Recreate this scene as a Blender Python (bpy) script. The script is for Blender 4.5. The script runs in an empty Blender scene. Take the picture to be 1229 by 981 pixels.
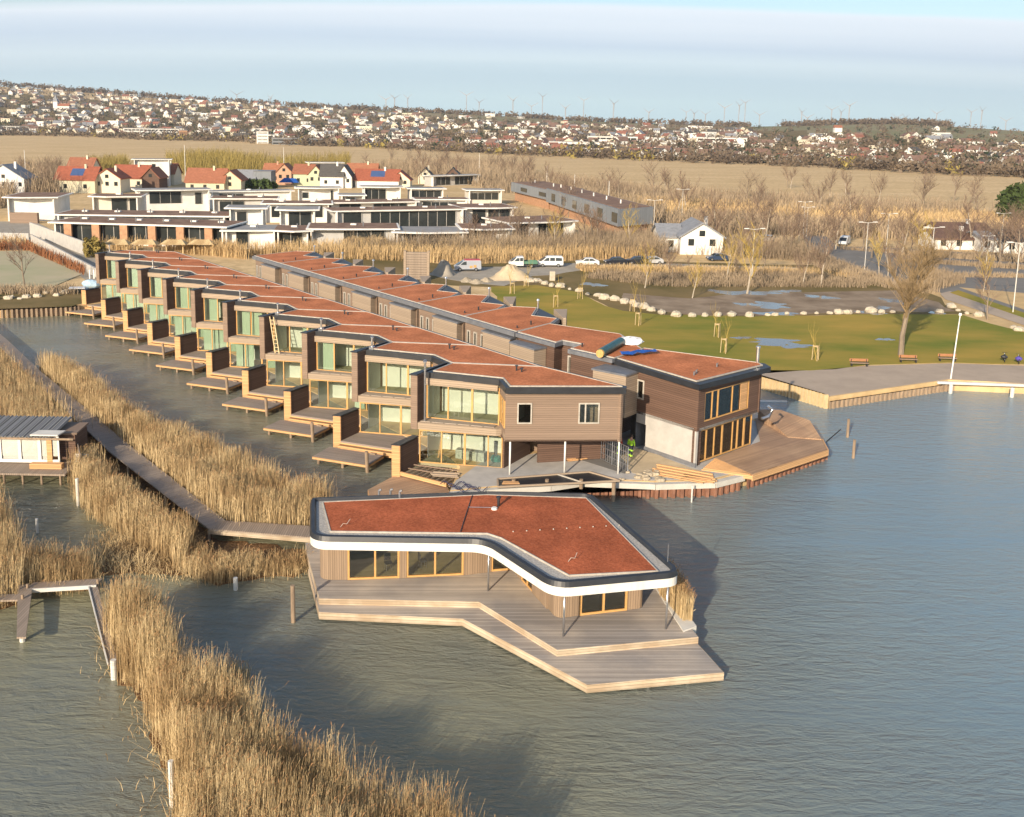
import bpy, bmesh, math, random
import numpy as np
from mathutils import Vector, Matrix
random.seed(7)
rng = np.random.default_rng(11)
scene = bpy.context.scene
col = scene.collection
R = math.radians

# ------------------------------------------------------------------ camera
F, CX, CY = 1180.0, 600.0, 350.0        # lens and centre, in pixels of the 1229 x 981 photograph
TH = math.atan(200/1180.0); ROLL = math.atan(0.018); H = 27.0
cr, sr, ct, st = math.cos(ROLL), math.sin(ROLL), math.cos(TH), math.sin(TH)
ax = Vector((cr, sr*st, sr*ct)); ay = Vector((-sr, cr*st, cr*ct)); az = Vector((0, -ct, st))
cd = bpy.data.cameras.new('camera'); cam = bpy.data.objects.new('camera', cd); col.objects.link(cam)
m = Matrix((ax, ay, az)).transposed().to_4x4(); m.translation = Vector((0, 0, H)); cam.matrix_world = m
cd.sensor_width = 36; cd.sensor_fit = 'HORIZONTAL'; cd.lens = F/1229*36
cd.shift_x = (614.5-CX)/1229; cd.shift_y = -(490.5-CY)/1229
cd.clip_start = 0.5; cd.clip_end = 30000
scene.camera = cam
scene.render.resolution_x = 1024; scene.render.resolution_y = 817

# ------------------------------------------------------------------ light
SUN_EL, SUN_DIR = 20.0, 65.5            # shadows run towards 65.5 deg (counter-clockwise from +X)
w = bpy.data.worlds.new('World'); scene.world = w; w.use_nodes = True
nt = w.node_tree; N = nt.nodes; LK = nt.links
bg = N['Background']; bg.inputs['Strength'].default_value = 0.115
sky = N.new('ShaderNodeTexSky'); sky.sky_type = 'NISHITA'; sky.sun_disc = False
sky.sun_elevation = R(SUN_EL); sky.sun_rotation = R(90-(SUN_DIR+180)) % (2*math.pi)
sky.air_density = 1.0; sky.dust_density = 1.2; sky.ozone_density = 1.8; sky.altitude = 100
tc = N.new('ShaderNodeTexCoord'); sep = N.new('ShaderNodeSeparateXYZ'); LK.new(tc.outputs['Generated'], sep.inputs[0])
# high thin cloud sheet: the direction projected on a layer overhead; its near edge lies across the view
def wmath(op, a, b_=None, c_=None, clamp=False):
    n = N.new('ShaderNodeMath'); n.operation = op; n.use_clamp = clamp
    for i, x in enumerate((a, b_, c_)):
        if x is None: continue
        if isinstance(x, (int, float)): n.inputs[i].default_value = x
        else: LK.new(x, n.inputs[i])
    return n.outputs[0]
zz = wmath('ADD', wmath('MAXIMUM', sep.outputs['Z'], 0.0), 0.06)
dx = wmath('DIVIDE', sep.outputs['X'], zz); dy = wmath('DIVIDE', sep.outputs['Y'], zz)
cmb = N.new('ShaderNodeCombineXYZ'); LK.new(dx, cmb.inputs[0]); LK.new(dy, cmb.inputs[1])
mp = N.new('ShaderNodeMapping'); mp.inputs['Rotation'].default_value = (0, 0, R(4)); mp.inputs['Scale'].default_value = (0.10, 0.62, 1); LK.new(cmb.outputs[0], mp.inputs[0])
nz = N.new('ShaderNodeTexNoise'); nz.inputs['Scale'].default_value = 1.3; nz.inputs['Detail'].default_value = 8; nz.inputs['Roughness'].default_value = 0.5; nz.inputs['Distortion'].default_value = 0.3
LK.new(mp.outputs[0], nz.inputs['Vector'])
wob = wmath('SUBTRACT', nz.outputs['Fac'], 0.5)
edge = wmath('ADD', wmath('ADD', dy, wmath('MULTIPLY', wob, 1.6)), wmath('MULTIPLY', dx, -0.03))
fac = N.new('ShaderNodeMapRange'); fac.interpolation_type = 'SMOOTHSTEP'; fac.inputs[1].default_value = 5.4; fac.inputs[2].default_value = 5.8; fac.inputs[4].default_value = 0.93; LK.new(edge, fac.inputs[0])
# wisps of cloud nearer than the edge, overhead
w2 = N.new('ShaderNodeMapRange'); w2.inputs[1].default_value = .54; w2.inputs[2].default_value = .78; w2.inputs[4].default_value = .6; LK.new(nz.outputs['Fac'], w2.inputs[0])
ftot = wmath('MAXIMUM', fac.outputs[0], w2.outputs[0])
cc = N.new('ShaderNodeValToRGB'); tcol = wmath('ADD', wmath('DIVIDE', wmath('SUBTRACT', edge, 5.0), 11.0), 0.0, clamp=True)
LK.new(tcol, cc.inputs[0]); el = cc.color_ramp.elements
el[0].position = 0.0; el[0].color = (0.80, 0.86, 0.92, 1); el[1].position = 1.0; el[1].color = (0.60, 0.81, 0.88, 1)
for p_, c_ in ((0.06, (0.80, 0.86, 0.93)), (0.17, (0.58, 0.70, 0.83)), (0.27, (0.68, 0.82, 0.90)), (0.38, (0.56, 0.74, 0.84)), (0.6, (0.62, 0.82, 0.88))):
    e_n = el.new(p_); e_n.color = c_+(1,)
sc = N.new('ShaderNodeVectorMath'); sc.operation = 'SCALE'; sc.inputs['Scale'].default_value = 7.4; LK.new(cc.outputs[0], sc.inputs[0])
mixc = N.new('ShaderNodeMix'); mixc.data_type = 'RGBA'
LK.new(ftot, mixc.inputs[0]); LK.new(sky.outputs[0], mixc.inputs[6]); LK.new(sc.outputs[0], mixc.inputs[7])
LK.new(mixc.outputs[2], bg.inputs['Color'])
sl = bpy.data.lights.new('sun', 'SUN'); sl.energy = 4.5; sl.angle = R(0.6); sl.color = (1.0, 0.84, 0.64)
so = bpy.data.objects.new('sun', sl); col.objects.link(so)
a_ = R(SUN_DIR); e_ = R(SUN_EL)
so.rotation_euler = Vector((math.cos(a_)*math.cos(e_), math.sin(a_)*math.cos(e_), -math.sin(e_))).to_track_quat('-Z', 'Y').to_euler()
so.location = (-40, -80, 60)
vs = scene.view_settings; vs.view_transform = 'Standard'; vs.look = 'None'; vs.gamma = 1; vs.exposure = 0.55
vs.use_curve_mapping = False
scene.cycles.max_bounces = 6; scene.cycles.diffuse_bounces = 2; scene.cycles.glossy_bounces = 3; scene.cycles.transmission_bounces = 4
scene.cycles.transparent_max_bounces = 12; scene.cycles.volume_bounces = 0
scene.cycles.caustics_reflective = False; scene.cycles.caustics_refractive = False

# ------------------------------------------------------------------ helpers
def G(px, py, z=0.0):
    """the point at height z seen at photo position (px, py): used to measure the place off the photograph"""
    u = (px-CX)/F; v = (CY-py)/F
    d = ax*u + ay*v - az
    k = (z-H)/d.z
    return Vector((d.x*k, d.y*k, z))
def GD(px, py, dist):
    """the point at ground distance dist along the sight line through (px, py)"""
    u = (px-CX)/F; v = (CY-py)/F
    d = ax*u + ay*v - az
    k = dist/math.hypot(d.x, d.y)
    return Vector((d.x*k, d.y*k, H+d.z*k))
def tag(o, label=None, cat=None, group=None, kind=None):
    if label: o['label'] = label
    if cat: o['category'] = cat
    if group: o['group'] = group
    if kind: o['kind'] = kind
    return o
def empty(name, loc, rz=0.0, label=None, cat=None, group=None):
    o = bpy.data.objects.new(name, None); col.objects.link(o)
    o.location = loc; o.rotation_euler = (0, 0, rz); o.empty_display_size = 0.3
    return tag(o, label, cat, group)
def relabel(o, label, group=None):
    o['label'] = label
    if group: o['group'] = group
def copy_tree(o, parent=None):
    c = o.copy(); col.objects.link(c)
    if parent is not None: c.parent = parent
    for ch in KIDS.get(o.name, []):
        copy_tree(ch, c)
    return c
KIDS = {}
class MB:
    """collects faces, then links them as one mesh; o is subtracted so the mesh sits at its thing's base"""
    def __init__(s, o=None): s.v = []; s.f = []; s.o = Vector(o) if o is not None else Vector((0, 0, 0)); s.sm = False
    def prism(s, poly, z0, z1, cap=True, bottom=True):
        n = len(poly); b = len(s.v)
        z0s = z0 if isinstance(z0, (list, tuple)) else [z0]*n; z1s = z1 if isinstance(z1, (list, tuple)) else [z1]*n
        a = sum(poly[i][0]*poly[(i+1) % n][1]-poly[(i+1) % n][0]*poly[i][1] for i in range(n))
        idx = list(range(n)) if a > 0 else list(range(n))[::-1]
        for i in idx: s.v.append((poly[i][0], poly[i][1], z0s[i]))
        for i in idx: s.v.append((poly[i][0], poly[i][1], z1s[i]))
        for i in range(n):
            j = (i+1) % n; s.f.append((b+i, b+j, b+n+j, b+n+i))
        if cap: s.f.append(tuple(b+n+i for i in range(n)))
        if bottom: s.f.append(tuple(b+i for i in reversed(range(n))))
        return s
    def sheet(s, pts3):
        b = len(s.v); s.v += [tuple(p) for p in pts3]; s.f.append(tuple(range(b, b+len(pts3)))); return s
    def box(s, x0, y0, z0, x1, y1, z1):
        return s.prism([(x0, y0), (x1, y0), (x1, y1), (x0, y1)], z0, z1)
    def wall(s, p, q, z0, z1, t, side=0.0):
        """a slab from p to q; side -1..1 shifts it across by half a thickness"""
        d = Vector((q[0]-p[0], q[1]-p[1])); n = Vector((-d.y, d.x)).normalized()
        a = n*(t/2*(side-1)); c = n*(t/2*(side+1)); p = Vector(p[:2]); q = Vector(q[:2])
        return s.prism([p+a, q+a, q+c, p+c], z0, z1)
    def bar(s, p, q, wd, ht=None):
        """square-section bar between two 3D points"""
        ht = ht or wd; p = Vector(p); q = Vector(q); d = (q-p).normalized()
        up = Vector((0, 0, 1)) if abs(d.z) < 0.95 else Vector((0, 1, 0))
        r = d.cross(up).normalized()*wd/2; u = r.cross(d).normalized()*ht/2
        b = len(s.v)
        for c in (p, q):
            for sg in ((-1, -1), (1, -1), (1, 1), (-1, 1)): s.v.append(tuple(c+r*sg[0]+u*sg[1]))
        s.f += [(b, b+1, b+5, b+4), (b+1, b+2, b+6, b+5), (b+2, b+3, b+7, b+6), (b+3, b, b+4, b+7), (b+3, b+2, b+1, b), (b+4, b+5, b+6, b+7)]
        return s
    def tube(s, pts, rad, n=8):
        pts = [Vector(p) for p in pts]; rad = rad if isinstance(rad, (list, tuple)) else [rad]*len(pts)
        b = len(s.v); k = len(pts)
        for i, p in enumerate(pts):
            d = (pts[min(i+1, k-1)]-pts[max(i-1, 0)]).normalized()
            up = Vector((0, 0, 1)) if abs(d.z) < 0.9 else Vector((1, 0, 0))
            r = d.cross(up).normalized(); u = r.cross(d)
            for j in range(n):
                a = 2*math.pi*j/n; s.v.append(tuple(p+(r*math.cos(a)+u*math.sin(a))*rad[i]))
        for i in range(k-1):
            for j in range(n):
                j2 = (j+1) % n; s.f.append((b+i*n+j, b+i*n+j2, b+(i+1)*n+j2, b+(i+1)*n+j))
        s.f.append(tuple(b+j for j in reversed(range(n)))); s.f.append(tuple(b+(k-1)*n+j for j in range(n)))
        return s
    def ball(s, c, r, n=8, k=6, squash=(1, 1, 1), jit=0):
        b = len(s.v)
        for i in range(1, k):
            t = math.pi*i/k
            for j in range(n):
                a = 2*math.pi*j/n; q = 1+random.uniform(-jit, jit)
                s.v.append((c[0]+r*squash[0]*math.sin(t)*math.cos(a)*q, c[1]+r*squash[1]*math.sin(t)*math.sin(a)*q, c[2]+r*squash[2]*math.cos(t)*q))
        for i in range(k-2):
            for j in range(n):
                j2 = (j+1) % n; s.f.append((b+i*n+j2, b+i*n+j, b+(i+1)*n+j, b+(i+1)*n+j2))
        s.f.append(tuple(b+j for j in range(n))); s.f.append(tuple(b+(k-2)*n+j for j in reversed(range(n))))
        return s
    def build(s, name, mat, parent=None, smooth=False, bevel=0):
        me = bpy.data.meshes.new(name)
        me.from_pydata([(v[0]-s.o.x, v[1]-s.o.y, v[2]-s.o.z) for v in s.v], [], s.f); me.update()
        if smooth: me.polygons.foreach_set('use_smooth', [True]*len(me.polygons))
        o = bpy.data.objects.new(name, me); col.objects.link(o)
        if mat: me.materials.append(mat)
        if parent is not None:
            o.parent = parent; KIDS.setdefault(parent.name, []).append(o)
        else: o.location = s.o
        if bevel:
            md = o.modifiers.new('bevel', 'BEVEL'); md.width = bevel; md.segments = 2; md.limit_method = 'ANGLE'
        return o
def np_mesh(name, V, Q, mat, parent=None, smooth=False):
    """fast mesh from arrays: V (n,3), Q (m,k) faces of k corners"""
    me = bpy.data.meshes.new(name); V = np.asarray(V, dtype=np.float32); Q = np.asarray(Q, dtype=np.int32)
    me.vertices.add(len(V)); me.vertices.foreach_set('co', V.ravel())
    me.loops.add(Q.size); me.loops.foreach_set('vertex_index', Q.ravel())
    me.polygons.add(len(Q)); me.polygons.foreach_set('loop_start', np.arange(0, Q.size, Q.shape[1], dtype=np.int32))
    me.update(calc_edges=True); me.validate()
    if smooth: me.polygons.foreach_set('use_smooth', [True]*len(me.polygons))
    o = bpy.data.objects.new(name, me); col.objects.link(o); me.materials.append(mat)
    if parent is not None: o.parent = parent; KIDS.setdefault(parent.name, []).append(o)
    return o
def fillet(poly, radii, n=7):
    out = []; k = len(poly)
    for i in range(k):
        p = Vector(poly[i]); a = (Vector(poly[i-1])-p); b = (Vector(poly[(i+1) % k])-p); r = radii[i]
        if r <= 0: out.append(tuple(p)); continue
        ang = a.angle(b); L = min(r/math.tan(ang/2), a.length*.45, b.length*.45)
        s = p+a.normalized()*L; e = p+b.normalized()*L
        for j in range(n+1):
            t = j/n; out.append(tuple(s*(1-t)**2+p*2*t*(1-t)+e*t*t))
    return out
def inset(poly, d):
    """moves every edge inwards by d (polygon counter-clockwise)"""
    k = len(poly); out = []
    a = sum(poly[i][0]*poly[(i+1) % k][1]-poly[(i+1) % k][0]*poly[i][1] for i in range(k)); sg = 1 if a > 0 else -1
    ds = d if isinstance(d, (list, tuple)) else [d]*k        # ds[i]: edge i -> i+1
    for i in range(k):
        p = Vector(poly[i][:2]); e0 = (p-Vector(poly[i-1][:2])).normalized(); e1 = (Vector(poly[(i+1) % k][:2])-p).normalized()
        n0 = Vector((-e0.y, e0.x))*sg; n1 = Vector((-e1.y, e1.x))*sg
        cr_ = e0.x*e1.y-e0.y*e1.x
        if abs(cr_) < 0.02: out.append(tuple(p+n1*ds[i])); continue
        a0 = p+n0*ds[i-1]; a1 = p+n1*ds[i]; t = ((a1-a0).x*e1.y-(a1-a0).y*e1.x)/cr_
        out.append(tuple(a0+e0*t))
    return out

# ------------------------------------------------------------------ materials
def mat(name, c, rough=0.8, var=0.15, scale=2.0, spec=0.3, metal=0.0, bump=0.0, bscale=20, stretch=None, c2=None, coat=None):
    """base colour that wanders between two tints over noise"""
    m = bpy.data.materials.new(name); m.use_nodes = True; t = m.node_tree; b = t.nodes['Principled BSDF']
    b.inputs['Roughness'].default_value = rough; b.inputs['Metallic'].default_value = metal; b.inputs['Specular IOR Level'].default_value = spec
    tc = t.nodes.new('ShaderNodeTexCoord'); mp = t.nodes.new('ShaderNodeMapping'); t.links.new(tc.outputs['Object'], mp.inputs[0])
    if stretch: mp.inputs['Scale'].default_value = stretch
    nz = t.nodes.new('ShaderNodeTexNoise'); nz.inputs['Scale'].default_value = scale; nz.inputs['Detail'].default_value = 6; nz.inputs['Roughness'].default_value = 0.62
    t.links.new(mp.outputs[0], nz.inputs['Vector'])
    rp = t.nodes.new('ShaderNodeValToRGB'); e = rp.color_ramp.elements
    e[0].position = 0.3; e[1].position = 0.7
    if c2 is None:
        e[0].color = tuple(x*(1-var) for x in c)+(1,); e[1].color = tuple(min(1, x*(1+var)) for x in c)+(1,)
    else: e[0].color = tuple(c)+(1,); e[1].color = tuple(c2)+(1,)
    t.links.new(nz.outputs['Fac'], rp.inputs[0]); t.links.new(rp.outputs[0], b.inputs['Base Color'])
    if bump:
        bn = t.nodes.new('ShaderNodeTexNoise'); bn.inputs['Scale'].default_value = bscale; bn.inputs['Detail'].default_value = 4
        t.links.new(mp.outputs[0], bn.inputs['Vector'])
        bp = t.nodes.new('ShaderNodeBump'); bp.inputs['Strength'].default_value = 1; bp.inputs['Distance'].default_value = bump
        t.links.new(bn.outputs['Fac'], bp.inputs['Height']); t.links.new(bp.outputs[0], b.inputs['Normal'])
    m.diffuse_color = tuple(c)+(1,)
    return m
def boards(name, c, width=0.14, axis='Z', rot=0.0, var=0.25, gap=0.1, rough=0.75, along=0.5, gapc=0.25, weather=None, wscale=0.25):
    """timber boards: each board its own tint, dark joints; axis = direction across the boards (X after rotation, or Z)"""
    m = bpy.data.materials.new(name); m.use_nodes = True; t = m.node_tree; b = t.nodes['Principled BSDF']; L = t.links
    b.inputs['Roughness'].default_value = rough; b.inputs['Specular IOR Level'].default_value = 0.25
    def mth(op, a, c_=None):
        n = t.nodes.new('ShaderNodeMath'); n.operation = op
        if isinstance(a, float): n.inputs[0].default_value = a
        else: L.new(a, n.inputs[0])
        if c_ is not None:
            if isinstance(c_, (float, int)): n.inputs[1].default_value = c_
            else: L.new(c_, n.inputs[1])
        return n.outputs[0]
    tc = t.nodes.new('ShaderNodeTexCoord'); mp = t.nodes.new('ShaderNodeMapping'); mp.vector_type = 'POINT'; mp.inputs['Rotation'].default_value = (0, 0, rot)
    L.new(tc.outputs['Object'], mp.inputs[0]); sp = t.nodes.new('ShaderNodeSeparateXYZ'); L.new(mp.outputs[0], sp.inputs[0])
    u = mth('DIVIDE', sp.outputs[axis], float(width)); fr = mth('FRACT', u); fl = mth('FLOOR', u)
    wn = t.nodes.new('ShaderNodeTexWhiteNoise'); wn.noise_dimensions = '1D'; L.new(fl, wn.inputs['W'])
    nz = t.nodes.new('ShaderNodeTexNoise'); nz.inputs['Scale'].default_value = 1.0; nz.inputs['Detail'].default_value = 5
    mp2 = t.nodes.new('ShaderNodeMapping'); L.new(mp.outputs[0], mp2.inputs[0])
    mp2.inputs['Scale'].default_value = {'Z': (along, along, 9), 'X': (9, along, along), 'Y': (along, 9, along)}[axis]; L.new(mp2.outputs[0], nz.inputs['Vector'])
    f = mth('ADD', mth('MULTIPLY', wn.outputs['Value'], 0.5), mth('MULTIPLY', nz.outputs['Fac'], 0.6))
    rp = t.nodes.new('ShaderNodeValToRGB'); e = rp.color_ramp.elements; e[0].position = 0.15; e[1].position = 0.95
    e[0].color = tuple(x*(1-var) for x in c)+(1,); e[1].color = tuple(min(1, x*(1+var)) for x in c)+(1,)
    L.new(f, rp.inputs[0]); out = rp.outputs[0]
    if weather:
        n3 = t.nodes.new('ShaderNodeTexNoise'); n3.inputs['Scale'].default_value = wscale; n3.inputs['Detail'].default_value = 5; L.new(tc.outputs['Object'], n3.inputs['Vector'])
        r3 = t.nodes.new('ShaderNodeValToRGB'); r3.color_ramp.elements[0].position = 0.4; r3.color_ramp.elements[1].position = 0.6; L.new(n3.outputs['Fac'], r3.inputs[0])
        mw = t.nodes.new('ShaderNodeMix'); mw.data_type = 'RGBA'; L.new(r3.outputs[0], mw.inputs[0]); L.new(out, mw.inputs[6])
        hs = t.nodes.new('ShaderNodeMix'); hs.data_type = 'RGBA'; hs.blend_type = 'MULTIPLY'; hs.inputs[0].default_value = 1; L.new(out, hs.inputs[6]); hs.inputs[7].default_value = tuple(weather)+(1,)
        L.new(hs.outputs[2], mw.inputs[7]); out = mw.outputs[2]
    gp = mth('LESS_THAN', fr, gap)
    mg = t.nodes.new('ShaderNodeMix'); mg.data_type = 'RGBA'; L.new(gp, mg.inputs[0]); L.new(out, mg.inputs[6]); mg.inputs[7].default_value = tuple(x*gapc for x in c)+(1,)
    L.new(mg.outputs[2], b.inputs['Base Color'])
    bp = t.nodes.new('ShaderNodeBump'); bp.inputs['Distance'].default_value = 0.01; L.new(mth('SUBTRACT', 1.0, gp), bp.inputs['Height']); L.new(bp.outputs[0], b.inputs['Normal'])
    m.diffuse_color = tuple(c)+(1,)
    return m
def glass(name, tint=(0.62, 0.78, 0.68), refl=0.35):
    m = bpy.data.materials.new(name); m.use_nodes = True; t = m.node_tree; t.nodes.clear()
    o = t.nodes.new('ShaderNodeOutputMaterial'); tr = t.nodes.new('ShaderNodeBsdfTransparent'); tr.inputs[0].default_value = tuple(tint)+(1,)
    gl = t.nodes.new('ShaderNodeBsdfGlossy'); gl.inputs['Roughness'].default_value = 0.02; gl.inputs['Color'].default_value = (0.9, 0.95, 0.95, 1)
    fr = t.nodes.new('ShaderNodeFresnel'); fr.inputs[0].default_value = 1.5
    ad = t.nodes.new('ShaderNodeMath'); ad.operation = 'MULTIPLY_ADD'; ad.inputs[1].default_value = 1.0; ad.inputs[2].default_value = refl*0.25
    t.links.new(fr.outputs[0], ad.inputs[0])
    mx = t.nodes.new('ShaderNodeMixShader'); t.links.new(ad.outputs[0], mx.inputs[0]); t.links.new(tr.outputs[0], mx.inputs[1]); t.links.new(gl.outputs[0], mx.inputs[2])
    t.links.new(mx.outputs[0], o.inputs[0]); return m
M = {}
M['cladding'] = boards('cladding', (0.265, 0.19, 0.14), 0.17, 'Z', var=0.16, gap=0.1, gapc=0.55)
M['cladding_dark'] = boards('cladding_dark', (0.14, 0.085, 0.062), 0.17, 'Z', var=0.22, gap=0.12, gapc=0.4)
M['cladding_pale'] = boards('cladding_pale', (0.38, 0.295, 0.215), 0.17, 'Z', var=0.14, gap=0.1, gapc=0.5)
M['larch'] = boards('larch', (0.62, 0.36, 0.17), 0.14, 'Z', var=0.22, gap=0.1, gapc=0.5)
M['frame_wood'] = mat('frame_wood', (0.58, 0.33, 0.12), 0.6, 0.12, 3)
M['deck'] = boards('deck', (0.38, 0.315, 0.25), 0.16, 'Y', 0, var=0.2, gap=0.12, gapc=0.35, weather=(0.8, 0.8, 0.85))
M['black_metal'] = mat('black_metal', (0.025, 0.027, 0.032), 0.45, 0.25, 1.5, spec=0.5)
M['grey_metal'] = mat('grey_metal', (0.16, 0.165, 0.18), 0.5, 0.2, 2, spec=0.5)
M['steel'] = mat('steel', (0.55, 0.56, 0.58), 0.3, 0.08, 2, metal=0.9)
M['zinc_strip'] = mat('zinc_strip', (0.46, 0.42, 0.36), 0.6, 0.2, 3)
M['gravel_strip'] = mat('gravel_strip', (0.30, 0.28, 0.25), 0.9, 0.1, 9, c2=(0.55, 0.52, 0.47), bump=0.03, bscale=14)
M['plaster_white'] = mat('plaster_white', (0.74, 0.72, 0.675), 0.85, 0.10, 0.5)
M['fascia_white'] = mat('fascia_white', (0.70, 0.68, 0.63), 0.6, 0.12, 2.2, stretch=(1, 1, .15)); M['room_white'] = mat('room_white', (0.80, 0.80, 0.74), 0.9, 0.03, 1)
M['room_floor'] = mat('room_floor', (0.33, 0.30, 0.19), 0.7, 0.1, 2)
M['concrete'] = mat('concrete', (0.46, 0.44, 0.41), 0.85, 0.13, 0.9, bump=0.005)
M['concrete_pale'] = mat('concrete_pale', (0.62, 0.60, 0.55), 0.85, 0.1, 0.9)
M['pile_wood'] = mat('pile_wood', (0.30, 0.22, 0.15), 0.85, 0.3, 4, stretch=(1, 1, .2))
M['glass'] = glass('glass', (0.93, 0.965, 0.93), 0.3); M['glass_dark'] = glass('glass_dark', (0.72, 0.74, 0.70), 0.3)
def sedum(name, c, c2, sc):
    m = mat(name, c, 0.95, 0, sc, spec=0.1, c2=c2, bump=0.02, bscale=9); t = m.node_tree; b = t.nodes['Principled BSDF']
    big = t.nodes.new('ShaderNodeTexNoise'); big.inputs['Scale'].default_value = 0.35; big.inputs['Detail'].default_value = 7; big.inputs['Roughness'].default_value = .65
    tc = [n for n in t.nodes if n.type == 'TEX_COORD'][0]; t.links.new(tc.outputs['Object'], big.inputs['Vector'])
    mr = t.nodes.new('ShaderNodeMapRange'); mr.inputs[1].default_value = .3; mr.inputs[2].default_value = .7; mr.inputs[3].default_value = 0.68; mr.inputs[4].default_value = 1.18
    t.links.new(big.outputs['Fac'], mr.inputs[0]); src = b.inputs['Base Color'].links[0].from_socket
    mm = t.nodes.new('ShaderNodeVectorMath'); mm.operation = 'SCALE'; t.links.new(src, mm.inputs[0]); t.links.new(mr.outputs[0], mm.inputs['Scale']); t.links.new(mm.outputs[0], b.inputs['Base Color'])
    return m
M['sedum'] = sedum('sedum', (0.42, 0.14, 0.062), (0.66, 0.25, 0.115), 5)
M['sedum_deep'] = sedum('sedum_deep', (0.31, 0.08, 0.036), (0.56, 0.165, 0.075), 7)

def window(parent, name, p, q, z0, z1, muls=(), fw=0.09, depth=0.08, frame=None, gl=None, o=None, sill=False, rail=None):
    """a framed window standing on the line p-q; muls = fractions where mullions stand (or (fraction, width))"""
    frame = frame or M['frame_wood']; gl = gl or M['glass']; o = o or (0, 0, 0)
    p = Vector(p[:2]); q = Vector(q[:2]); d = q-p; L_ = d.length; u = d/L_
    f = MB(o)
    f.wall(p, q, z0, z0+fw, depth); f.wall(p, q, z1-fw, z1, depth)
    f.wall(p, p+u*fw, z0+fw, z1-fw, depth); f.wall(q-u*fw, q, z0+fw, z1-fw, depth)
    for mu in muls:
        t_, wd = mu if isinstance(mu, tuple) else (mu, fw)
        c = p+d*t_; f.wall(c-u*wd/2, c+u*wd/2, z0+fw, z1-fw, depth)
    if rail: f.wall(p+u*fw, q-u*fw, rail, rail+fw*0.8, depth*.8)
    fo = f.build(name, frame, parent)
    g = MB(o); g.wall(p+u*fw, q-u*fw, z0+fw, z1-fw, 0.012); 
    # the pane hangs on the frame: same place
    go = g.build('pane', gl, fo)
    return fo
def strip_ring(mb, outer, inner, z0, z1):
    """a closed ring between two loops of equal length"""
    n = len(outer); b = len(mb.v)
    for lp, z in ((outer, z0), (outer, z1), (inner, z1), (inner, z0)):
        mb.v += [(p[0], p[1], z) for p in lp]
    for i in range(n):
        j = (i+1) % n
        for k in range(4):
            k2 = (k+1) % 4; mb.f.append((b+k*n+i, b+k*n+j, b+k2*n+j, b+k2*n+i))
    return mb
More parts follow.
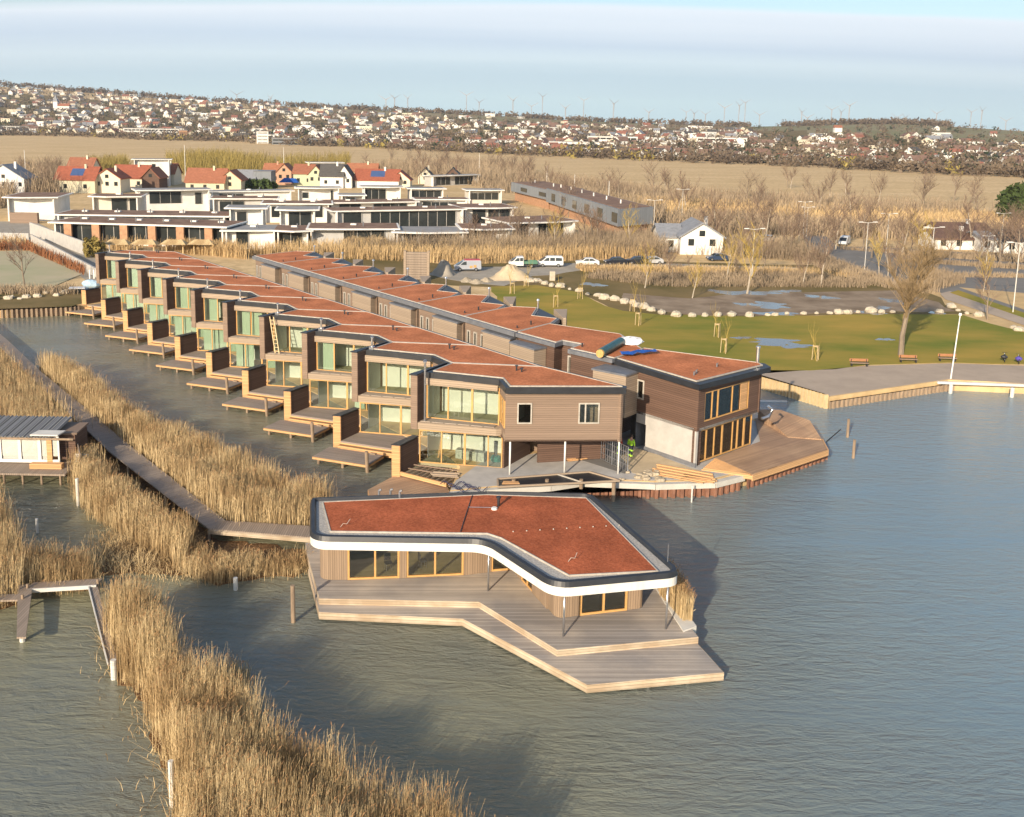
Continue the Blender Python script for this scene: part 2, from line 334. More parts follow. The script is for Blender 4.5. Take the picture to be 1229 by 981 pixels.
# ================================================================== STRUCTURE: ground, water
LANDZ = 1.15
def water_mat():
    m = bpy.data.materials.new('lake_water'); m.use_nodes = True; t = m.node_tree; b = t.nodes['Principled BSDF']; L = t.links
    tc = t.nodes.new('ShaderNodeTexCoord')
    nz = t.nodes.new('ShaderNodeTexNoise'); nz.inputs['Scale'].default_value = 0.045; nz.inputs['Detail'].default_value = 5; L.new(tc.outputs['Object'], nz.inputs['Vector'])
    rp = t.nodes.new('ShaderNodeValToRGB'); e = rp.color_ramp.elements; e[0].position = .35; e[1].position = .68
    e[0].color = (0.165, 0.18, 0.155, 1); e[1].color = (0.25, 0.235, 0.135, 1); L.new(nz.outputs['Fac'], rp.inputs[0])
    # silty shallows near the reeds and the channel, clearer lake (east) with reflected sky blue painted into its colour
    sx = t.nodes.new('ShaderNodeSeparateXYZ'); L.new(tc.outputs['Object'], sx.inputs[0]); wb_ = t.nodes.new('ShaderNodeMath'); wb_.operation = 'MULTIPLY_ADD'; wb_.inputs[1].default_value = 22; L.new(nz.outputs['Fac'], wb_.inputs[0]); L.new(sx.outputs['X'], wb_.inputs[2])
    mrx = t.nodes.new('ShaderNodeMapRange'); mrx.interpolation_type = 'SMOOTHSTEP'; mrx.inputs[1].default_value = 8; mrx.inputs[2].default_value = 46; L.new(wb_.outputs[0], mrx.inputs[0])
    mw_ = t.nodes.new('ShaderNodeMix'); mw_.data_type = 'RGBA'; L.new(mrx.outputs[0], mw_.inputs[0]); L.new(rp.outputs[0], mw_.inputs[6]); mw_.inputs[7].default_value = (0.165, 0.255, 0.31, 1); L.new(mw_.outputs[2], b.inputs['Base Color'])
    b.inputs['Roughness'].default_value = 0.1; b.inputs['IOR'].default_value = 1.4; b.inputs['Specular IOR Level'].default_value = 0.8
    def wave(sc, rot, sy, det, dist, strength, prev=None):
        mp = t.nodes.new('ShaderNodeMapping'); mp.inputs['Rotation'].default_value = (0, 0, R(rot)); mp.inputs['Scale'].default_value = (1, sy, 1); L.new(tc.outputs['Object'], mp.inputs[0])
        n = t.nodes.new('ShaderNodeTexNoise'); n.inputs['Scale'].default_value = sc; n.inputs['Detail'].default_value = det; n.inputs['Roughness'].default_value = .6; n.inputs['Distortion'].default_value = .6; L.new(mp.outputs[0], n.inputs['Vector'])
        bp = t.nodes.new('ShaderNodeBump'); bp.inputs['Strength'].default_value = strength; bp.inputs['Distance'].default_value = dist; L.new(n.outputs['Fac'], bp.inputs['Height'])
        if prev: L.new(prev, bp.inputs['Normal'])
        return bp.outputs[0]
    a = wave(0.55, 14, 3.2, 5, 0.26, 1.0); c = wave(1.9, -10, 2.6, 6, 0.10, 1.0, a)
    # wind streaks: calmer and rougher lanes across the lake
    ms = t.nodes.new('ShaderNodeMapping'); ms.inputs['Rotation'].default_value = (0, 0, R(12)); ms.inputs['Scale'].default_value = (.02, .11, 1); L.new(tc.outputs['Object'], ms.inputs[0])
    ns = t.nodes.new('ShaderNodeTexNoise'); ns.inputs['Scale'].default_value = 1.0; ns.inputs['Detail'].default_value = 6; ns.inputs['Distortion'].default_value = .8; L.new(ms.outputs[0], ns.inputs['Vector'])
    mr_ = t.nodes.new('ShaderNodeMapRange'); mr_.inputs[1].default_value = .35; mr_.inputs[2].default_value = .65; mr_.inputs[3].default_value = .35; mr_.inputs[4].default_value = 1.0; L.new(ns.outputs['Fac'], mr_.inputs[0])
    for n_ in [n_ for n_ in t.nodes if n_.type == 'BUMP']: L.new(mr_.outputs[0], n_.inputs['Strength'])
    L.new(c, b.inputs['Normal']); return m
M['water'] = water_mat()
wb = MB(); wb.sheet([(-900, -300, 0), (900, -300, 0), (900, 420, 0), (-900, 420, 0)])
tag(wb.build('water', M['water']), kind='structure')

def ground_mat():
    m = bpy.data.materials.new('reed_plain'); m.use_nodes = True; t = m.node_tree; b = t.nodes['Principled BSDF']; L = t.links
    b.inputs['Roughness'].default_value = .95; b.inputs['Specular IOR Level'].default_value = .1
    tc = t.nodes.new('ShaderNodeTexCoord')
    def noise(sc, det, lo, hi, stretch=(1, 1, 1)):
        mp = t.nodes.new('ShaderNodeMapping'); mp.inputs['Scale'].default_value = stretch; L.new(tc.outputs['Object'], mp.inputs[0])
        n = t.nodes.new('ShaderNodeTexNoise'); n.inputs['Scale'].default_value = sc; n.inputs['Detail'].default_value = det; n.inputs['Roughness'].default_value = .6; L.new(mp.outputs[0], n.inputs['Vector'])
        r = t.nodes.new('ShaderNodeMapRange'); r.inputs[1].default_value = lo; r.inputs[2].default_value = hi; L.new(n.outputs['Fac'], r.inputs[0]); return r.outputs[0]
    def mix(f, a, c):
        n = t.nodes.new('ShaderNodeMix'); n.data_type = 'RGBA'; L.new(f, n.inputs[0])
        for i, x in ((6, a), (7, c)):
            if isinstance(x, tuple): n.inputs[i].default_value = x+(1,)
            else: L.new(x, n.inputs[i])
        return n.outputs[2]
    base = mix(noise(0.02, 8, .35, .65, (1, 2.5, 1)), (0.62, 0.44, 0.22), (0.80, 0.59, 0.33))
    fine = mix(noise(0.6, 6, .35, .7), base, (0.50, 0.35, 0.18))
    L.new(fine, b.inputs['Base Color'])
    return m
M['plain'] = ground_mat()
M['grass'] = mat('lawn', (0.15, 0.19, 0.03), 0.95, 0, 0.05, spec=.1, c2=(0.43, 0.29, 0.065), bump=.03, bscale=3, stretch=(1, 2.2, 1))
M['scrub_soil'] = mat('scrub_soil', (0.12, 0.10, 0.035), 0.95, 0, 0.08, spec=.1, c2=(0.27, 0.19, 0.09))
M['asphalt'] = mat('asphalt', (0.20, 0.19, 0.175), 0.9, 0.12, 0.3)
M['gravel'] = mat('gravel', (0.36, 0.32, 0.26), 0.95, 0.15, 0.5)
M['promenade'] = mat('promenade', (0.43, 0.345, 0.265), 0.95, 0.1, 0.4)
M['sand'] = mat('sand', (0.58, 0.46, 0.30), 0.95, 0.15, 1.0)
M['puddle'] = mat('puddle', (0.16, 0.14, 0.11), 0.14, 0.1, 1.0, spec=.6)
M['mud'] = mat('mud', (0.17, 0.115, 0.065), 0.8, 0, 0.25, c2=(0.37, 0.28, 0.19), bump=.02, bscale=2)

# coast: land lies north of this line (world coordinates; traced at z = LANDZ)
def g2(px, py, z=LANDZ): p = G(px, py, z); return (p.x, p.y)
A_ = R(-21.2); E1 = Vector((math.cos(A_), math.sin(A_))); E2 = Vector((-E1.y, E1.x)); STEP = Vector((5.63, -7.20)); O10 = Vector((-8.3, 73.0))
def HL(x, y, h=10): v = O10-STEP*(10-h)+E1*x+E2*y; return (v.x, v.y)          # house frame to world
coast = [(-900, 175), g2(-120, 378), g2(0, 372), g2(86, 368)]
coast += [HL(4, 2.6, 1), HL(4, 2.6, 10), HL(5.5, 1.0, 10), g2(545, 577)]
tip = [g2(540, 589), g2(600, 583.5), g2(660, 580), (6.2, 69.85), (11.7, 69.5), (16.2, 70.1), (19.3, 72.2), (27.2, 78.6), (27.0, 83.0), (24.0, 86.0), (17.5, 85.5)]
coast += tip
coast += [(15, 92), g2(880, 445), g2(909, 450), g2(992, 477), g2(1138, 456), g2(1229, 460), g2(1330, 470), (900, 175)]
NEAR_EDGE = coast
gb = MB()
me_v = [(p[0], p[1], LANDZ) for p in coast]+[(9000, 175, LANDZ), (9000, 430, LANDZ), (-9000, 430, LANDZ), (-9000, 175, LANDZ)]
gb.sheet(me_v)
k = len(coast); b0 = len(gb.v)
gb.v += [(p[0], p[1], LANDZ) for p in coast]+[(p[0], p[1], -1.0) for p in coast]
for i in range(k-1): gb.f.append((b0+i, b0+k+i, b0+k+i+1, b0+i+1))

# terrain behind: plain, then the town's slopes.  Skyline measured off the photograph per column
SKYX = [-900, -300, 0, 100, 250, 400, 560, 700, 800, 900, 960, 1010, 1080, 1150, 1229, 1500, 2100]
SKYY = [80, 92, 107, 113, 123, 131, 138, 146, 150, 153, 152, 150, 150, 154, 159, 166, 172]
D0X = [-900, 0, 150, 330, 480, 600, 760, 900, 1100, 1229, 2100]
D0Y = [1500, 1500, 1350, 1150, 1000, 900, 830, 790, 730, 700, 650]
def px_of(x, y):
    z = -H; dep = y*ct - z*st; t_ = (y*st+z*ct)/dep; r_ = x/dep
    return CX+(r_*cr+t_*sr)*F
def horizon_y(px): return 150+0.018*(px-600)
def d0_of(px): return np.interp(px, D0X, D0Y)
def ridge_of(px): return d0_of(px)*1.0+1500
def terrain_z(x, y):
    d = math.hypot(x, y); px = px_of(x, max(y, 50.0)) if y > 10 else 600
    px = max(-900, min(2100, px)); d0 = d0_of(px); d1 = ridge_of(px)
    el = (horizon_y(px)-np.interp(px, SKYX, SKYY))/F
    zr = H+el*d1
    if d <= d0: return LANDZ
    t_ = min(1.0, (d-d0)/(d1-d0))
    s = t_**1.15 if t_ < 1 else 1
    bumpy = 1+0.05*math.sin(x*0.011+1.3)*math.sin(y*0.009)*math.sin(math.pi*t_)
    z = LANDZ+(zr-LANDZ)*s*bumpy
    if d > d1: z = zr-(d-d1)*0.012
    return max(LANDZ, z)
cols = np.arange(-900, 2101, 30.0); rows = [430, 520, 620, 720, 820, 950, 1100, 1300, 1500, 1750, 2000, 2250, 2500, 2700, 2900, 3100, 3500, 4200, 5500, 7200]
tv = []; tf = []
for r_i, d in enumerate(rows):
    for c in cols:
        az_ = math.atan((c-CX)/F); x = d*math.sin(az_)*1.0; y = d*math.cos(az_)
        if r_i == 0: x = 430*math.tan(az_); y = 430.0
        tv.append((x, y, terrain_z(x, y)))
nc = len(cols)
for i in range(len(rows)-1):
    for j in range(nc-1): tf.append((i*nc+j, i*nc+j+1, (i+1)*nc+j+1, (i+1)*nc+j))
b1 = len(gb.v); gb.v += tv; gb.f += [tuple(b1+i for i in f) for f in tf]
tag(gb.build('ground', M['plain']), kind='structure')

# haze
def haze():
    bm = MB(); bm.box(-9500, -400, -2.2, 9500, 7400, 420); o = bm.build('haze', None)
    m = bpy.data.materials.new('haze_air'); m.use_nodes = True; t = m.node_tree; t.nodes.clear()
    out = t.nodes.new('ShaderNodeOutputMaterial'); pv = t.nodes.new('ShaderNodeVolumePrincipled')
    pv.inputs['Color'].default_value = (0.88, 0.93, 1.0, 1); pv.inputs['Density'].default_value = HAZE_D; pv.inputs['Anisotropy'].default_value = 0.2
    t.links.new(pv.outputs[0], out.inputs['Volume']); o.data.materials.append(m); tag(o, kind='stuff')
HAZE_D = 8e-5
haze()
# ================================================================== NEAR ROW OF LAKE HOUSES
def near_house_parts(t, end=False):
    """built in the house frame: x along the terrace, y into the house, z from the water"""
    zt = 1.1; zs0, zs1 = 3.75, 4.3; ztop = 7.58
    PB = (18.05, 2.72)                                  # back right corner
    if end: PB = (17.2, 4.4)
    FR = (10.3, 0.55) if not end else (9.25, 0.66)      # front end of right party wall
    gl0, gl1 = (2.15, 2.05), (8.0, 2.65)                # upper glass line
    # outer walls
    w = MB()
    w.prism([(1.45, .66), (2.0, .66), (2.12, 2.05), (2.6, 5.1), (2.35, 5.15)], zs0, 8.02)     # side wall that ends in the projecting fin
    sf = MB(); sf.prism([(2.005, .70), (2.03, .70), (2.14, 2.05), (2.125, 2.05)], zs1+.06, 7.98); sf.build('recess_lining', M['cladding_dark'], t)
    w.wall((2.42, 5.1), (10.2, 7.3), zt, ztop, .22, -1)
    w.wall((10.2, 7.3), PB, zt if not end else zs0, ztop, .25, -1)
    if not end: w.wall(PB, FR, zt, ztop, .2, -1)
    w.wall((8.05, 2.6), FR, 6.85, ztop, .15, 1); w.wall((8.05, 2.6), FR, zs0-.02, 4.75, .15, 1)
    w.build('wall', M['cladding'], t)
    if end:
        e = MB()                                        # cladded end wall with two window openings
        P0, P1 = Vector(FR), Vector(PB); d = P1-P0; L_ = d.length
        def seg(a, b, z0, z1): e.wall(P0+d*a, P0+d*b, z0, z1, .25, 1)
        a0, a1, b0, b1 = .10, .225, .62, .80
        seg(0, 1, zs0, 5.15); seg(0, 1, 6.75, ztop); seg(0, a0, 5.15, 6.75); seg(a1, b0, 5.15, 6.75); seg(b1, 1, 5.15, 6.75)
        e.build('end_wall', M['cladding'], t)
        for a, b, mu in ((a0, a1, ()), (b0, b1, (.33,))):
            n = Vector((d.y, -d.x)).normalized()*.03
            f = window(t, 'window', P0+d*a+n, P0+d*b+n, 5.15, 6.75, mu, .1, .14, frame=M['zinc_strip'])
        c = MB()                                        # white columns under the overhang
        for k_ in (.03, .5, .965):
            q = P0+d*k_+Vector((0.1, .15)); c2 = MB(); c2.tube([(q.x, q.y, 1.15), (q.x, q.y, zs0)], .07, 10); c2.build('column', M['plaster_white'], t, smooth=True)
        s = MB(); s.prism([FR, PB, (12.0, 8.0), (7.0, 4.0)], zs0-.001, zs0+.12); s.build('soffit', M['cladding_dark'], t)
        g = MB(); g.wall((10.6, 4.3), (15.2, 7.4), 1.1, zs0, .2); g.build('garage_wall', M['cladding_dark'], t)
    # sub walls of the upper and lower storey (ends of the glass)
    fl = MB()
    fl.prism([(1.45, .66), (8.1, 1.66), (8.6, 2.1), FR, (FR[0]+3, FR[1]+1.4), (9.5, 6.3), (2.5, 4.6), (2.1, 2.05)] if not end else [(1.45, .66), (8.17, 1.66), (8.5, 1.9), (9.2, .72), (12, 2.1), (9.5, 6.3), (2.5, 4.6), (2.1, 2.05)], zs0, zs1)
    fl.build('balcony_slab', M['cladding_pale'], t)
    fb = MB(); fb.prism([(2.12, 1.0), (7.9, 1.9), (7.9, 2.55), (2.17, 1.98)], zs1, zs1+.05); fb.build('balcony_floor', M['deck'], t)
    rooms = MB()
    bk0, bk1 = (2.45, 4.3), (8.9, 5.6)
    for z0, z1 in ((zs1, ztop), (zt, zs0)):
        rooms.wall(bk0, bk1, z0, z1, .1)
        rooms.wall((2.25, 2.1), (2.42, 4.4), z0, z1, .06)
        rooms.wall((8.75, 2.9), (8.95, 5.6), z0, z1, .06)
    rooms.build('room_wall', M['room_white'], t)
    rf = MB(); rf.prism([(2.3, 2.15), (8.0, 2.75), (9.0, 1.9), (8.9, 5.5), (2.45, 4.25)], zs1, zs1+.03)
    rf.prism([(2.2, .9), (8.9, 2.3), (8.9, 5.5), (2.45, 4.25)], zt-.3, zt+.02); rf.build('room_floor', M['room_floor'], t)
    up = MB(); up.prism([(2.25, 2.15), (7.95, 2.75), (8.95, 1.9), (8.9, 5.5), (2.45, 4.3)], ztop-.1, ztop-.02); up.build('ceiling', M['room_white'], t)
    # timber blind box, upper glass, lower glass
    bb = MB(); bb.wall((2.12, 1.75), (7.95, 2.33), 7.05, ztop, .3, 1); bb.build('blind_box', M['cladding_pale'], t)
    window(t, 'window', gl0, (8.02, 2.65), zs1, 7.25, (.30, (.63, .16)), .1, .1)
    window(t, 'corner_window', (8.08, 2.58), (FR[0]-.08, FR[1]+.08), 4.75, 6.85, (.35, .7), .1, .1)
    window(t, 'window', (2.15, .78), (8.55, 2.05), zt, zs0, (.27, (.55, .16), .83), .09, .1)
    lw = MB(); lw.wall((8.6, 2.05), (9.3, 6), zt, zs0, .2); lw.build('side_wall', M['cladding_dark'], t)
    # roof
    ro = [(1.75, .9), (2.05, 1.9), (8.1, 2.2), (FR[0]+.12, FR[1]-.35)] + [(PB[0]+.35, PB[1]-.2 if not end else PB[1]-.35), (10.25, 7.55), (2.5, 5.25)]
    if not end: ro = [(2.05, 1.9), (8.1, 2.2), (10.25, .55), (18.05, 2.75), (10.25, 7.5), (2.45, 5.22)]
    else: ro = [(2.05, 1.9), (8.1, 2.2), (9.4, .25), (17.5, 4.0), (17.4, 4.5), (10.25, 7.5), (2.45, 5.22)]
    r = MB(); r.prism(ro, ztop-.02, 8.02); r.prism([(2.05, 1.9), (2.45, 5.22), (1.5, 1.4), (1.35, .6), (2.0, .6)], 8.0, 8.1)
    rfo = r.build('roof', M['black_metal'], t)
    ds = [.45, .5, .3, .3, .3, .25] if not end else [.45, .5, .45, .3, .4, .3, .25]
    if not end: ds = [.5, .45, .14, .45, .14, .5]
    else: ds = [.5, .45, .35, .4, .45, .14, .5]
    inn = inset(ro, ds); inn2 = inset(ro, [d_-.1 for d_ in ds])
    ed = MB(); strip_ring(ed, inn2, inn, 8.0, 8.10); ed.build('edging', M['zinc_strip'], rfo)
    sd = MB(); sd.prism(inset(ro, [d_+.0 for d_ in ds]), 8.0, 8.06); sd.build('sedum', M['sedum'], rfo)
    for vx, vy, vh in ((8.4, 5.2, 8.5), (8.9, 5.0, 8.35)):
        v = MB(); v.tube([(vx, vy, 8.0), (vx, vy, vh-.1), (vx, vy, vh-.08), (vx, vy, vh)], [.07, .07, .13, .12]); v.build('vent_pipe', M['black_metal'], rfo)
    # flue
    fx, fy = (2.45, 2.4) if not end else (2.42, 1.15)
    f = MB(); z0 = 8.0 if not end else 4.3
    f.tube([(fx, fy, z0), (fx, fy, 9.0)], .085, 10); f.tube([(fx, fy, 9.0), (fx, fy, 9.04)], .15, 10); f.tube([(fx, fy, 9.14), (fx, fy, 9.2)], [.15, .06], 10); f.tube([(fx, fy, 9.04), (fx, fy, 9.14)], .05, 6)
    if not end: f.box(fx-.2, fy-.2, 8.02, fx+.2, fy+.2, 8.22)
    f.build('flue', M['steel'], t, smooth=False)
    # terrace partition
    pt = MB(); pt.prism([(1.2, -2.0), (1.82, -1.88), (1.84, -1.8), (1.24, -1.9)], .5, 3.18); pf = pt.build('partition_end', M['larch'], t)
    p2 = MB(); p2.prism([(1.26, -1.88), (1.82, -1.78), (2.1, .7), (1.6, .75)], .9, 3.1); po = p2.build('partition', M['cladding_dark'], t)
    p3 = MB(); p3.prism([(1.16, -2.04), (1.87, -1.92), (2.15, .68), (1.6, .74)], 3.18, 3.25); p3.build('cap', M['black_metal'], po)
    if not end:
        td = MB(); td.prism([(1.84, -1.9), (9.0, -1.9), (9.25, 2.1), (8.5, 2.0), (2.1, .75)], zt-.14, zt-.002)
        td.build('terrace', M['deck'], t)
        sp = MB(); sp.box(1.84, -2.35, .62, 8.9, -1.9, .85); sp.box(1.84, -1.93, .3, 8.9, -1.9, zt-.14); sp.build('step', M['larch'], t)
        for x in (2.2, 5.4, 8.6): pl = MB(); pl.tube([(x, -1.6, -.8), (x, -1.6, 1.0)], .13, 8); pl.build('pile', M['pile_wood'], t)
M['straw_wood'] = mat('straw_wood', (0.66, 0.52, 0.30), .7, .1)
HG = 'lake terrace houses of the near row'
ords = ['farthest', 'second farthest', 'third farthest', 'fourth farthest', 'fifth farthest', 'fifth nearest but one', 'fourth nearest', 'third nearest', 'second nearest']
LBL = ['narrow brown timber lake house at the far end of the near row, beside the boat',
       'brown timber lake house second from the far end of the near row',
       'brown timber lake house third from the far end of the near row of terraces',
       'brown timber lake house fourth from the far end of the near row',
       'brown timber lake house fifth from the far end of the near row, halfway along it',
       'brown timber lake house sixth from the far end, just beyond the house with the ladder',
       'brown timber lake house with a ladder leaning on its upper balcony',
       'brown timber lake house next nearer than the house with the ladder on its balcony',
       'brown timber lake house adjoining the big end house, with the nearest finished deck']
house0 = empty('lake_house', (O10.x-STEP.x, O10.y-STEP.y, 0), A_, LBL[8], 'house', HG)
near_house_parts(house0)
for h in range(8, 0, -1):
    c = copy_tree(house0); o_ = O10-STEP*(10-h); c.location = (o_.x, o_.y, 0); relabel(c, LBL[h-1], HG)
endh = empty('lake_house', (O10.x, O10.y, 0), A_, 'large brown end house of the near row with two small windows above a glazed overhang', 'house', HG)
near_house_parts(endh, True)
M['curtain'] = mat('curtain', (0.50, 0.60, 0.47), .9, .08, 2, stretch=(3, 3, .1))
cr_ = random.Random(8)
for hh_ in [o_ for o_ in col.objects if o_.name.startswith('lake_house')]:
    far = (hh_.location.y-73)/65                          # the farther houses have their curtains drawn
    for (p_, q_, z0_, z1_) in (((2.3, 2.45), (7.9, 3.05), 4.35, 7.1), ((2.3, 1.2), (8.3, 2.5), 1.15, 3.7)):
        p_, q_ = Vector(p_), Vector(q_); f_ = .05
        while f_ < .95:
            w_ = cr_.uniform(.12, .34)
            if cr_.random() < far*1.2: m_ = MB(); m_.wall(p_.lerp(q_, f_), p_.lerp(q_, min(.98, f_+w_)), z0_, z1_, .05); m_.build('curtain', M['curtain'], hh_)
            f_ += w_+.02
# bathing decks on piles
def make_deck():
    t = empty('bathing_deck', (0, 0, 0), A_, 'x', 'deck', 'bathing decks in front of the near row')
    a = MB(); a.box(1.05, -4.95, .56, 6.1, -2.4, .62); a.build('platform', M['deck'], t)
    a = MB(); a.box(1.05, -4.98, .4, 6.1, -4.92, .6); a.box(1.02, -4.92, .4, 1.08, -2.4, .6); a.box(6.07, -4.92, .4, 6.13, -2.4, .6)
    a.build('fascia', M['larch'], t)
    for x, y in ((1.5, -4.75), (3.7, -4.75), (1.5, -2.9), (5.8, -2.9)):
        a = MB(); a.tube([(x, y, -.8), (x, y, .56)], .12, 10); a.build('pile', M['pile_wood'], t)
    a = MB(); a.tube([(6.0, -4.85+.0, -.8), (6.0, -5.05, 1.75)], .14, 12); a.build('mooring_post', M['pile_wood'], t)
    a = MB(); a.box(5.0, -2.65, .62, 5.45, -2.5, .74); a.build('cleat', M['pile_wood'], t)
    return t
d0 = make_deck()
DL = ['farthest bathing deck beside the sheet pile bank at far left', 'second farthest bathing deck of the near row', 'third farthest bathing deck of the near row', 'fourth farthest bathing deck of the near row', 'bathing deck at the middle of the near row', 'bathing deck fourth from the near end of the decks in the water', 'third nearest bathing deck, below the terrace after the ladder house', 'second nearest bathing deck on piles, behind the nearest one', 'nearest bathing deck on piles with a mooring post at its corner']
for h in range(9, 0, -1):
    c = d0 if h == 9 else copy_tree(d0)
    o_ = O10-STEP*(10-h); c.location = (o_.x, o_.y, 0); relabel(c, DL[h-1])

# ladder on the balcony of the fourth nearest house
t = empty('ladder', (*HL(2.9, 1.1, 7), 4.35), A_, 'pale wooden ladder leaning on the upper balcony of a near-row house', 'ladder')
for s_ in (0, .45): a = MB(); a.bar((s_+.0, .1, 0), (s_-.75, .35, 3.6), .09); a.build('rail', M['straw_wood'], t)
for k_ in range(9): f = (k_+.6)/9.5; a = MB(); a.bar((-.75*f, .1+.25*f, 3.6*f), (.45-.75*f, .1+.25*f, 3.6*f), .05); a.build('rung', M['straw_wood'], t)
# ================================================================== PAVILION on its own deck
po_ = Vector((-1.0, 53.0, 0))
ro_w = fillet([(-11.45, 57.6), (-10.35, 51.75), (-0.55, 51.8), (3.0, 46.55), (9.85, 48.15), (6.0, 59.2), (-0.6, 59.2)], [.5, 1.3, 1.8, 1.5, .9, 1.0, 0], 9)
pav = empty('lake_pavilion', po_, 0, 'angular wooden pavilion with wide red planted roof and white rim, on the foreground deck', 'pavilion')
a = MB(po_); a.prism(ro_w, 3.40, 3.50); strip_ring(a, ro_w, inset(ro_w, .35), 3.5, 3.9); rf = a.build('roof', M['fascia_white'], pav)
a = MB(po_); a.prism(inset(ro_w, .33), 3.5, 4.02); a.build('roof_deck', M['gravel_strip'], rf)
a = MB(po_)
o1, o2, o3, o4 = inset(ro_w, -.03), inset(ro_w, .06), inset(ro_w, .26), inset(ro_w, .38)
b_ = len(a.v); n_ = len(ro_w)
for lp, z in ((o1, 3.89), (o2, 4.16), (o3, 4.18), (o4, 3.98)): a.v += [(p[0], p[1], z) for p in lp]
for i in range(n_):
    j = (i+1) % n_
    for k_ in range(4): k2 = (k_+1) % 4; a.f.append((b_+k_*n_+i, b_+k_*n_+j, b_+k2*n_+j, b_+k2*n_+i))
a.build('rim', M['black_metal'], rf)
red_w = [(-10.55, 57.0), (-9.35, 52.75), (-0.45, 52.85), (.35, 52.25), (3.85, 47.75), (8.5, 48.45), (5.6, 58.45), (-.6, 58.7)]
a = MB(po_); a.prism(red_w, 4.0, 4.08); a.build('sedum', M['sedum_deep'], rf)
a = MB(po_); strip_ring(a, inset(red_w, -.06), inset(red_w, .0), 4.0, 4.11); a.build('edging', M['zinc_strip'], rf)
mid = inset(ro_w, .50)
for i in range(0):
    pass
# lightning wire, clamps and stack on the roof
a = MB(po_); a.tube([(-2.0, 52.9, 4.12), (-1.75, 55.8, 4.12), (-1.5, 58.5, 4.12)], .025, 5); a.build('cable', M['black_metal'], rf)
a = MB(po_); a.tube([(-1.7, 56.6, 4.11), (0.1, 56.6, 4.11)], .02, 5); a.build('cable', M['steel'], rf)
a = MB(po_); a.tube([(0.15, 56.9, 4.05), (0.15, 56.9, 4.6)], .09); a.tube([(.15, 56.9, 4.6), (.15, 56.9, 4.7)], .15); a.build('vent_pipe', M['black_metal'], rf)
a = MB(po_); a.tube([(-.1, 56.4, 4.05), (-.1, 56.4, 4.2)], [.2, .16]); a.build('skylight_dome', M['plaster_white'], rf)
for q in ((-7.3, 58.2), (-6.6, 58.3), (-6.0, 58.1)):
    a = MB(po_); a.tube([(q[0], q[1], 4.0), (q[0], q[1], 4.45)], .07); a.tube([(q[0], q[1], 4.45), (q[0]+.15, q[1], 4.5)], .08); a.build('vent_pipe', M['grey_metal'], rf)
for k_ in range(9):
    t_ = k_/8; q = Vector((1.0+t_*6.2, 53.1+1.2*t_, 4.1)); a = MB(po_); a.box(q.x-.035, q.y-.03, 4.07, q.x+.035, q.y+.03, 4.13); a.build('wire_clamp', M['zinc_strip'], rf)
a = MB(po_); a.tube([(9.2, 49.3, 4.2), (9.2, 49.3, 5.2)], .025, 5); a.build('lightning_rod', M['steel'], rf)
for (x, y) in ((-8.9, 53.3), (3.9, 49.3)):
    a = MB(po_); a.tube([(x, y, 4.1), (x+.15, y+.05, 4.3), (x+.35, y+.1, 4.25), (x+.5, y+.45, 4.42)], .016, 5); a.build('wire_loop', M['zinc_strip'], rf)
# walls: vertical boards
M['pav_wood'] = boards('pav_wood', (0.30, 0.215, 0.145), 0.12, 'X', R(20), var=0.22, gap=0.12, gapc=.5)
z0, z1 = .92, 3.42
Wc = {'a': (-10.0, 53.5), 'b': (-8.5, 53.2), 'c': (-1.85, 54.15), 'd': (-.25, 54.65), 'e': (1.0, 54.95), 'f': (3.3, 49.15), 'g': (4.6, 49.5), 'h': (7.25, 50.2), 'i': (8.1, 50.6), 'j': (5.2, 58.2), 'k': (-10.4, 56.9)}
a = MB(po_)
a.prism(fillet([Wc['k'], (-10.15, 53.15), Wc['b'], (-8.5, 53.5), (-9.8, 53.7), (-10.1, 56.9)], [0, .8, 0, 0, .4, 0]), z0, z1)
a.wall(Wc['c'], Wc['d'], z0, z1, .2)
a.wall((.95, 54.93), (1.3, 54.9), z0, z1, .2)
a.wall((1.15, 54.9), (1.6, 53.6), z0, z1, .2); a.wall((2.2, 52.1), (2.95, 50.2), z0, z1, .2)
a.prism(fillet([(2.95, 50.2), (3.35, 49.1), Wc['g'], (4.55, 49.7), (3.5, 49.4), (3.1, 50.25)], [0, .7, 0, 0, .4, 0]), z0, z1)
a.prism(fillet([Wc['h'], (8.3, 50.5), Wc['j'], (5.0, 58.0), (7.9, 50.7), (7.2, 50.4)], [0, .6, 0, 0, .3, 0]), z0, z1)
a.wall(Wc['j'], Wc['k'], z0, z1, .2)
a.build('wall', M['pav_wood'], pav)
bw = M['frame_wood']; M['glass_pav'] = glass('glass_pav', (0.90, 0.91, 0.88), .25)
window(pav, 'window', (-8.5, 53.25), (-5.55, 53.62), z0, z1, (.53,), .11, .12, frame=bw, gl=M['glass_pav'], o=po_)
a = MB(po_); a.wall((-5.55, 53.62), (-5.15, 53.68), z0, z1, .2); a.build('pier', M['pav_wood'], pav)
window(pav, 'window', (-5.15, 53.68), (-1.85, 54.15), z0, z1, (.5,), .11, .12, frame=bw, gl=M['glass_pav'], o=po_)
window(pav, 'door', (-.25, 54.65), (.95, 54.93), z0, z1, (), .12, .12, frame=bw, gl=M['glass_pav'], o=po_)
window(pav, 'window', (1.6, 53.6), (2.2, 52.1), z0, z1, (.5,), .1, .12, frame=bw, gl=M['glass_pav'], o=po_)
window(pav, 'window', (4.6, 49.52), (7.25, 50.22), z0, z1, (.5,), .12, .12, frame=bw, gl=M['glass_pav'], o=po_)
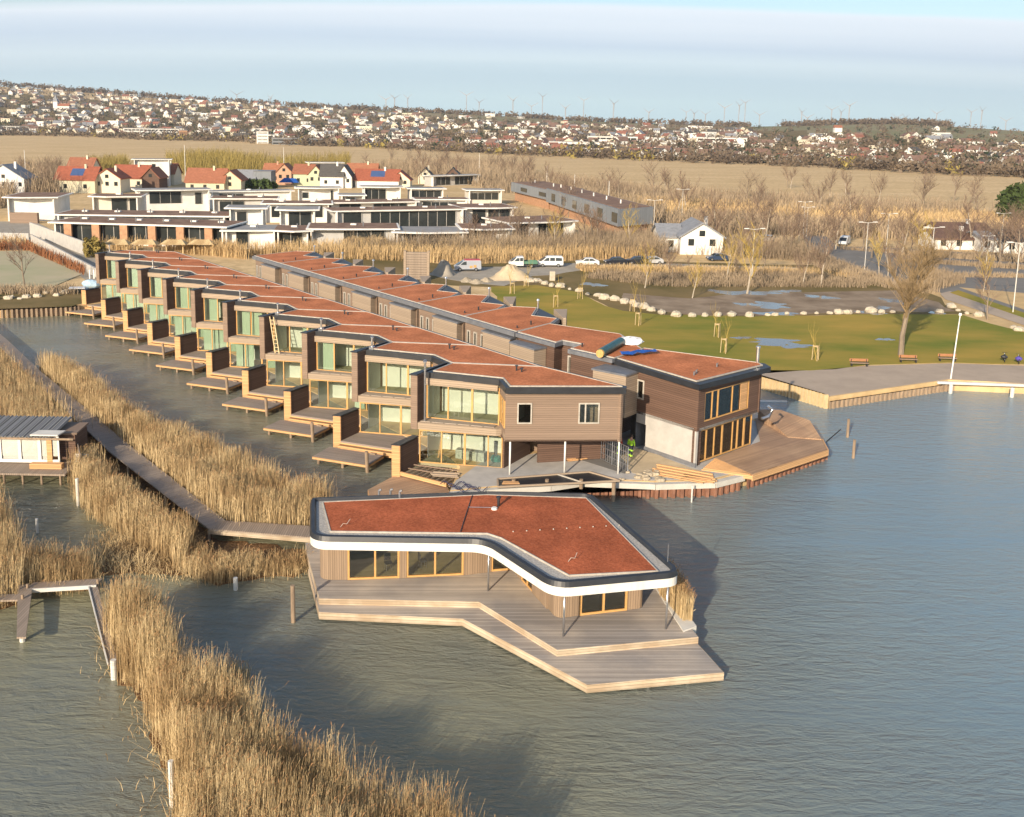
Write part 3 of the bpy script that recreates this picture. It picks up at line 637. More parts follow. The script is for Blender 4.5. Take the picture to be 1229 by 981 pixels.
a = MB(po_); a.prism([(-9.9, 53.9), (-8.4, 53.6), (-1.9, 54.5), (1.3, 55.1), (3.5, 49.7), (7.7, 50.8), (5.0, 57.8), (-10.1, 56.6)], .9, .93); a.build('room_floor', mat('olive_floor', (0.36, 0.30, 0.15), .6), pav)
for i, q in enumerate(((-.36, 52.23), (3.61, 47.3), (9.08, 48.26))):
    a = MB(po_); a.tube([(q[0], q[1], .9), (q[0], q[1], 3.42)], .055, 12); a.build('column', M['steel'], pav, smooth=True)
# a few chairs seen inside, leafy wreath sticker on the glass
def chair(x, y, rz, label):
    t = empty('desk_chair', (x, y, .93), rz, label, 'chair', 'chairs inside the pavilion')
    a = MB(); a.box(-.22, -.22, .42, .22, .22, .48); a.build('seat', M['black_metal'], t, bevel=.02)
    a = MB(); a.box(-.2, .2, .5, .2, .25, .95); a.build('backrest', M['black_metal'], t, bevel=.02)
    for s in (-.18, .18):
        for u in (-.18, .18): a = MB(); a.bar((s, u, 0), (s*.9, u*.9, .42), .03); a.build('leg', M['steel'], t)
chair(-6.3, 54.6, .4, 'dark chair behind the left pavilion window'); chair(-4.3, 55.0, 2.0, 'dark chair behind the second pavilion window')
# decks
a = MB(); M['deck_pav'] = boards('deck_pav', (0.54, 0.46, 0.375), 0.15, 'Y', R(-2), var=0.26, gap=0.13, gapc=.35, weather=(0.62, 0.66, 0.74), wscale=.22)
M['fascia_wood'] = boards('fascia_wood', (0.58, 0.48, 0.35), 0.16, 'Z', 0, var=0.2, gap=0.08, gapc=.4, weather=(.75, .68, .62), wscale=.7)
dk = empty('pavilion_deck', (0, 52, 0), 0, 'large stepped timber deck around the red-roofed pavilion, standing on piles', 'deck')
up = [(-11.75, 57.4), (-9.7, 50.95), (-.85, 50.9), (3.23, 45.97), (10.62, 47.5), (9.3, 53.3), (6.6, 60.2), (-11.9, 58.2)]
f_ = G(383.4, 734.6, .55); g_ = G(555.5, 742.7, .55)
low = [(f_.x-1.6, f_.y+5.2), (f_.x, f_.y), (g_.x, g_.y), (4.54, 43.44), (11.36, 44.75), (10.55, 47.6), (9, 50), (0, 54)]
dO = (0, 52, 0)
a = MB(dO); a.prism(up, .84, .9); a.build('upper_platform', M['deck_pav'], dk)
a = MB(dO); strip_ring(a, inset(up, -.03), inset(up, .08), .5, .895); a.build('upper_fascia', M['fascia_wood'], dk)
a = MB(dO); a.prism(low, .49, .55); a.build('lower_platform', M['deck_pav'], dk)
a = MB(dO); strip_ring(a, inset(low, -.03), inset(low, .08), .13, .545); a.build('lower_fascia', M['fascia_wood'], dk)
for (x, y) in [(-9.3, 50.6), (-7.2, 50.5), (-5, 50.4), (-2.8, 50.2), (-.2, 48.5), (1.8, 46.6), (3.6, 44.8), (5.2, 43.9), (7.6, 44.3), (9.6, 44.7), (11.0, 45.2), (-10.8, 55), (-11.3, 57)]:
    p_ = MB(dO); p_.tube([(x, y, -1), (x, y, .5)], .1, 8); p_.build('pile', M['concrete_pale'], dk)
# reed planter on the deck's right edge
M['reed'] = mat('reed', (0.33, 0.22, 0.105), .85, 0, 7, spec=.15, c2=(0.78, 0.62, 0.36), stretch=(1, 1, .06))
M['reed_plume'] = mat('reed_plume', (0.30, 0.17, 0.08), .9, .3, 2)
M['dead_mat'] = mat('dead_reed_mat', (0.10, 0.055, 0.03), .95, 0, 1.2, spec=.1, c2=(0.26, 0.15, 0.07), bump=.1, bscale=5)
pl = empty('reed_planter', (9.7, 50.6, .9), 0, 'narrow planter of golden reeds on the right edge of the pavilion deck', 'planter')
a = MB((9.7, 50.6, .9)); a.prism([(9.5, 50.9), (9.2, 53.2), (10.0, 52.6), (10.75, 48.5), (9.95, 47.95)], .55, .98); a.build('trough', M['concrete_pale'], pl)

# ------------------------------------------------------------------ reeds (bundles of single stalks)
def pip(x, y, poly):
    c = np.zeros(len(x), bool); n = len(poly)
    for i in range(n):
        x1, y1 = poly[i]; x2, y2 = poly[(i+1) % n]
        m_ = ((y1 > y) != (y2 > y)) & (x < (x2-x1)*(y-y1)/((y2-y1) or 1e-9)+x1); c ^= m_
    return c
def scatter(poly, n, clump=0.0):
    P = np.array(poly); lo, hi = P.min(0), P.max(0); out = []
    while sum(len(q) for q in out) < n:
        q = rng.uniform(lo, hi, (n*2, 2)); q = q[pip(q[:, 0], q[:, 1], poly)]
        if clump:
            s = np.sin(q[:, 0]*1.9+np.sin(q[:, 1]*1.3)*2)+np.sin(q[:, 1]*2.3+q[:, 0]*.7)
            q = q[rng.uniform(-2, 2, len(q)) < s+2-clump*2]
        out.append(q)
    return np.concatenate(out)[:n]
def reeds(name, poly, n, h=(2.2, 3.2), wd=0.03, lean=0.25, label=None, z=0.0, plume=.35, parent=None, matn='reed', o=(0, 0), clump=.3, hfun=None, jit=0.0, broken=0.0):
    q = scatter(poly, n, clump)-np.array(o); n = len(q)
    q = q+rng.normal(0, jit, q.shape); hh = rng.uniform(h[0], h[1], n)*(1+0.2*np.sin(q[:, 0]*.9)*np.sin(q[:, 1]*1.1))
    if hfun is not None: hh = hh*hfun(q)
    an = rng.uniform(0, 2*np.pi, n)+0; ln = np.abs(rng.normal(0, lean, n))*hh*.6
    br = rng.random(n) < broken; hh = np.where(br, hh*rng.uniform(.35, .75, n), hh); ln = np.where(br, hh*rng.uniform(.5, 1.3, n), ln)
    gust = np.array([0.10, 0.05])
    wa = rng.uniform(0, np.pi, n); wx, wy = np.cos(wa)*wd/2, np.sin(wa)*wd/2
    V = []; 
    lev = [(0, 1, 0), (.5, .9, .25), (1, .35, 1)]
    for t_, wf, bend in lev:
        cx = q[:, 0]+np.cos(an)*ln*bend+gust[0]*hh*bend*.3; cy = q[:, 1]+np.sin(an)*ln*bend+gust[1]*hh*bend*.3; cz = z+hh*t_*(1-.1*bend*(ln/hh))
        V.append(np.stack([cx-wx*wf, cy-wy*wf, cz], 1)); V.append(np.stack([cx+wx*wf, cy+wy*wf, cz], 1))
    V = np.stack(V, 1)                                # n,6,3
    base = np.arange(n)[:, None]*6
    Q = np.concatenate([base+np.array([[0, 1, 3, 2]]), base+np.array([[2, 3, 5, 4]])])
    # drooping leaves
    nl = n//3; li = rng.integers(0, n, nl); t_ = rng.uniform(.3, .85, nl); la = rng.uniform(0, 2*np.pi, nl); ll = rng.uniform(.25, .6, nl)*min(1, h[1]/2.5)
    cx = q[li, 0]+np.cos(an[li])*ln[li]*t_*.6; cy = q[li, 1]+np.sin(an[li])*ln[li]*t_*.6; cz = z+hh[li]*t_
    A = np.stack([cx, cy, cz-wd*.5], 1); B = np.stack([cx, cy, cz+wd*.5], 1); C = np.stack([cx+np.cos(la)*ll*.5, cy+np.sin(la)*ll*.5, cz+ll*.5-wd*.3], 1); D = np.stack([cx+np.cos(la)*ll*.5, cy+np.sin(la)*ll*.5, cz+ll*.5+wd*.7], 1)
    VL = np.stack([A, B, C, D], 1); bl = 6*n+np.arange(nl)[:, None]*4; QL = bl+np.array([[0, 2, 3, 1]])
    Vt = np.concatenate([V.reshape(-1, 3), VL.reshape(-1, 3)]); Qt = np.concatenate([Q, QL])
    # plumes
    npl = int(n*plume); pi_ = rng.choice(n, npl, replace=False); pb = len(Vt)
    top = (V[pi_, 4]+V[pi_, 5])/2; s = rng.uniform(.10, .24, npl)*min(1.2, h[1]/2.6); k_ = max(wd, .03)*1.0
    dirn = np.stack([np.cos(an[pi_])*.5+.4, np.sin(an[pi_])*.5+.2, rng.uniform(.5, 1, npl)], 1)
    pv = np.stack([top-[0, 0, .02], top+dirn*s[:, None]*.5+np.stack([wx, wy, 0*wx], 1)[pi_]*1.6, top+dirn*s[:, None], top+dirn*s[:, None]*.5-np.stack([wx, wy, 0*wx], 1)[pi_]*1.6], 1)
    o_ = np_mesh(name, Vt, Qt, M[matn], parent)
    if npl:
        me = o_.data; me.materials.append(M['reed_plume'])
        # plumes as a second sheet of faces in the same bed
        V2 = np.concatenate([Vt, pv.reshape(-1, 3)]); Q2 = np.concatenate([Qt, pb+np.arange(npl)[:, None]*4+np.array([[0, 1, 2, 3]])])
        bpy.data.objects.remove(o_); 
        if parent is not None: KIDS[parent.name].pop()
        o_ = np_mesh(name, V2, Q2, M[matn], parent); o_.data.materials.append(M['reed_plume'])
        mi = np.zeros(len(Q2), dtype=np.int32); mi[len(Qt):] = 1; o_.data.polygons.foreach_set('material_index', mi)
    if parent is None: tag(o_, label, kind='stuff')
    return o_
def gp(pts, z=0): return [(G(x, y, z).x, G(x, y, z).y) for x, y in pts]
_t = M['reed'].node_tree; _b = _t.nodes['Principled BSDF']; _src = _b.inputs['Base Color'].links[0].from_socket
_n = _t.nodes.new('ShaderNodeTexNoise'); _n.inputs['Scale'].default_value = .45; _n.inputs['Detail'].default_value = 3; _t.links.new([n for n in _t.nodes if n.type == 'TEX_COORD'][0].outputs['Object'], _n.inputs['Vector'])
_r = _t.nodes.new('ShaderNodeValToRGB'); _r.color_ramp.elements[0].position = .38; _r.color_ramp.elements[0].color = (.66, .60, .55, 1); _r.color_ramp.elements[1].position = .58; _r.color_ramp.elements[1].color = (1, 1, 1, 1); _t.links.new(_n.outputs['Fac'], _r.inputs[0])
_m = _t.nodes.new('ShaderNodeMix'); _m.data_type = 'RGBA'; _m.blend_type = 'MULTIPLY'; _m.inputs[0].default_value = 1; _t.links.new(_src, _m.inputs[6]); _t.links.new(_r.outputs[0], _m.inputs[7]); _t.links.new(_m.outputs[2], _b.inputs['Base Color'])
reeds('reed_clump', [(9.35, 51.8), (9.3, 53.0), (9.95, 52.5), (10.65, 49.0), (10.1, 49.0)], 1500, (1.5, 2.0), .02, .12, z=-.0, parent=pl, plume=.5, o=(9.7, 50.6))
KIDS['reed_planter'][-1]['kind'] = 'stuff'
bedA1 = gp([(134, 770), (150, 815), (178, 836), (192, 880), (211, 925), (220, 985), (224, 1130), (420, 1130), (560, 1130), (600, 1130), (580, 1075), (530, 1035), (478, 1005), (412, 980), (356, 948), (318, 916), (298, 885), (262, 862), (232, 850), (208, 832), (196, 800), (190, 765), (160, 750), (135, 752)])
reeds('reed_bed', bedA1, 40000, (1.9, 3.1), .022, .2, clump=.75, plume=.14, jit=.24, broken=.12)
bedB = gp([(94, 590), (113, 618), (156, 645), (190, 664), (222, 685), (255, 700), (293, 695), (362, 688), (372, 676), (330, 681), (262, 682), (222, 663), (185, 638), (155, 612), (125, 583), (104, 560), (92, 566)])
reeds('reed_bed', bedB, 16000, (1.4, 2.4), .026, .18, plume=.15, clump=.5, jit=.35, broken=.1, hfun=lambda q: np.where(q[:, 0] > G(238, 660).x, .5, 1.0))
bedC = gp([(50, 446), (110, 505), (180, 560), (235, 606), (268, 634), (280, 640), (378, 642), (398, 622), (350, 612), (300, 585), (240, 555), (170, 525), (105, 475), (72, 450)])
reeds('reed_bed', bedC, 28000, (1.8, 2.8), .03, .18, plume=.15, clump=.5, jit=.35, broken=.08)
bedD = gp([(-160, 560), (-60, 560), (0, 545), (72, 545), (98, 530), (70, 500), (38, 470), (8, 442), (-30, 425), (-160, 470)])
reeds('reed_bed', bedD, 16000, (1.7, 2.5), .03, .2, jit=.4, broken=.15, clump=.6)
bedE = gp([(-60, 690), (-20, 735), (0, 735), (24, 722), (28, 690), (14, 650), (0, 615), (-60, 600)])
reeds('reed_bed', bedE, 5000, (1.6, 2.6), .025, .22, jit=.3, broken=.15)
bedF = gp([(30, 702), (60, 712), (112, 708), (108, 680), (60, 672), (34, 680)])
reeds('reed_bed', bedF, 3500, (0.9, 1.7), .022, .35, jit=.3, broken=.2)
reeds('fallen_reeds', gp([(95, 685), (130, 640), (160, 648), (200, 668), (245, 694), (190, 692), (140, 690)]), 2600, (.25, .8), .03, 1.2, jit=.5, broken=.6, plume=0)
reeds('reed_tuft', gp([(262, 815), (285, 812), (300, 826), (280, 836), (258, 830)]), 500, (.7, 1.6), .025, .5, jit=.3, broken=.3)
reeds('fallen_reeds', bedA1, 3500, (.3, .9), .03, 1.2, jit=.9, broken=.6, plume=0)
# trampled dead reed in the shallow corner and under the beds
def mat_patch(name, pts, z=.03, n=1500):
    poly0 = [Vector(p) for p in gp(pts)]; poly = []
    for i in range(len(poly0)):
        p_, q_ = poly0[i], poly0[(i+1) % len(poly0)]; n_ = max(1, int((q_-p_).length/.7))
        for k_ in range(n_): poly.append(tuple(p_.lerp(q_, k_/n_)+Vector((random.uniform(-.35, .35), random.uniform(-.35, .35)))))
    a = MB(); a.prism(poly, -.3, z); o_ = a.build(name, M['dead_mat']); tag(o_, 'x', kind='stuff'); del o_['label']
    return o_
for pts in ([(100, 690), (150, 645), (200, 668), (240, 690), (180, 690), (140, 688)], [(126, 766), (140, 822), (172, 842), (188, 884), (207, 930), (216, 1130), (640, 1130), (560, 1042), (430, 988), (325, 918), (262, 866), (215, 838), (190, 765)],
            [(94, 592), (156, 648), (255, 703), (362, 690), (380, 664), (262, 648), (125, 515), (90, 505)], [(46, 440), (268, 638), (380, 645), (398, 622), (300, 588), (170, 528), (72, 452)], [(-160, 562), (72, 547), (98, 530), (70, 500), (8, 440), (-160, 468)], [(28, 705), (115, 710), (110, 678), (30, 676)], [(-60, 690), (-20, 737), (24, 724), (30, 690), (0, 612), (-60, 600)]):
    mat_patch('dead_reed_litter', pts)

# ------------------------------------------------------------------ boardwalk, posts, hut, small jetties
M['walk'] = boards('walk', (0.30, 0.25, 0.21), 0.15, 'Y', R(0), var=0.18, gap=0.13, gapc=.4)
wl = [G(*p, .9) for p in ((-60, 372), (0, 416), (16, 432), (78, 491), (130, 541), (251, 634.8))]
wr = [G(*p, .9) for p in ((-30, 375), (12, 411), (49, 446), (96, 484), (150, 530), (271, 625))]
bwk = empty('boardwalk', (-20, 75, 0), 0, 'long grey timber boardwalk crossing the reeds to the pavilion', 'boardwalk')
bo = (-20, 75, 0)
L0, L1 = Vector(G(78, 491, .9)[:2]), Vector(G(251, 634.8, .9)[:2]); ang = math.atan2((L1-L0).y, (L1-L0).x)
M['walk'] = boards('walk', (0.30, 0.25, 0.21), 0.15, 'X', -ang, var=0.18, gap=0.13, gapc=.4)
M['walk2'] = boards('walk2', (0.33, 0.26, 0.2), 0.15, 'X', 0, var=0.18, gap=0.13, gapc=.4)
a = MB(bo); a.prism([tuple(p[:2]) for p in wl]+[tuple(p[:2]) for p in reversed(wr)], .8, .9); a.build('walkway', M['walk'], bwk)
s1, s2, s3, s4 = G(251, 634.8, .9), G(271, 625, .9), G(384, 632, .9), G(384, 646, .9)
a = MB(bo); a.prism([s1[:2], s4[:2], s3[:2], s2[:2]], .79, .897); a.build('spur_walkway', M['walk2'], bwk)
a = MB(bo); a.bar((s1.x, s1.y-.05, .72), (s4.x, s4.y-.05, .72), .12, .26); a.build('edge_beam', M['fascia_wood'], bwk)
for k_ in range(14):
    t_ = k_/13; i0 = t_*4.999; i_ = int(i0); f = i0-i_; 
    for side in (wl, wr):
        q = side[i_].lerp(side[i_+1], f); p_ = MB(bo); p_.tube([(q.x, q.y, -1), (q.x, q.y, .8)], .1, 6); p_.build('pile', M['pile_wood'], bwk)
def post(px, py, top, rad=.13, label='', z=0, lean=(0, 0), group='weathered posts in the water', m_='pile_wood'):
    p = G(px, py, z); a = MB((p.x, p.y, 0)); a.tube([(p.x, p.y, -1), (p.x+lean[0], p.y+lean[1], top)], [rad, rad*.9], 10)
    o_ = a.build('mooring_post', M[m_]); return tag(o_, label, 'post', group)
post(352, 747, 2.15, .13, 'tall brown wooden post left of the pavilion deck')
post(283, 708, .75, .14, 'short pale post in front of the reeds left of the pavilion', m_='concrete_pale')
post(207, 968, 2.0, .12, 'thin grey post at the bottom left reed edge', m_='concrete_pale')
post(137, 815, 1.0, .16, 'pale post at the end of the narrow reed-side plank', m_='concrete_pale')
post(1017, 525, 1.7, .13, 'wooden post in open water, left of the two near the far deck')
post(1024, 550, 1.6, .13, 'wooden post in open water, right of the two near the far deck')
post(27, 770, .7, .15, 'pale post under the end of the small jetty at left', m_='concrete_pale')
post(94, 607, 2.0, .12, 'pale topped post beside the reed hut pond', m_='concrete_pale')
post(45, 640, 1.0, .1, 'small post in the reed pond below the hut', m_='concrete_pale')
a = MB(); q0, q1 = G(990, 527, .2), G(1000, 506, 1.6); a.tube([(q0.x, q0.y, -.2), (q1.x, q1.y-2, 1.5)], .05, 6); tag(a.build('leaning_branch', M['black_metal']), 'thin dark stick leaning out of the water beside the two posts', 'stick')
# narrow plank beside the reeds and small jetty
j = empty('reed_jetty', tuple(G(60, 712, 0)), 0, 'small grey jetty between the reed beds at lower left', 'jetty'); jo = G(60, 712, 0)
c1, c2, c3, c4 = G(0, 727, .7), G(24, 722, .7), G(30, 709, .7), G(115, 703, .7)
a = MB(jo); a.prism([(c1.x-4, c1.y+.2), (c2.x-.1, c2.y+.2), (c2.x-.1, c2.y+.9), (c1.x-4, c1.y+.9)], .6, .7); a.build('plank', M['walk2'], j)
e1_, e2_ = G(20, 765, .7), G(31, 765, .7)
a = MB(jo); a.prism([e1_[:2], e2_[:2], (c3.x+.1, c3.y+.7), (c3.x-.75, c3.y+.7)], .61, .71); a.build('plank', M['walk2'], j)
a = MB(jo); a.prism([(c3.x, c3.y+.2), (c4.x, c4.y+.1), (c4.x, c4.y+.9), (c3.x, c3.y+1)], .6, .7); a.build('plank', M['walk2'], j)
a = MB(jo); a.bar((c3.x, c3.y+.15, .6), (c4.x, c4.y+.05, .6), .08, .22); a.build('beam', M['concrete_pale'], j)
for q in (c3, c4, c2): p_ = MB(jo); p_.tube([(q.x, q.y+.3, -1), (q.x, q.y+.3, .95)], .08, 8); p_.build('pile', M['pile_wood'], j)
t1, t2 = G(112, 706, .6), G(136, 798, .6)
pk = empty('gang_plank', tuple(Vector((t1.x, t1.y, 0))), 0, 'narrow grey gang plank running along the edge of the tall reeds', 'plank')
a = MB((t1.x, t1.y, 0)); a.bar(t1, t2, .45, .08); a.build('board', M['walk2'], pk); a = MB((t1.x, t1.y, 0)); a.bar(t1-Vector((.27, 0, -.05)), t2-Vector((.27, 0, -.05)), .06, .1); a.build('rail', M['concrete_pale'], pk)
# reed hut at left
ho = G(40, 560, .9); ho = Vector((ho.x, ho.y, 0))
M['glass_clear'] = glass('glass_clear', (0.97, 0.97, 0.97), .1)
hut = empty('reed_hut', ho, 0, 'small white reed-side hut with corrugated roof and curtained windows at left', 'hut')
w0, w1 = G(-60, 562, 1.0), G(72, 556, 1.0); 
HX0, HX1, HY = w0.x, w1.x, w1.y; zf, zh = 1.0, 3.1
a = MB(ho); a.box(HX0, HY+.12, zf, HX1-1.0, HY+3.0, zh); a.build('wall', M['plaster_white'], hut)
a = MB(ho); a.box(HX1-1.0, HY+.8, zf, HX1+.9, HY+3.0, zh-.1); a.build('shed_wall', M['cladding_dark'], hut)
fx = HX0
wdt = (HX1-HX0)/5
for k_ in range(5):
    x = HX0+k_*wdt
    fo = MB(ho); 
    fo.box(x, HY, zf, x+.12, HY+.1, zh); fo.box(x+wdt-.12, HY, zf, x+wdt, HY+.1, zh); fo.box(x+.12, HY, zf, x+wdt-.12, HY+.1, zf+.25); fo.box(x+.12, HY, zh-.15, x+wdt-.12, HY+.1, zh)
    fw_ = fo.build('window', M['plaster_white'], hut)
    g_m = MB(ho); g_m.box(x+.12, HY+.05, zf+.25, x+wdt-.12, HY+.07, zh-.15); g_m.build('pane', M['glass_clear'], fw_)
    cu = MB(ho); n_w = 10
    for u in range(n_w):
        xa = x+.14+(wdt-.3)*u/n_w; xb = x+.14+(wdt-.3)*(u+1)/n_w; cu.prism([(xa, HY+.085), (xb, HY+.085), ((xa+xb)/2, HY+.11)], zf+.5, zh-.2)
    cu.build('curtain', M['room_white'], fw_)
a = MB(ho); a.box(HX1-.95, HY-.02, zf, HX1-.55, HY+.8, zh-.05); a.build('corner_panel', M['larch'], hut)
M['corrugated'] = boards('corrugated', (0.30, 0.30, 0.30), 0.22, 'X', 0, var=.1, gap=.45, gapc=.45)
a = MB(ho); r_y0, r_y1 = HY-.5, HY+3.3
nx = 46; x0_, x1_ = HX0-.3, HX1-.35; bb = len(a.v)
for i in range(nx+1):
    x = x0_+(x1_-x0_)*i/nx; dz = .05*(1 if i % 2 else -1)
    a.v += [(x, r_y0, 3.2+dz), (x, r_y1, 3.65+dz)]
for i in range(nx): a.f.append((bb+2*i, bb+2*i+2, bb+2*i+3, bb+2*i+1))
o_ = a.build('roof', M['corrugated'], hut); sm = o_.modifiers.new('solid', 'SOLIDIFY'); sm.thickness = .04
a = MB(ho); a.bar((HX0-.3, r_y0+.05, 3.05), (HX1+1.3, r_y0+.05, 3.05), .1, .14); a.build('eaves_beam', M['pile_wood'], hut)
a = MB(ho); a.prism([(HX1-1.9, r_y0-.05), (HX1+.2, r_y0-.05), (HX1+.3, HY+.6), (HX1-1.7, HY+.6)], 3.3, 3.4); a.build('porch_roof', M['concrete_pale'], hut)
a = MB(ho); a.prism([(HX1-1.0, HY+.5), (HX1+1.0, HY+.9), (HX1+.8, HY+3.6), (HX1-1.0, HY+3.6)], 3.0, 3.12); a.build('shed_roof', M['cladding'], hut)
a = MB(ho); a.box(HX0-1, HY-2.1, .75, HX1+1.3, HY+3.4, .9); a.build('platform', M['walk2'], hut)
for k_ in range(7): p_ = MB(ho); x = HX0+k_*1.4; p_.tube([(x, HY-1.9, -1), (x, HY-1.9, .78)], .09, 8); p_.build('pile', M['pile_wood'], hut)
a = MB(ho); q = G(58, 562, .9)
ch = empty('plank_stack', (q.x-1.3, HY-1.1, .9), 0, 'low stack of pale planks on the hut platform', 'timber'); a = MB(); [a.box(-.0, i_*.0, .13*i_, 2.4, .5, .13*i_+.12) for i_ in range(3)]; a.build('planks', M['larch'], ch)
q = G(84, 565, .9); b0 = empty('garden_bench', (q.x, HY-.6, .9), 0, 'white slatted bench at the corner of the reed hut', 'bench')
for k_ in range(3): a = MB(); a.box(0, .3, .5+.17*k_, 1.0, .34, .62+.17*k_); a.build('backrest_slat', M['plaster_white'], b0)
a = MB(); a.box(0, 0, .42, 1.0, .3, .47); a.build('seat', M['plaster_white'], b0)
for x in (.03, .9): a = MB(); a.box(x, 0, 0, x+.06, .3, .42); a.build('leg', M['plaster_white'], b0)
q1, q2 = G(84, 506, 1.2), G(97, 560, 1.2)
a = MB((q1.x, q1.y, 0)); a.wall((q1.x, q1.y), (q2.x, q2.y), .6, 2.2, .06); tag(a.build('board_fence', M['walk2']), 'grey board screen behind the reed hut, beside the boardwalk', 'fence')
# ================================================================== FAR ROW
FG = 'houses of the second row'
def FS(i): return (1.4-5.2*i, 88.8+6.93*i)
VF, RF = Vector((-5.2, 6.93)), Vector((5.0, 6.1))
def far_parts(t):
    """house frame: origin at the southern roof corner; VF along the row, RF across to the garden side"""
    def q(a, b): v = VF*a+RF*b; return (v.x, v.y)
    w = MB(); w.prism([q(.02, .06), q(.98, .06), q(.98, .95), q(.42, .95), q(.30, .72), q(.02, .9)], 1.15, 7.75); w.build('wall', M['cladding'], t)
    nd = Vector((VF.y, -VF.x)).normalized()      # not used for placing
    out = (-RF).normalized()
    def s(a, d): v = VF*a+out*d; return (v.x, v.y)
    b = MB(); b.prism([s(.04, -.6), s(.04, .34), s(.52, .44), s(.52, -.6)], 1.15, 7.45); b.build('entrance_box', M['cladding_pale'], t)
    g = MB(); g.prism([s(.02, -.5), s(.02, .42), s(.54, .52), s(.54, -.5)], 7.45, 7.6); g.build('entrance_roof', M['grey_metal'], t)
    for a0 in (.60, .74, .87):
        window(t, 'window', s(a0, -.42), s(a0+.06, -.42), 4.9, 6.9, (), .12, .12, frame=M['zinc_strip'], gl=M['glass_dark'])
    roof = [q(0, 0), q(1, 0), q(1, 1), (VF*1+RF*1)+Vector((0, 0)), ]
    n1 = VF+RF
    pts = [(0, 0), q(1, 0), q(1, 1), (2.75, 12.55), (2.1, 8.3), (4.6, 7.0), q(0, .78)]
    r = MB(); r.prism(pts, 7.72, 8.14); rf = r.build('roof', M['grey_metal'], t)
    ds = [.42, .1, .12, .3, .3, .3, .1]
    i0 = inset(pts, [d-.09 for d in ds]); i1 = inset(pts, ds)
    e = MB(); strip_ring(e, i0, i1, 8.1, 8.21); e.build('edging', M['zinc_strip'], rf)
    sd = MB(); sd.prism(i1, 8.1, 8.17); sd.build('sedum', M['sedum'], rf)
    c = MB(); b0 = len(c.v)                      # sloping dark sheet in the notch and the pale fin beyond it
    c.prism([(2.75, 12.5), (2.15, 8.4), (4.6, 7.1), (5.2, 11.6)], 6.9, [8.1, 8.05, 8.05, 7.1]); c.build('sloping_sheet', M['black_metal'], rf)
    f = MB(); f.prism([(4.2, 11.2), (5.6, 11.4), (5.2, 6.6), (4.9, 6.6)], 1.15, 8.3); f.build('garden_fin', M['cladding_pale'], t)
    f = MB(); f.tube([(2.6, 12.2, 8.1), (2.6, 12.2, 9.0)], .1); f.tube([(2.6, 12.2, 9.0), (2.6, 12.2, 9.15)], [.17, .12]); f.build('flue', M['steel'], t)
    f = MB(); v = VF*.12+RF*.45; f.tube([(v.x, v.y, 8.1), (v.x, v.y, 8.55)], .08); f.build('vent_pipe', M['black_metal'], rf)
    f = MB(); v = VF*.12+RF*.18; f.tube([(v.x, v.y, 8.1), (v.x, v.y, 8.4)], .07); f.build('vent_pipe', M['black_metal'], rf)
p0 = FS(0); f0 = empty('row_house', (p0[0], p0[1], 0), 0, 'nearest complete orange-roofed house of the second row, behind the house with the insulation roll', 'house', FG)
far_parts(f0)
fl_ = ['second nearest house of the second row, orange roof with dark notch', 'third nearest house of the second row, orange planted roof', 'middle house of the second row, orange planted roof with flue', 'third farthest house of the second row, orange planted roof', 'second farthest house of the second row, orange planted roof', 'farthest house of the second row, near the dark reeds and yard']
for i in range(1, 7):
    c = copy_tree(f0); p_ = FS(i); c.location = (p_[0], p_[1], 0); relabel(c, fl_[i-1], FG)
# house with the recess and the insulation roll
t = empty('row_house', (6, 85, 0), 0, 'dark brown second-row house whose roof carries an insulation roll and blue sheet', 'house', FG); o = (6, 85, 0)
pts = [(1.5, 88.6), (4.9, 84.4), (5.7, 85.5), (7.2, 84.3), (5.9, 82.3), (9.35, 78.95), (12.5, 82.9), (11.3, 89.0), (4.9, 93.2)]
a = MB(o); a.prism(inset(pts, .22), 1.15, 7.8); a.build('wall', M['cladding_dark'], t)
a = MB(o); a.prism(pts, 7.78, 8.12); rf = a.build('roof', M['grey_metal'], t)
ii = inset(pts, [.45, .2, .2, .2, .45, .1, .25, .25, .1]); i2 = inset(pts, [.36, .1, .1, .1, .36, .02, .16, .16, .02])
a = MB(o); strip_ring(a, i2, ii, 8.1, 8.2); a.build('edging', M['zinc_strip'], rf)
a = MB(o); a.prism(ii, 8.1, 8.17); a.build('sedum', M['sedum'], rf)
a = MB(o); a.prism([(1.6, 88.1), (1.0, 87.3), (3.1, 84.6), (4.2, 85.5)], 1.15, 7.45); a.build('entrance_box', M['cladding_pale'], t)
a = MB(o); a.prism([(1.6, 88.2), (.9, 87.25), (3.1, 84.45), (4.3, 85.5)], 7.45, 7.6); a.build('entrance_roof', M['grey_metal'], t)
a = MB(o); a.prism([(8.9, 79.3), (7.7, 77.9), (10.15, 76.0), (11.5, 77.6)], 4.0, 7.45); a.build('link_box', M['cladding_pale'], t)
a = MB(o); a.prism([(8.9, 79.5), (7.55, 77.9), (10.15, 75.85), (11.6, 77.6)], 7.45, 7.6); a.build('link_roof', M['grey_metal'], t)
window(t, 'window', (3.0, 86.75), (3.55, 86.05), 4.9, 7.0, (), .12, .6, frame=M['zinc_strip'], gl=M['glass_dark'], o=o)
window(t, 'window', (6.25, 84.95), (6.9, 84.4), 4.6, 7.0, (.5,), .12, .5, frame=M['zinc_strip'], gl=M['glass_dark'], o=o)
a = MB(o); a.tube([(7.2, 83.2, 8.15), (7.2, 83.2, 8.5)], .07); a.build('vent_pipe', M['black_metal'], rf)
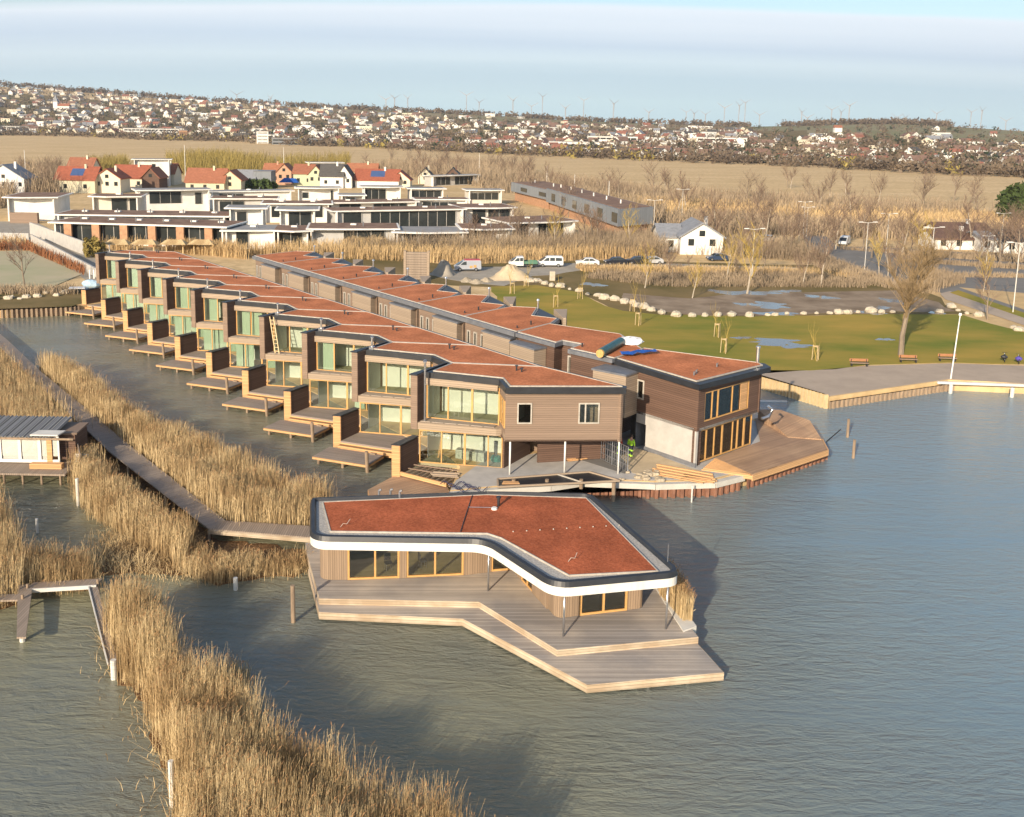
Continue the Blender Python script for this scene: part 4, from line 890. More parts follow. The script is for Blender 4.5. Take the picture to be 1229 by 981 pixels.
# end building at the water
o = (15.3, 72.6, 0)
C_, R_, B_, L_ = Vector((15.3, 72.6)), Vector((21.6, 78.4)), Vector((12.9, 83.6)), Vector((9.6, 79.4))
t = empty('lakeside_house', o, 0, 'dark brown two-storey house at the water with pale concrete base and orange roof', 'house')
def fr(a, b, f, d=0):
    v = a+(b-a)*f; n = Vector(((b-a).y, -(b-a).x)).normalized(); return v+n*d
a = MB(o)
zc0, zc1 = 4.05, 7.62
a.wall(fr(L_, C_, 0), fr(L_, C_, .22), zc0, zc1, .3, 1); a.wall(fr(L_, C_, .38), fr(L_, C_, 1), zc0, zc1, .3, 1)
a.wall(fr(L_, C_, .22), fr(L_, C_, .38), zc0, 5.3, .3, 1); a.wall(fr(L_, C_, .22), fr(L_, C_, .38), 6.9, zc1, .3, 1)
a.wall(fr(C_, R_, 0), fr(C_, R_, .1), zc0, zc1, .3, 1); a.wall(fr(C_, R_, .80), fr(C_, R_, 1), zc0, zc1, .3, 1)
a.wall(fr(C_, R_, .1), fr(C_, R_, .80), zc0, 4.65, .3, 1); a.wall(fr(C_, R_, .1), fr(C_, R_, .80), 7.0, zc1, .3, 1)
a.wall(R_, B_, zc0, zc1, .3, 1); a.wall(B_, L_, zc0, zc1, .3, 1)
a.build('upper_wall', M['cladding_dark'], t)
a = MB(o); a.prism([L_, C_, R_, B_], zc0-.01, zc0+.2); a.build('floor_slab', M['concrete'], t)
window(t, 'window', fr(L_, C_, .22, -.02), fr(L_, C_, .38, -.02), 5.3, 6.9, (.5,), .12, .14, frame=M['zinc_strip'], gl=M['glass_dark'], o=o)
window(t, 'window', fr(C_, R_, .1, -.1), fr(C_, R_, .80, -.1), 4.65, 7.0, (.17, (.30, .12), .62, (.84, .14)), .09, .14, gl=M['glass'], o=o, rail=None)
a = MB(o); a.wall(fr(C_, R_, .66, -.04), fr(C_, R_, .77, -.04), 4.75, 6.9, .05); a.build('shutter_board', M['larch'], t)
window(t, 'glass_front', fr(C_, R_, .10, -.35), fr(C_, R_, .93, -.35), 1.3, 3.9, ((.12, .12), .27, (.42, .16), .62, (.72, .14), (.85, .2)), .1, .14, gl=M['glass'], o=o)
a = MB(o); a.wall(fr(C_, R_, 0, -.3), fr(C_, R_, .1, -.3), 1.15, zc0, .2); a.build('lower_wall', M['cladding_dark'], t)
a = MB(o); a.wall(fr(C_, R_, .04, -3.6), fr(C_, R_, .9, -3.6), 1.2, zc1, .15); a.wall(fr(C_, R_, .9, -.5), fr(C_, R_, .9, -4.2), 1.2, 4.0, .12); a.build('room_wall', M['room_white'], t)
a = MB(o); a.prism([fr(L_, C_, .42), fr(L_, C_, .995), fr(L_, C_, .995, -.25), fr(L_, C_, .42, -.25)], 1.12, zc0-.02); a.build('concrete_wall', M['concrete'], t)
a = MB(o); a.wall(fr(L_, C_, .30, 0), fr(L_, C_, .42, 0), 3.3, zc0, .2, 1); a.build('lintel', M['concrete'], t)
a = MB(o); a.wall(fr(L_, C_, .0, -2.4), fr(L_, C_, .43, -2.2), 1.15, zc0, .2); a.wall(fr(L_, C_, .30, -2.2), fr(L_, C_, .30, 0), 1.15, 3.3, .1); a.build('recessed_wall', M['grey_metal'], t)
a = MB(o); a.prism([fr(L_, C_, .41, .04), fr(L_, C_, 1.003, .04), fr(L_, C_, 1.003, -.06), fr(L_, C_, .41, -.06)], 1.12, 1.5); a.build('plinth', M['grey_metal'], t)
rp = [Vector((15.1, 71.65)), Vector((22.1, 77.7)), Vector((21.9, 78.9)), Vector((12.75, 83.75)), Vector((9.35, 79.55))]
a = MB(o); a.prism(rp, 7.6, 8.02); rf = a.build('roof', M['black_metal'], t)
i1 = inset(rp, [.75, .6, .3, .08, .55]); i0 = inset(rp, [.64, .5, .2, .0, .44])
a = MB(o); strip_ring(a, i0, i1, 8.0, 8.11); a.build('edging', M['zinc_strip'], rf)
a = MB(o); a.prism(i1, 8.0, 8.07); a.build('sedum', M['sedum'], rf)
for x, y in ((15.2, 74.3), (15.5, 74.9), (17.6, 77.2)):
    a = MB(o); a.tube([(x, y, 8.0), (x, y, 8.35), (x+.1, y, 8.4)], .07); a.build('vent_pipe', M['grey_metal'], rf)
a = MB(o); a.tube([(21.3, 78.9, 8.0), (21.3, 78.9, 9.3)], .13, 10); a.tube([(21.3, 78.9, 9.3), (21.3, 78.9, 9.45)], .2, 10); a.build('flue', M['steel'], t)
a = MB(o); a.tube([(22.2, 78.2, 4.6), (22.6, 78.2, 4.3), (22.2, 77.9, 3.8), (21.6, 77.6, 3.7)], .12, 8); a.build('drain_pipe', M['steel'], t)
# things lying on that roof
def lay(name, label, cat, parts, group=None, loc=(0, 0, 0), rz=0):
    t = empty(name, loc, rz, label, cat, group)
    for nm, mb, m_ in parts: mb.build(nm, M[m_] if isinstance(m_, str) else m_, t)
    return t
M['foil'] = mat('green_foil', (0.02, 0.085, 0.085), .35, .4, 3, spec=.5); M['white_foil'] = mat('white_foil', (0.7, 0.71, 0.72), .5, .15, 2); M['blue_tarp'] = mat('blue_tarp', (0.02, 0.09, 0.36), .4, .3, 3, bump=.05, bscale=3)
M['straw'] = mat('straw', (0.55, 0.34, 0.12), .9, .3, 5)
q0, q1 = G(721, 424, 8.5), G(745, 410, 8.55)
lay('insulation_roll', 'dark green wrapped insulation roll with straw-coloured end, lying on an orange roof', 'roll', [('wrap', MB().tube([(0, 0, 0), (q1.x-q0.x, q1.y-q0.y, .05)], .38, 14), 'foil'), ('core', MB().tube([(-.05*(q1.x-q0.x), -.05*(q1.y-q0.y), 0), (.02, .02, 0)], .34, 14), 'straw')], loc=q0)
q = G(757, 409, 8.5); a = MB(); random.seed(3); a.ball((0, 0, .3), .75, 12, 8, (1.4, .9, .55), .2); lay('foil_heap', 'crumpled white foil heap at the end of the insulation roll', 'foil', [('sheet', a, 'white_foil')], loc=(q.x, q.y, 8.15))
q = G(758, 425, 8.3); a = MB(); bb = 0
for i in range(5):
    for j_ in range(9): a.v.append((j_*.42-.9+random.uniform(-.08, .08), i*.24-.4+j_*.05+random.uniform(-.06, .06), .14+random.uniform(0, .22)))
for i in range(4):
    for j_ in range(8): b_ = i*9+j_; a.f.append((b_, b_+1, b_+10, b_+9))
lay('blue_tarp', 'crumpled bright blue tarpaulin on the party wall between two orange roofs', 'tarpaulin', [('sheet', a, 'blue_tarp')], loc=(q.x, q.y, 8.15), rz=.2)

# ================================================================== THE TIP: pads, sheet piles, decks, building site
def sheet(name, pts, z, m_, kind='structure', thick=.02, jit=0, sub=0, label=None, cat=None):
    P = [Vector(p[:2]) for p in pts]
    if sub:
        Q = []
        for i in range(len(P)):
            p_, q_ = P[i], P[(i+1) % len(P)]; n_ = max(1, int((q_-p_).length/sub))
            for k_ in range(n_): Q.append(p_.lerp(q_, k_/n_)+Vector((random.uniform(-jit, jit), random.uniform(-jit, jit))))
        P = Q
    a = MB(); a.prism([tuple(p) for p in P], z-thick, z, bottom=False); o_ = a.build(name, M[m_]); 
    if kind: tag(o_, kind=kind)
    else: tag(o_, label, cat)
    return o_

sheet('yard', [g2(541, 588.3), g2(600, 582.8), g2(660, 579.3), (6.3, 70.05), (11.7, 69.7), (16.1, 70.3), (19.2, 72.4), (26.8, 78.6), (23.5, 85), (15, 91), (4, 99), (2, 92), HL(10, 6.5, 10), HL(6.6, 2.6, 10), g2(547, 577.5)], LANDZ+.02, 'concrete')
sheet('alley', [HL(10.6, 7.4, 1), HL(10.6, 7.4, 10), HL(17.5, 4.6, 10), (12, 76.5), (1.0, 88.0), FS(7), (-44, 150)], LANDZ+.035, 'asphalt')
M['sandy'] = mat('sandy_ground', (0.52, 0.42, 0.28), .95, .15, .8)
sheet('sand_patch', [(9.8, 75.0), (10.2, 71.0), (12.0, 70.3), (15.8, 70.6), (16.5, 71.8), (15.0, 72.4), (12.9, 75.4), (11.5, 77)], LANDZ+.05, 'sandy', jit=.15, sub=.8)
M['rust'] = mat('sheet_pile_steel', (0.15, 0.07, 0.045), .85, 0, 1.6, c2=(0.34, 0.17, 0.11), stretch=(1, 1, .5)); M['rust_pale'] = mat('cap_concrete', (0.55, 0.52, 0.46), .9, .1, 1)
def sheet_pile(line, z0, z1, label, pitch=.62, amp=.16, m_='rust', cap=True, caph=.16):
    t = empty('sheet_pile_wall', (line[0][0], line[0][1], 0), 0, label, 'retaining wall'); o = (line[0][0], line[0][1], 0)
    P = [Vector(p[:2]) for p in line]; pts = []
    for i in range(len(P)-1):
        d = P[i+1]-P[i]; n_ = max(1, round(d.length/pitch)); u = d/n_; nn = Vector((-d.y, d.x)).normalized()*amp
        for k_ in range(n_):
            b = P[i]+u*k_; s = 1 if (k_ % 2 == 0) else -1
            pts += [b+nn*s*.0+u*.0+nn*(-1), b+u*.35-nn, b+u*.5+nn, b+u*.85+nn]
    a = MB(o); a.prism([tuple(p) for p in pts]+[tuple(p) for p in reversed([q_+Vector((0.0, .05)) for q_ in pts])], z0, z1); a.build('piling', M[m_], t)
    if cap:
        for i in range(len(P)-1):
            a = MB(o); a.wall(P[i], P[i+1], z1-.02, z1-.02+caph, .46, 0); a.build('capping_beam', M['rust_pale'], t)
    return t
sheet_pile([tuple(Vector(q_)-Vector((0, .38))) for q_ in (tip[0], tip[1], tip[2], tip[3], (11.7, 69.5), (16.2, 70.1), (18.7, 71.7))], -1.5, .74, caph=.42, label= 'rust-brown corrugated sheet pile wall with pale capping below the building site')
sheet_pile([(19.0, 71.4), (27.35, 78.4), (27.3, 83.2), (24, 86.4)], -1.5, .85, 'row of brown sheet piles under the edge of the big end deck', cap=False)
sheet_pile([(-140, 171), (g2(-20, 372)[0], g2(-20, 372)[1]-.6), (g2(86, 368)[0], g2(86, 368)[1]-.6), (g2(100, 366)[0], g2(100, 366)[1]-.6)], -1.5, 1.17, 'dark timber pile bank closing the channel at far left', cap=False, m_='pile_wood')
# white foil skirt behind the unfinished walkway
a = MB(); q0, q1 = G(600, 592, 1.1), G(738, 588, 1.1)
# big end deck
M['deck_new'] = boards('deck_new', (0.46, 0.30, 0.185), .15, 'Y', R(-38), var=.2, gap=.12, gapc=.5, weather=(.78, .76, .78), wscale=.3)
t = empty('end_deck', (22, 76, 0), 0, 'broad angular timber deck around the lakeside house, ramped at its far corner', 'deck'); o = (22, 76, 0)
dp = [(15.9, 72.3), (19.4, 70.9), (27.0, 77.2), (27.4, 80.0), (27.4, 83.4), (25.4, 85.6), (23.2, 85.6), (22.0, 79.0)]
a = MB(o); a.prism([(19.3, 71.0)]+dp[2:-1]+[(22.0, 79.0), (17.3, 74.6)], 1.24, 1.31); a.build('platform', M['deck_new'], t)
a = MB(o)
for k_ in range(9): 
    f = k_/8; p_ = Vector((15.9, 72.35)).lerp(Vector((17.2, 74.5)), f); q_ = Vector((19.1, 71.1)).lerp(Vector((19.5, 71.4)), f)
    a.bar((p_.x, p_.y, 1.24), (q_.x, q_.y, 1.24), .09, .12)
a.build('joists', M['larch'], t)
a = MB(o); a.wall((19.3, 70.85), (27.05, 77.1), .82, 1.29, .1); a.wall((27.05, 77.1), (27.5, 80.0), .82, 1.29, .1); a.wall((15.7, 72.1), (19.3, 70.85), .95, 1.25, .1); a.build('fascia', M['larch'], t)
a = MB(o); a.prism([(24.6, 80.2), (27.3, 79.6), (27.3, 83.0), (25.4, 85.4), (23.4, 85.4)], 1.3, [1.36, 1.4, 2.0, 2.2, 2.2]); a.build('raised_platform', M['deck_new'], t)
def stack(name, label, cat, px, py, n, L, rz, m_='larch', w_=.14, z=LANDZ+.06, group=None, rows=2):
    p = G(px, py, z); t = empty(name, (p.x, p.y, z), rz, label, cat, group)
    for k_ in range(n):
        for r_ in range(rows):
            a = MB(); x = random.uniform(-.3, .3); a.box(-L/2+x, k_*w_*1.75-r_*.04, r_*.075, L/2+x, k_*w_*1.75+w_-r_*.04, r_*.075+.065+.04*(k_ % 2)); a.build('plank', M[m_], t)
    return t
stack('timber_stack', 'orange planks stacked on the sand in front of the lakeside house', 'timber', 812, 575, 8, 4.4, R(-27), w_=.17, rows=1)
stack('timber_stack', 'loose boards beside the deck joists of the end deck', 'timber', 838, 578, 4, 2.4, R(-20), rows=1)
stack('timber_stack', 'short pale boards in front of the far joists, on the unfinished terrace', 'timber', 533, 573, 4, 2.0, R(-8), m_='cladding_pale', rows=1)
# unfinished terrace frame of the end house, and the low new deck below it
for k_, (fx, fy) in enumerate(((3.2, -2.0), (5.6, -2.3), (4.4, .2))): pass
t = empty('deck_frame', (O10.x, O10.y, 0), A_, 'open brown joist frame of the unfinished terrace, with pale edge beam', 'deck frame')
a = MB(); a.bar((1.85, -1.8, 1.0), (6.0, -2.6, 1.0), .12, .28); a.build('edge_beam', M['larch'], t)
for k_ in range(10):
    a = MB(); x = 2.2+k_*.45; a.bar((x, -1.85-.2*k_*.45, 1.0), (x+.5, .4+.1*k_*.3, 1.0), .1, .16); a.build('joist', M['pile_wood'], t)
a = MB(); a.bar((2.0, -.8, 1.1), (6.4, -.9, 1.1), .12, .06); a.bar((2.0, .1, 1.1), (6.6, .35, 1.1), .12, .06); a.build('batten', M['cladding'], t)
t = empty('low_deck', tuple(G(520, 580, 0)), 0, 'low pale timber deck with new edge boards behind the pavilion roof', 'deck'); o = G(520, 580, 0)
lp = [G(442, 588, .75), G(480, 568, .75), G(533, 579, .75), G(540, 592, .75), G(545, 602, .75), G(445, 602, .75)]
a = MB(o); a.prism([p[:2] for p in lp], .6, .75); a.build('platform', M['deck_new'], t)
a = MB(o); strip_ring(a, inset([p[:2] for p in lp], -.04), inset([p[:2] for p in lp], .06), .4, .74); a.build('fascia', M['larch'], t)
# walkway frame with dark panels
t = empty('panel_walkway', tuple(G(665, 583, 1.2)), 0, 'unfinished walkway frame filled with black panels above the sheet piles', 'walkway'); o = G(665, 583, 1.2)
wa = [G(590, 583, 1.35), G(620, 573, 1.35), G(722, 565, 1.35), G(746, 579, 1.35), G(610, 590, 1.35)]
wa = [G(x, y, 1.3) for x, y in ((598, 584.5), (597, 575), (707, 566.5), (744, 577), (700, 579.5))]
a = MB(o); a.prism([p[:2] for p in wa], 1.2, 1.26); a.build('panel', M['black_metal'], t)
P_ = [Vector((p.x, p.y, 1.3)) for p in wa]
for i in range(5):
    a = MB(o); a.bar(P_[i], P_[(i+1) % 5], .12, .12); a.build('edge_beam', M['cladding_pale'], t)
a = MB(o); a.bar(P_[1].lerp(P_[2], .65), P_[0].lerp(P_[4], 1.0), .08, .1); a.build('cross_batten', M['zinc_strip'], t)
a = MB(o); c_ = P_[0].lerp(P_[1], .5); a.prism([(c_.x+.3, c_.y-.2), (c_.x+1.6, c_.y-.1), (c_.x+1.5, c_.y+.35), (c_.x+.4, c_.y+.4)], 1.27, 1.31); a.build('board', M['larch'], t)
for px in (616, 656, 697, 736):
    q = G(px, 598 if px < 730 else 602, .0); a = MB((q.x, q.y, 0)); a.tube([(q.x, q.y, -1), (q.x, q.y, 1.45)], .14, 10)
    tag(a.build('pier_post', M['pile_wood']), {616: 'leftmost wooden post standing before the black-panelled walkway', 656: 'second wooden post from the left before the black-panelled walkway', 697: 'third wooden post from the left before the black-panelled walkway', 736: 'rightmost wooden post before the black-panelled walkway, at its corner'}[px], 'post', 'posts in front of the walkway frame')
q = G(830, 603, 0); a = MB((q.x, q.y, 0)); a.tube([(q.x, q.y, -1), (q.x, q.y, 1.3)], .06, 8); tag(a.build('marker_pole', M['concrete_pale']), 'thin white pole in front of the rusty sheet piles', 'pole')
M['rubble'] = mat('rubble', (0.42, 0.35, 0.25), .95, .35, 3); M['hose'] = mat('hose', (0.05, 0.045, 0.11), .5, .2, 3)
def heap(name, px, py, r, h, m_, label, cat='heap', z=LANDZ, sq=(1, 1)):
    p = G(px, py, z); n = 18; k = 7; a = MB((p.x, p.y, z)); rr = random.Random(px)
    for i in range(k+1):
        t_ = i/k
        for j_ in range(n):
            an = 2*math.pi*j_/n; w_ = 1+.18*math.sin(3*an+px)+.1*rr.uniform(-1, 1)
            a.v.append((p.x+r*sq[0]*t_*w_*math.cos(an), p.y+r*sq[1]*t_*w_*math.sin(an), z-.05+h*(math.cos(t_*math.pi)*.5+.5)*(1+.15*rr.uniform(-1, 1))))
    for i in range(k):
        for j_ in range(n): j2 = (j_+1) % n; a.f.append((i*n+j_, (i+1)*n+j_, (i+1)*n+j2, i*n+j2))
    o_ = a.build(name, M[m_], smooth=True); return tag(o_, label, cat)
random.seed(5)
for k_ in range(16):
    p = G(random.uniform(745, 793), random.uniform(566, 578), LANDZ+.1); a = MB(p); a.ball(p, random.uniform(.12, .3), 7, 5, (1.3, .9, .6), .25)
    tag(a.build('rubble_stone', M['rubble']), 'rough pale rubble stone in the loose pile beside the sheet piles', 'stone', 'rubble on the sand patch')
for k_ in range(3):
    pts = []; q = G(545+k_*10, 582+k_*3, LANDZ+.08)
    for s in range(14): pts.append((q.x+s*.17-1.0, q.y+.6*math.sin(s*.9+k_), LANDZ+.12))
    a = MB(q); a.tube(pts, .03, 6); tag(a.build('hose', M['hose']), ['dark hose lying nearest the joist frame', 'dark hose curling across the middle of the white ground', 'dark hose lying closest to the black panels'][k_], 'hose')
# mesh barrier cage under the end house
q0 = Vector(HL(14.3, 5.0, 10)); q1 = Vector(HL(16.4, 5.4, 10)); t = empty('mesh_barrier', (q0.x, q0.y, LANDZ), 0, 'grey wire mesh site fence panel under the end house overhang', 'fence')
for k_, (u0, u1) in enumerate(((Vector((7.9, 74.6)), Vector((9.9, 71.2))), (Vector((7.9, 74.6)), Vector((6.6, 76.0))))):
    a = MB((q0.x, q0.y, LANDZ))
    for f in range(15): p = u0.lerp(u1, f/14); a.bar((p.x, p.y, 1.2), (p.x, p.y, 3.2), .035 if f % 7 else .09)
    for z in (1.25, 1.75, 2.25, 2.75, 3.2): a.bar((u0.x, u0.y, z), (u1.x, u1.y, z), .045)
    a.build('mesh_panel', M['steel'], t)
stack('pallet', 'small wooden pallet on the ground beneath the end house', 'pallet', 694, 553, 5, 1.2, R(20), w_=.12, m_='larch')

# ------------------------------------------------------------------ people
def person(x, y, z, rz, jacket, trousers, label, bands=None, hair=(0.05, 0.03, 0.02), hat=None, arms=((.32, .1, -.5), (-.32, .05, -.5)), walk=.12):
    t = empty('person', (x, y, z), rz, label, 'person')
    def skin(name, pts, edges, rad, m_, root=0):
        me = bpy.data.meshes.new(name); me.from_pydata(pts, edges, []); o_ = bpy.data.objects.new(name, me); col.objects.link(o_); o_.parent = t
        sk = o_.modifiers.new('skin', 'SKIN'); me.skin_vertices[0].data  # layer exists with the modifier
        for i, r_ in enumerate(rad): me.skin_vertices[0].data[i].radius = (r_, r_*.85) if isinstance(r_, float) else r_; me.skin_vertices[0].data[i].use_root = (i == root)
        ss = o_.modifiers.new('sub', 'SUBSURF'); ss.levels = 1; ss.render_levels = 1; me.materials.append(m_); return o_
    sk_m = mat('skin_tone', (0.45, 0.27, 0.19), .6, .05); jm = mat('jacket_cloth', jacket, .8, .1); tm = mat('trouser_cloth', trousers, .85, .15)
    hx, hy = .2, 0
    P = [(0, 0, .95), (0, .0, 1.2), (0, .02, 1.42), (0, .02, 1.52), (0, .0, 1.64), (0, .01, 1.74),
         (.18, 0, 1.42), (.27, .02, 1.15), (.26, -.08, .92), (.25, -.1, .84), (-.18, 0, 1.42), (-.27, .02, 1.15), (-.26, -.08, .92), (-.25, -.1, .84),
         (.1, 0, .88), (.11, -walk*.5, .5), (.11, walk*.2, .1), (.11, -.14, .04), (-.1, 0, .88), (-.11, walk, .5), (-.11, walk*1.6, .1), (-.11, walk*1.6-.14, .04)]
    Ed = [(0, 1), (1, 2), (2, 3), (3, 4), (4, 5), (2, 6), (6, 7), (7, 8), (8, 9), (2, 10), (10, 11), (11, 12), (12, 13), (0, 14), (14, 15), (15, 16), (16, 17), (0, 18), (18, 19), (19, 20), (20, 21)]
    Rr = [.14, .13, .15, .06, .10, .07, .07, .05, .04, .045, .07, .05, .04, .045, .09, .065, .045, .045, .09, .065, .045, .045]
    skin('body', P, Ed, Rr, sk_m)
    J = P[:3]+[P[6], P[7], P[8], P[10], P[11], P[12]]; J[0] = (0, 0, .9)
    skin('jacket', J, [(0, 1), (1, 2), (2, 3), (3, 4), (4, 5), (2, 6), (6, 7), (7, 8)], [.19, .18, .19, .095, .08, .065, .095, .08, .065], jm, 1)
    T_ = [P[0], P[14], P[15], P[16], P[18], P[19], P[20]]
    skin('trousers', T_, [(0, 1), (1, 2), (2, 3), (0, 4), (4, 5), (5, 6)], [.165, .115, .09, .075, .115, .09, .075], tm, 0)
    if bands:
        bm_ = mat('band', bands, .7, .05)
        for (cx, cy, cz) in (P[15], P[16], P[19], P[20]): a = MB(); a.tube([(cx, cy, cz-.06+.08), (cx, cy, cz+.06+.08)], .105, 10); a.build('reflective_band', bm_, t)
    a = MB(); a.ball((0, .01, 1.73), .125, 10, 8, (1, 1.1, .8)); a.build('helmet' if hat else 'hair', mat('headwear', hat or hair, .6), t, smooth=True)
    a = MB(); a.ball((0, -.115, 1.64), .02, 6, 4); a.build('nose', sk_m, t)
    for s in (-.04, .04): a = MB(); a.ball((s, -.1, 1.665), .014, 6, 4); a.build('eye', M['black_metal'], t)
    return t
p = G(757, 549, LANDZ); person(p.x, p.y, LANDZ+.04, math.pi-.5, (0.42, 0.75, 0.05), (0.03, 0.035, 0.05), 'worker in lime hi-vis jacket and dark trousers with lime bands, walking between the houses', (0.5, 0.85, 0.1))
p = G(742.5, 546, LANDZ); person(p.x, p.y, LANDZ+.04, 2.2, (0.45, 0.06, 0.03), (0.03, 0.035, 0.05), 'worker in red jacket half hidden behind the end house corner column', (0.5, 0.85, 0.1))
# green wrapped object seen through the lakeside house glass
q = fr(C_, R_, .5, -1.4); a = MB(); a.ball((0, 0, .7), .8, 12, 8, (1, .8, .95), .12); lay('wrapped_pallet', 'lime green wrapped load behind the ground floor glass of the lakeside house', 'load', [('wrap', a, mat('lime_wrap', (0.35, 0.55, 0.04), .5))], loc=(q.x, q.y, 1.2))

# ================================================================== PROMENADE AND PARK
prom = [(27.5, 101.5), (32.3, 93.7), (47.8, 101.5), (55.2, 100.3), (75, 96), (75, 112), (59.3, 108.4), (51.2, 108.9), (41, 107), (34.1, 104.4)]
sheet('promenade', [(27.4, 101.9), (32.3, 93.9), (47.8, 101.7), (55.2, 100.5), (90, 93), (90, 112), (59.3, 108.4), (51.2, 108.9), (41, 107), (34.1, 104.4), (24, 104)], LANDZ+.03, 'promenade')
def P2(*l): return [g2(x, y) for x, y in l]
sheet('lawn', P2((1229, 437), (1140, 435), (1040, 438), (960, 447), (900, 450), (870, 452), (790, 430), (700, 400), (600, 370), (590, 345), (640, 342), (690, 350), (745, 374), (800, 378), (900, 380), (1010, 378), (1150, 378), (1190, 388), (1240, 402), (1400, 450), (1320, 445)), LANDZ+.03, 'grass', jit=.5, sub=4)
sheet('gravel_yard', P2((520, 330), (545, 323), (700, 316), (720, 322), (640, 332), (600, 343), (560, 340)), LANDZ+.04, 'gravel', jit=.8, sub=4)
sheet('scrub_ground', P2((540, 318), (700, 312), (960, 318), (1080, 318), (1110, 350), (1160, 376), (1010, 378), (900, 380), (800, 378), (745, 374), (690, 350), (640, 342), (590, 346), (400, 330), (300, 310), (420, 300)), LANDZ+.015, 'scrub_soil', jit=1, sub=5)
sheet('mud_flat', P2((745, 352), (830, 358), (900, 352), (1000, 350), (1080, 350), (1120, 362), (1140, 374), (1010, 377), (900, 379), (810, 377), (760, 370)), LANDZ+.045, 'mud', jit=1, sub=4)
sheet('track', P2((690, 318), (760, 316), (960, 322), (960, 325), (800, 322), (690, 324)), LANDZ+.07, 'gravel', jit=.6, sub=5)
def puddle(px, py, rx, ry, seed):
    rr = random.Random(seed); c = G(px, py, LANDZ); a_ = G(px+rx, py, LANDZ); b_ = G(px, py-ry, LANDZ); wx = (a_-c).length; wy = (b_-c).length; pts = []
    ph = [rr.uniform(0, 6) for _ in range(4)]
    for k_ in range(40):
        an = 2*math.pi*k_/40; w_ = 1+.35*math.sin(2*an+ph[0])+.22*math.sin(5*an+ph[1])+.12*math.sin(9*an+ph[2]); pts.append((c.x+wx*w_*math.cos(an), c.y+wy*w_*math.sin(an)))
    a = MB(c); a.prism(pts, LANDZ+.02, LANDZ+.055+.002*(seed % 5), bottom=False); tag(a.build('puddle', M['puddle']), kind='structure')
for i, q in enumerate([(930, 411, 32, 3.2), (890, 406, 9, 1.5), (955, 416, 20, 2), (1062, 408, 8, 1.5), (895, 352, 28, 3), (860, 350, 10, 1.5), (925, 367, 22, 3), (900, 366, 14, 2), (930, 377, 20, 2.4), (1075, 362, 12, 3), (1045, 376, 14, 1.6), (985, 357, 14, 2.0), (712, 342, 12, 2), (1124, 376, 6, 2), (945, 350, 14, 1.6), (1060, 370, 9, 1.6)]): puddle(*q, i)
sheet('car_park', P2((1000, 296), (1060, 297), (1229, 308), (1500, 318), (1500, 372), (1229, 352), (1150, 345), (1085, 329), (1010, 300)), LANDZ+.03, 'asphalt')
sheet('road', P2((958, 268), (975, 270), (1010, 300), (1085, 330), (1150, 345), (1229, 372), (1400, 430), (1400, 450), (1229, 385), (1130, 352), (1060, 337), (1000, 318), (970, 300)), LANDZ+.045, 'asphalt', jit=0)
sheet('footpath', P2((1128, 353), (1140, 350), (1229, 381), (1400, 440), (1400, 452), (1229, 391), (1135, 360)), LANDZ+.07, 'promenade')
sheet('verge', P2((1140, 352), (1240, 386), (1240, 380), (1150, 349)), LANDZ+.10, 'grass')
M['rock'] = mat('boulder', (0.50, 0.44, 0.34), .95, .18, 2, bump=.03, bscale=5)
rocks = [((460/6.145+560), (55/6.145+330)), (645, 339), (654, 341.5), (662, 344), (672.5, 345)]
rocks += [(x/4.086+680, y/4.086+220) for x, y in ((15, 523), (60, 532), (103, 549), (155, 556), (185, 569), (238, 576), (283, 590), (325, 592), (345, 606), (378, 614), (415, 627), (465, 641), (538, 654), (615, 655), (678, 653), (742, 653), (810, 652), (898, 655), (985, 650), (1022, 650), (1080, 643))]
rocks += [(x/3.505+940, y/3.505+220) for x, y in ((85, 552), (140, 550), (195, 550), (233, 550), (270, 550), (315, 546), (367, 543), (412, 546), (460, 545), (657, 545), (705, 525), (735, 538), (772, 551), (822, 560), (968, 612), (990, 622))]
rr = random.Random(2)
for i, (x, y) in enumerate(rocks):
    p = G(x, y, LANDZ); a = MB(p); s = rr.uniform(.32, .72); a.ball((p.x, p.y, LANDZ+s*.35), s, 9, 7, (rr.uniform(.9, 1.5), rr.uniform(.8, 1.1), rr.uniform(.65, .95)), .16)
    tag(a.build('boulder', M['rock']), 'pale boulder in the curved line along the far edge of the lawn', 'boulder', 'boulders lining the lawn')
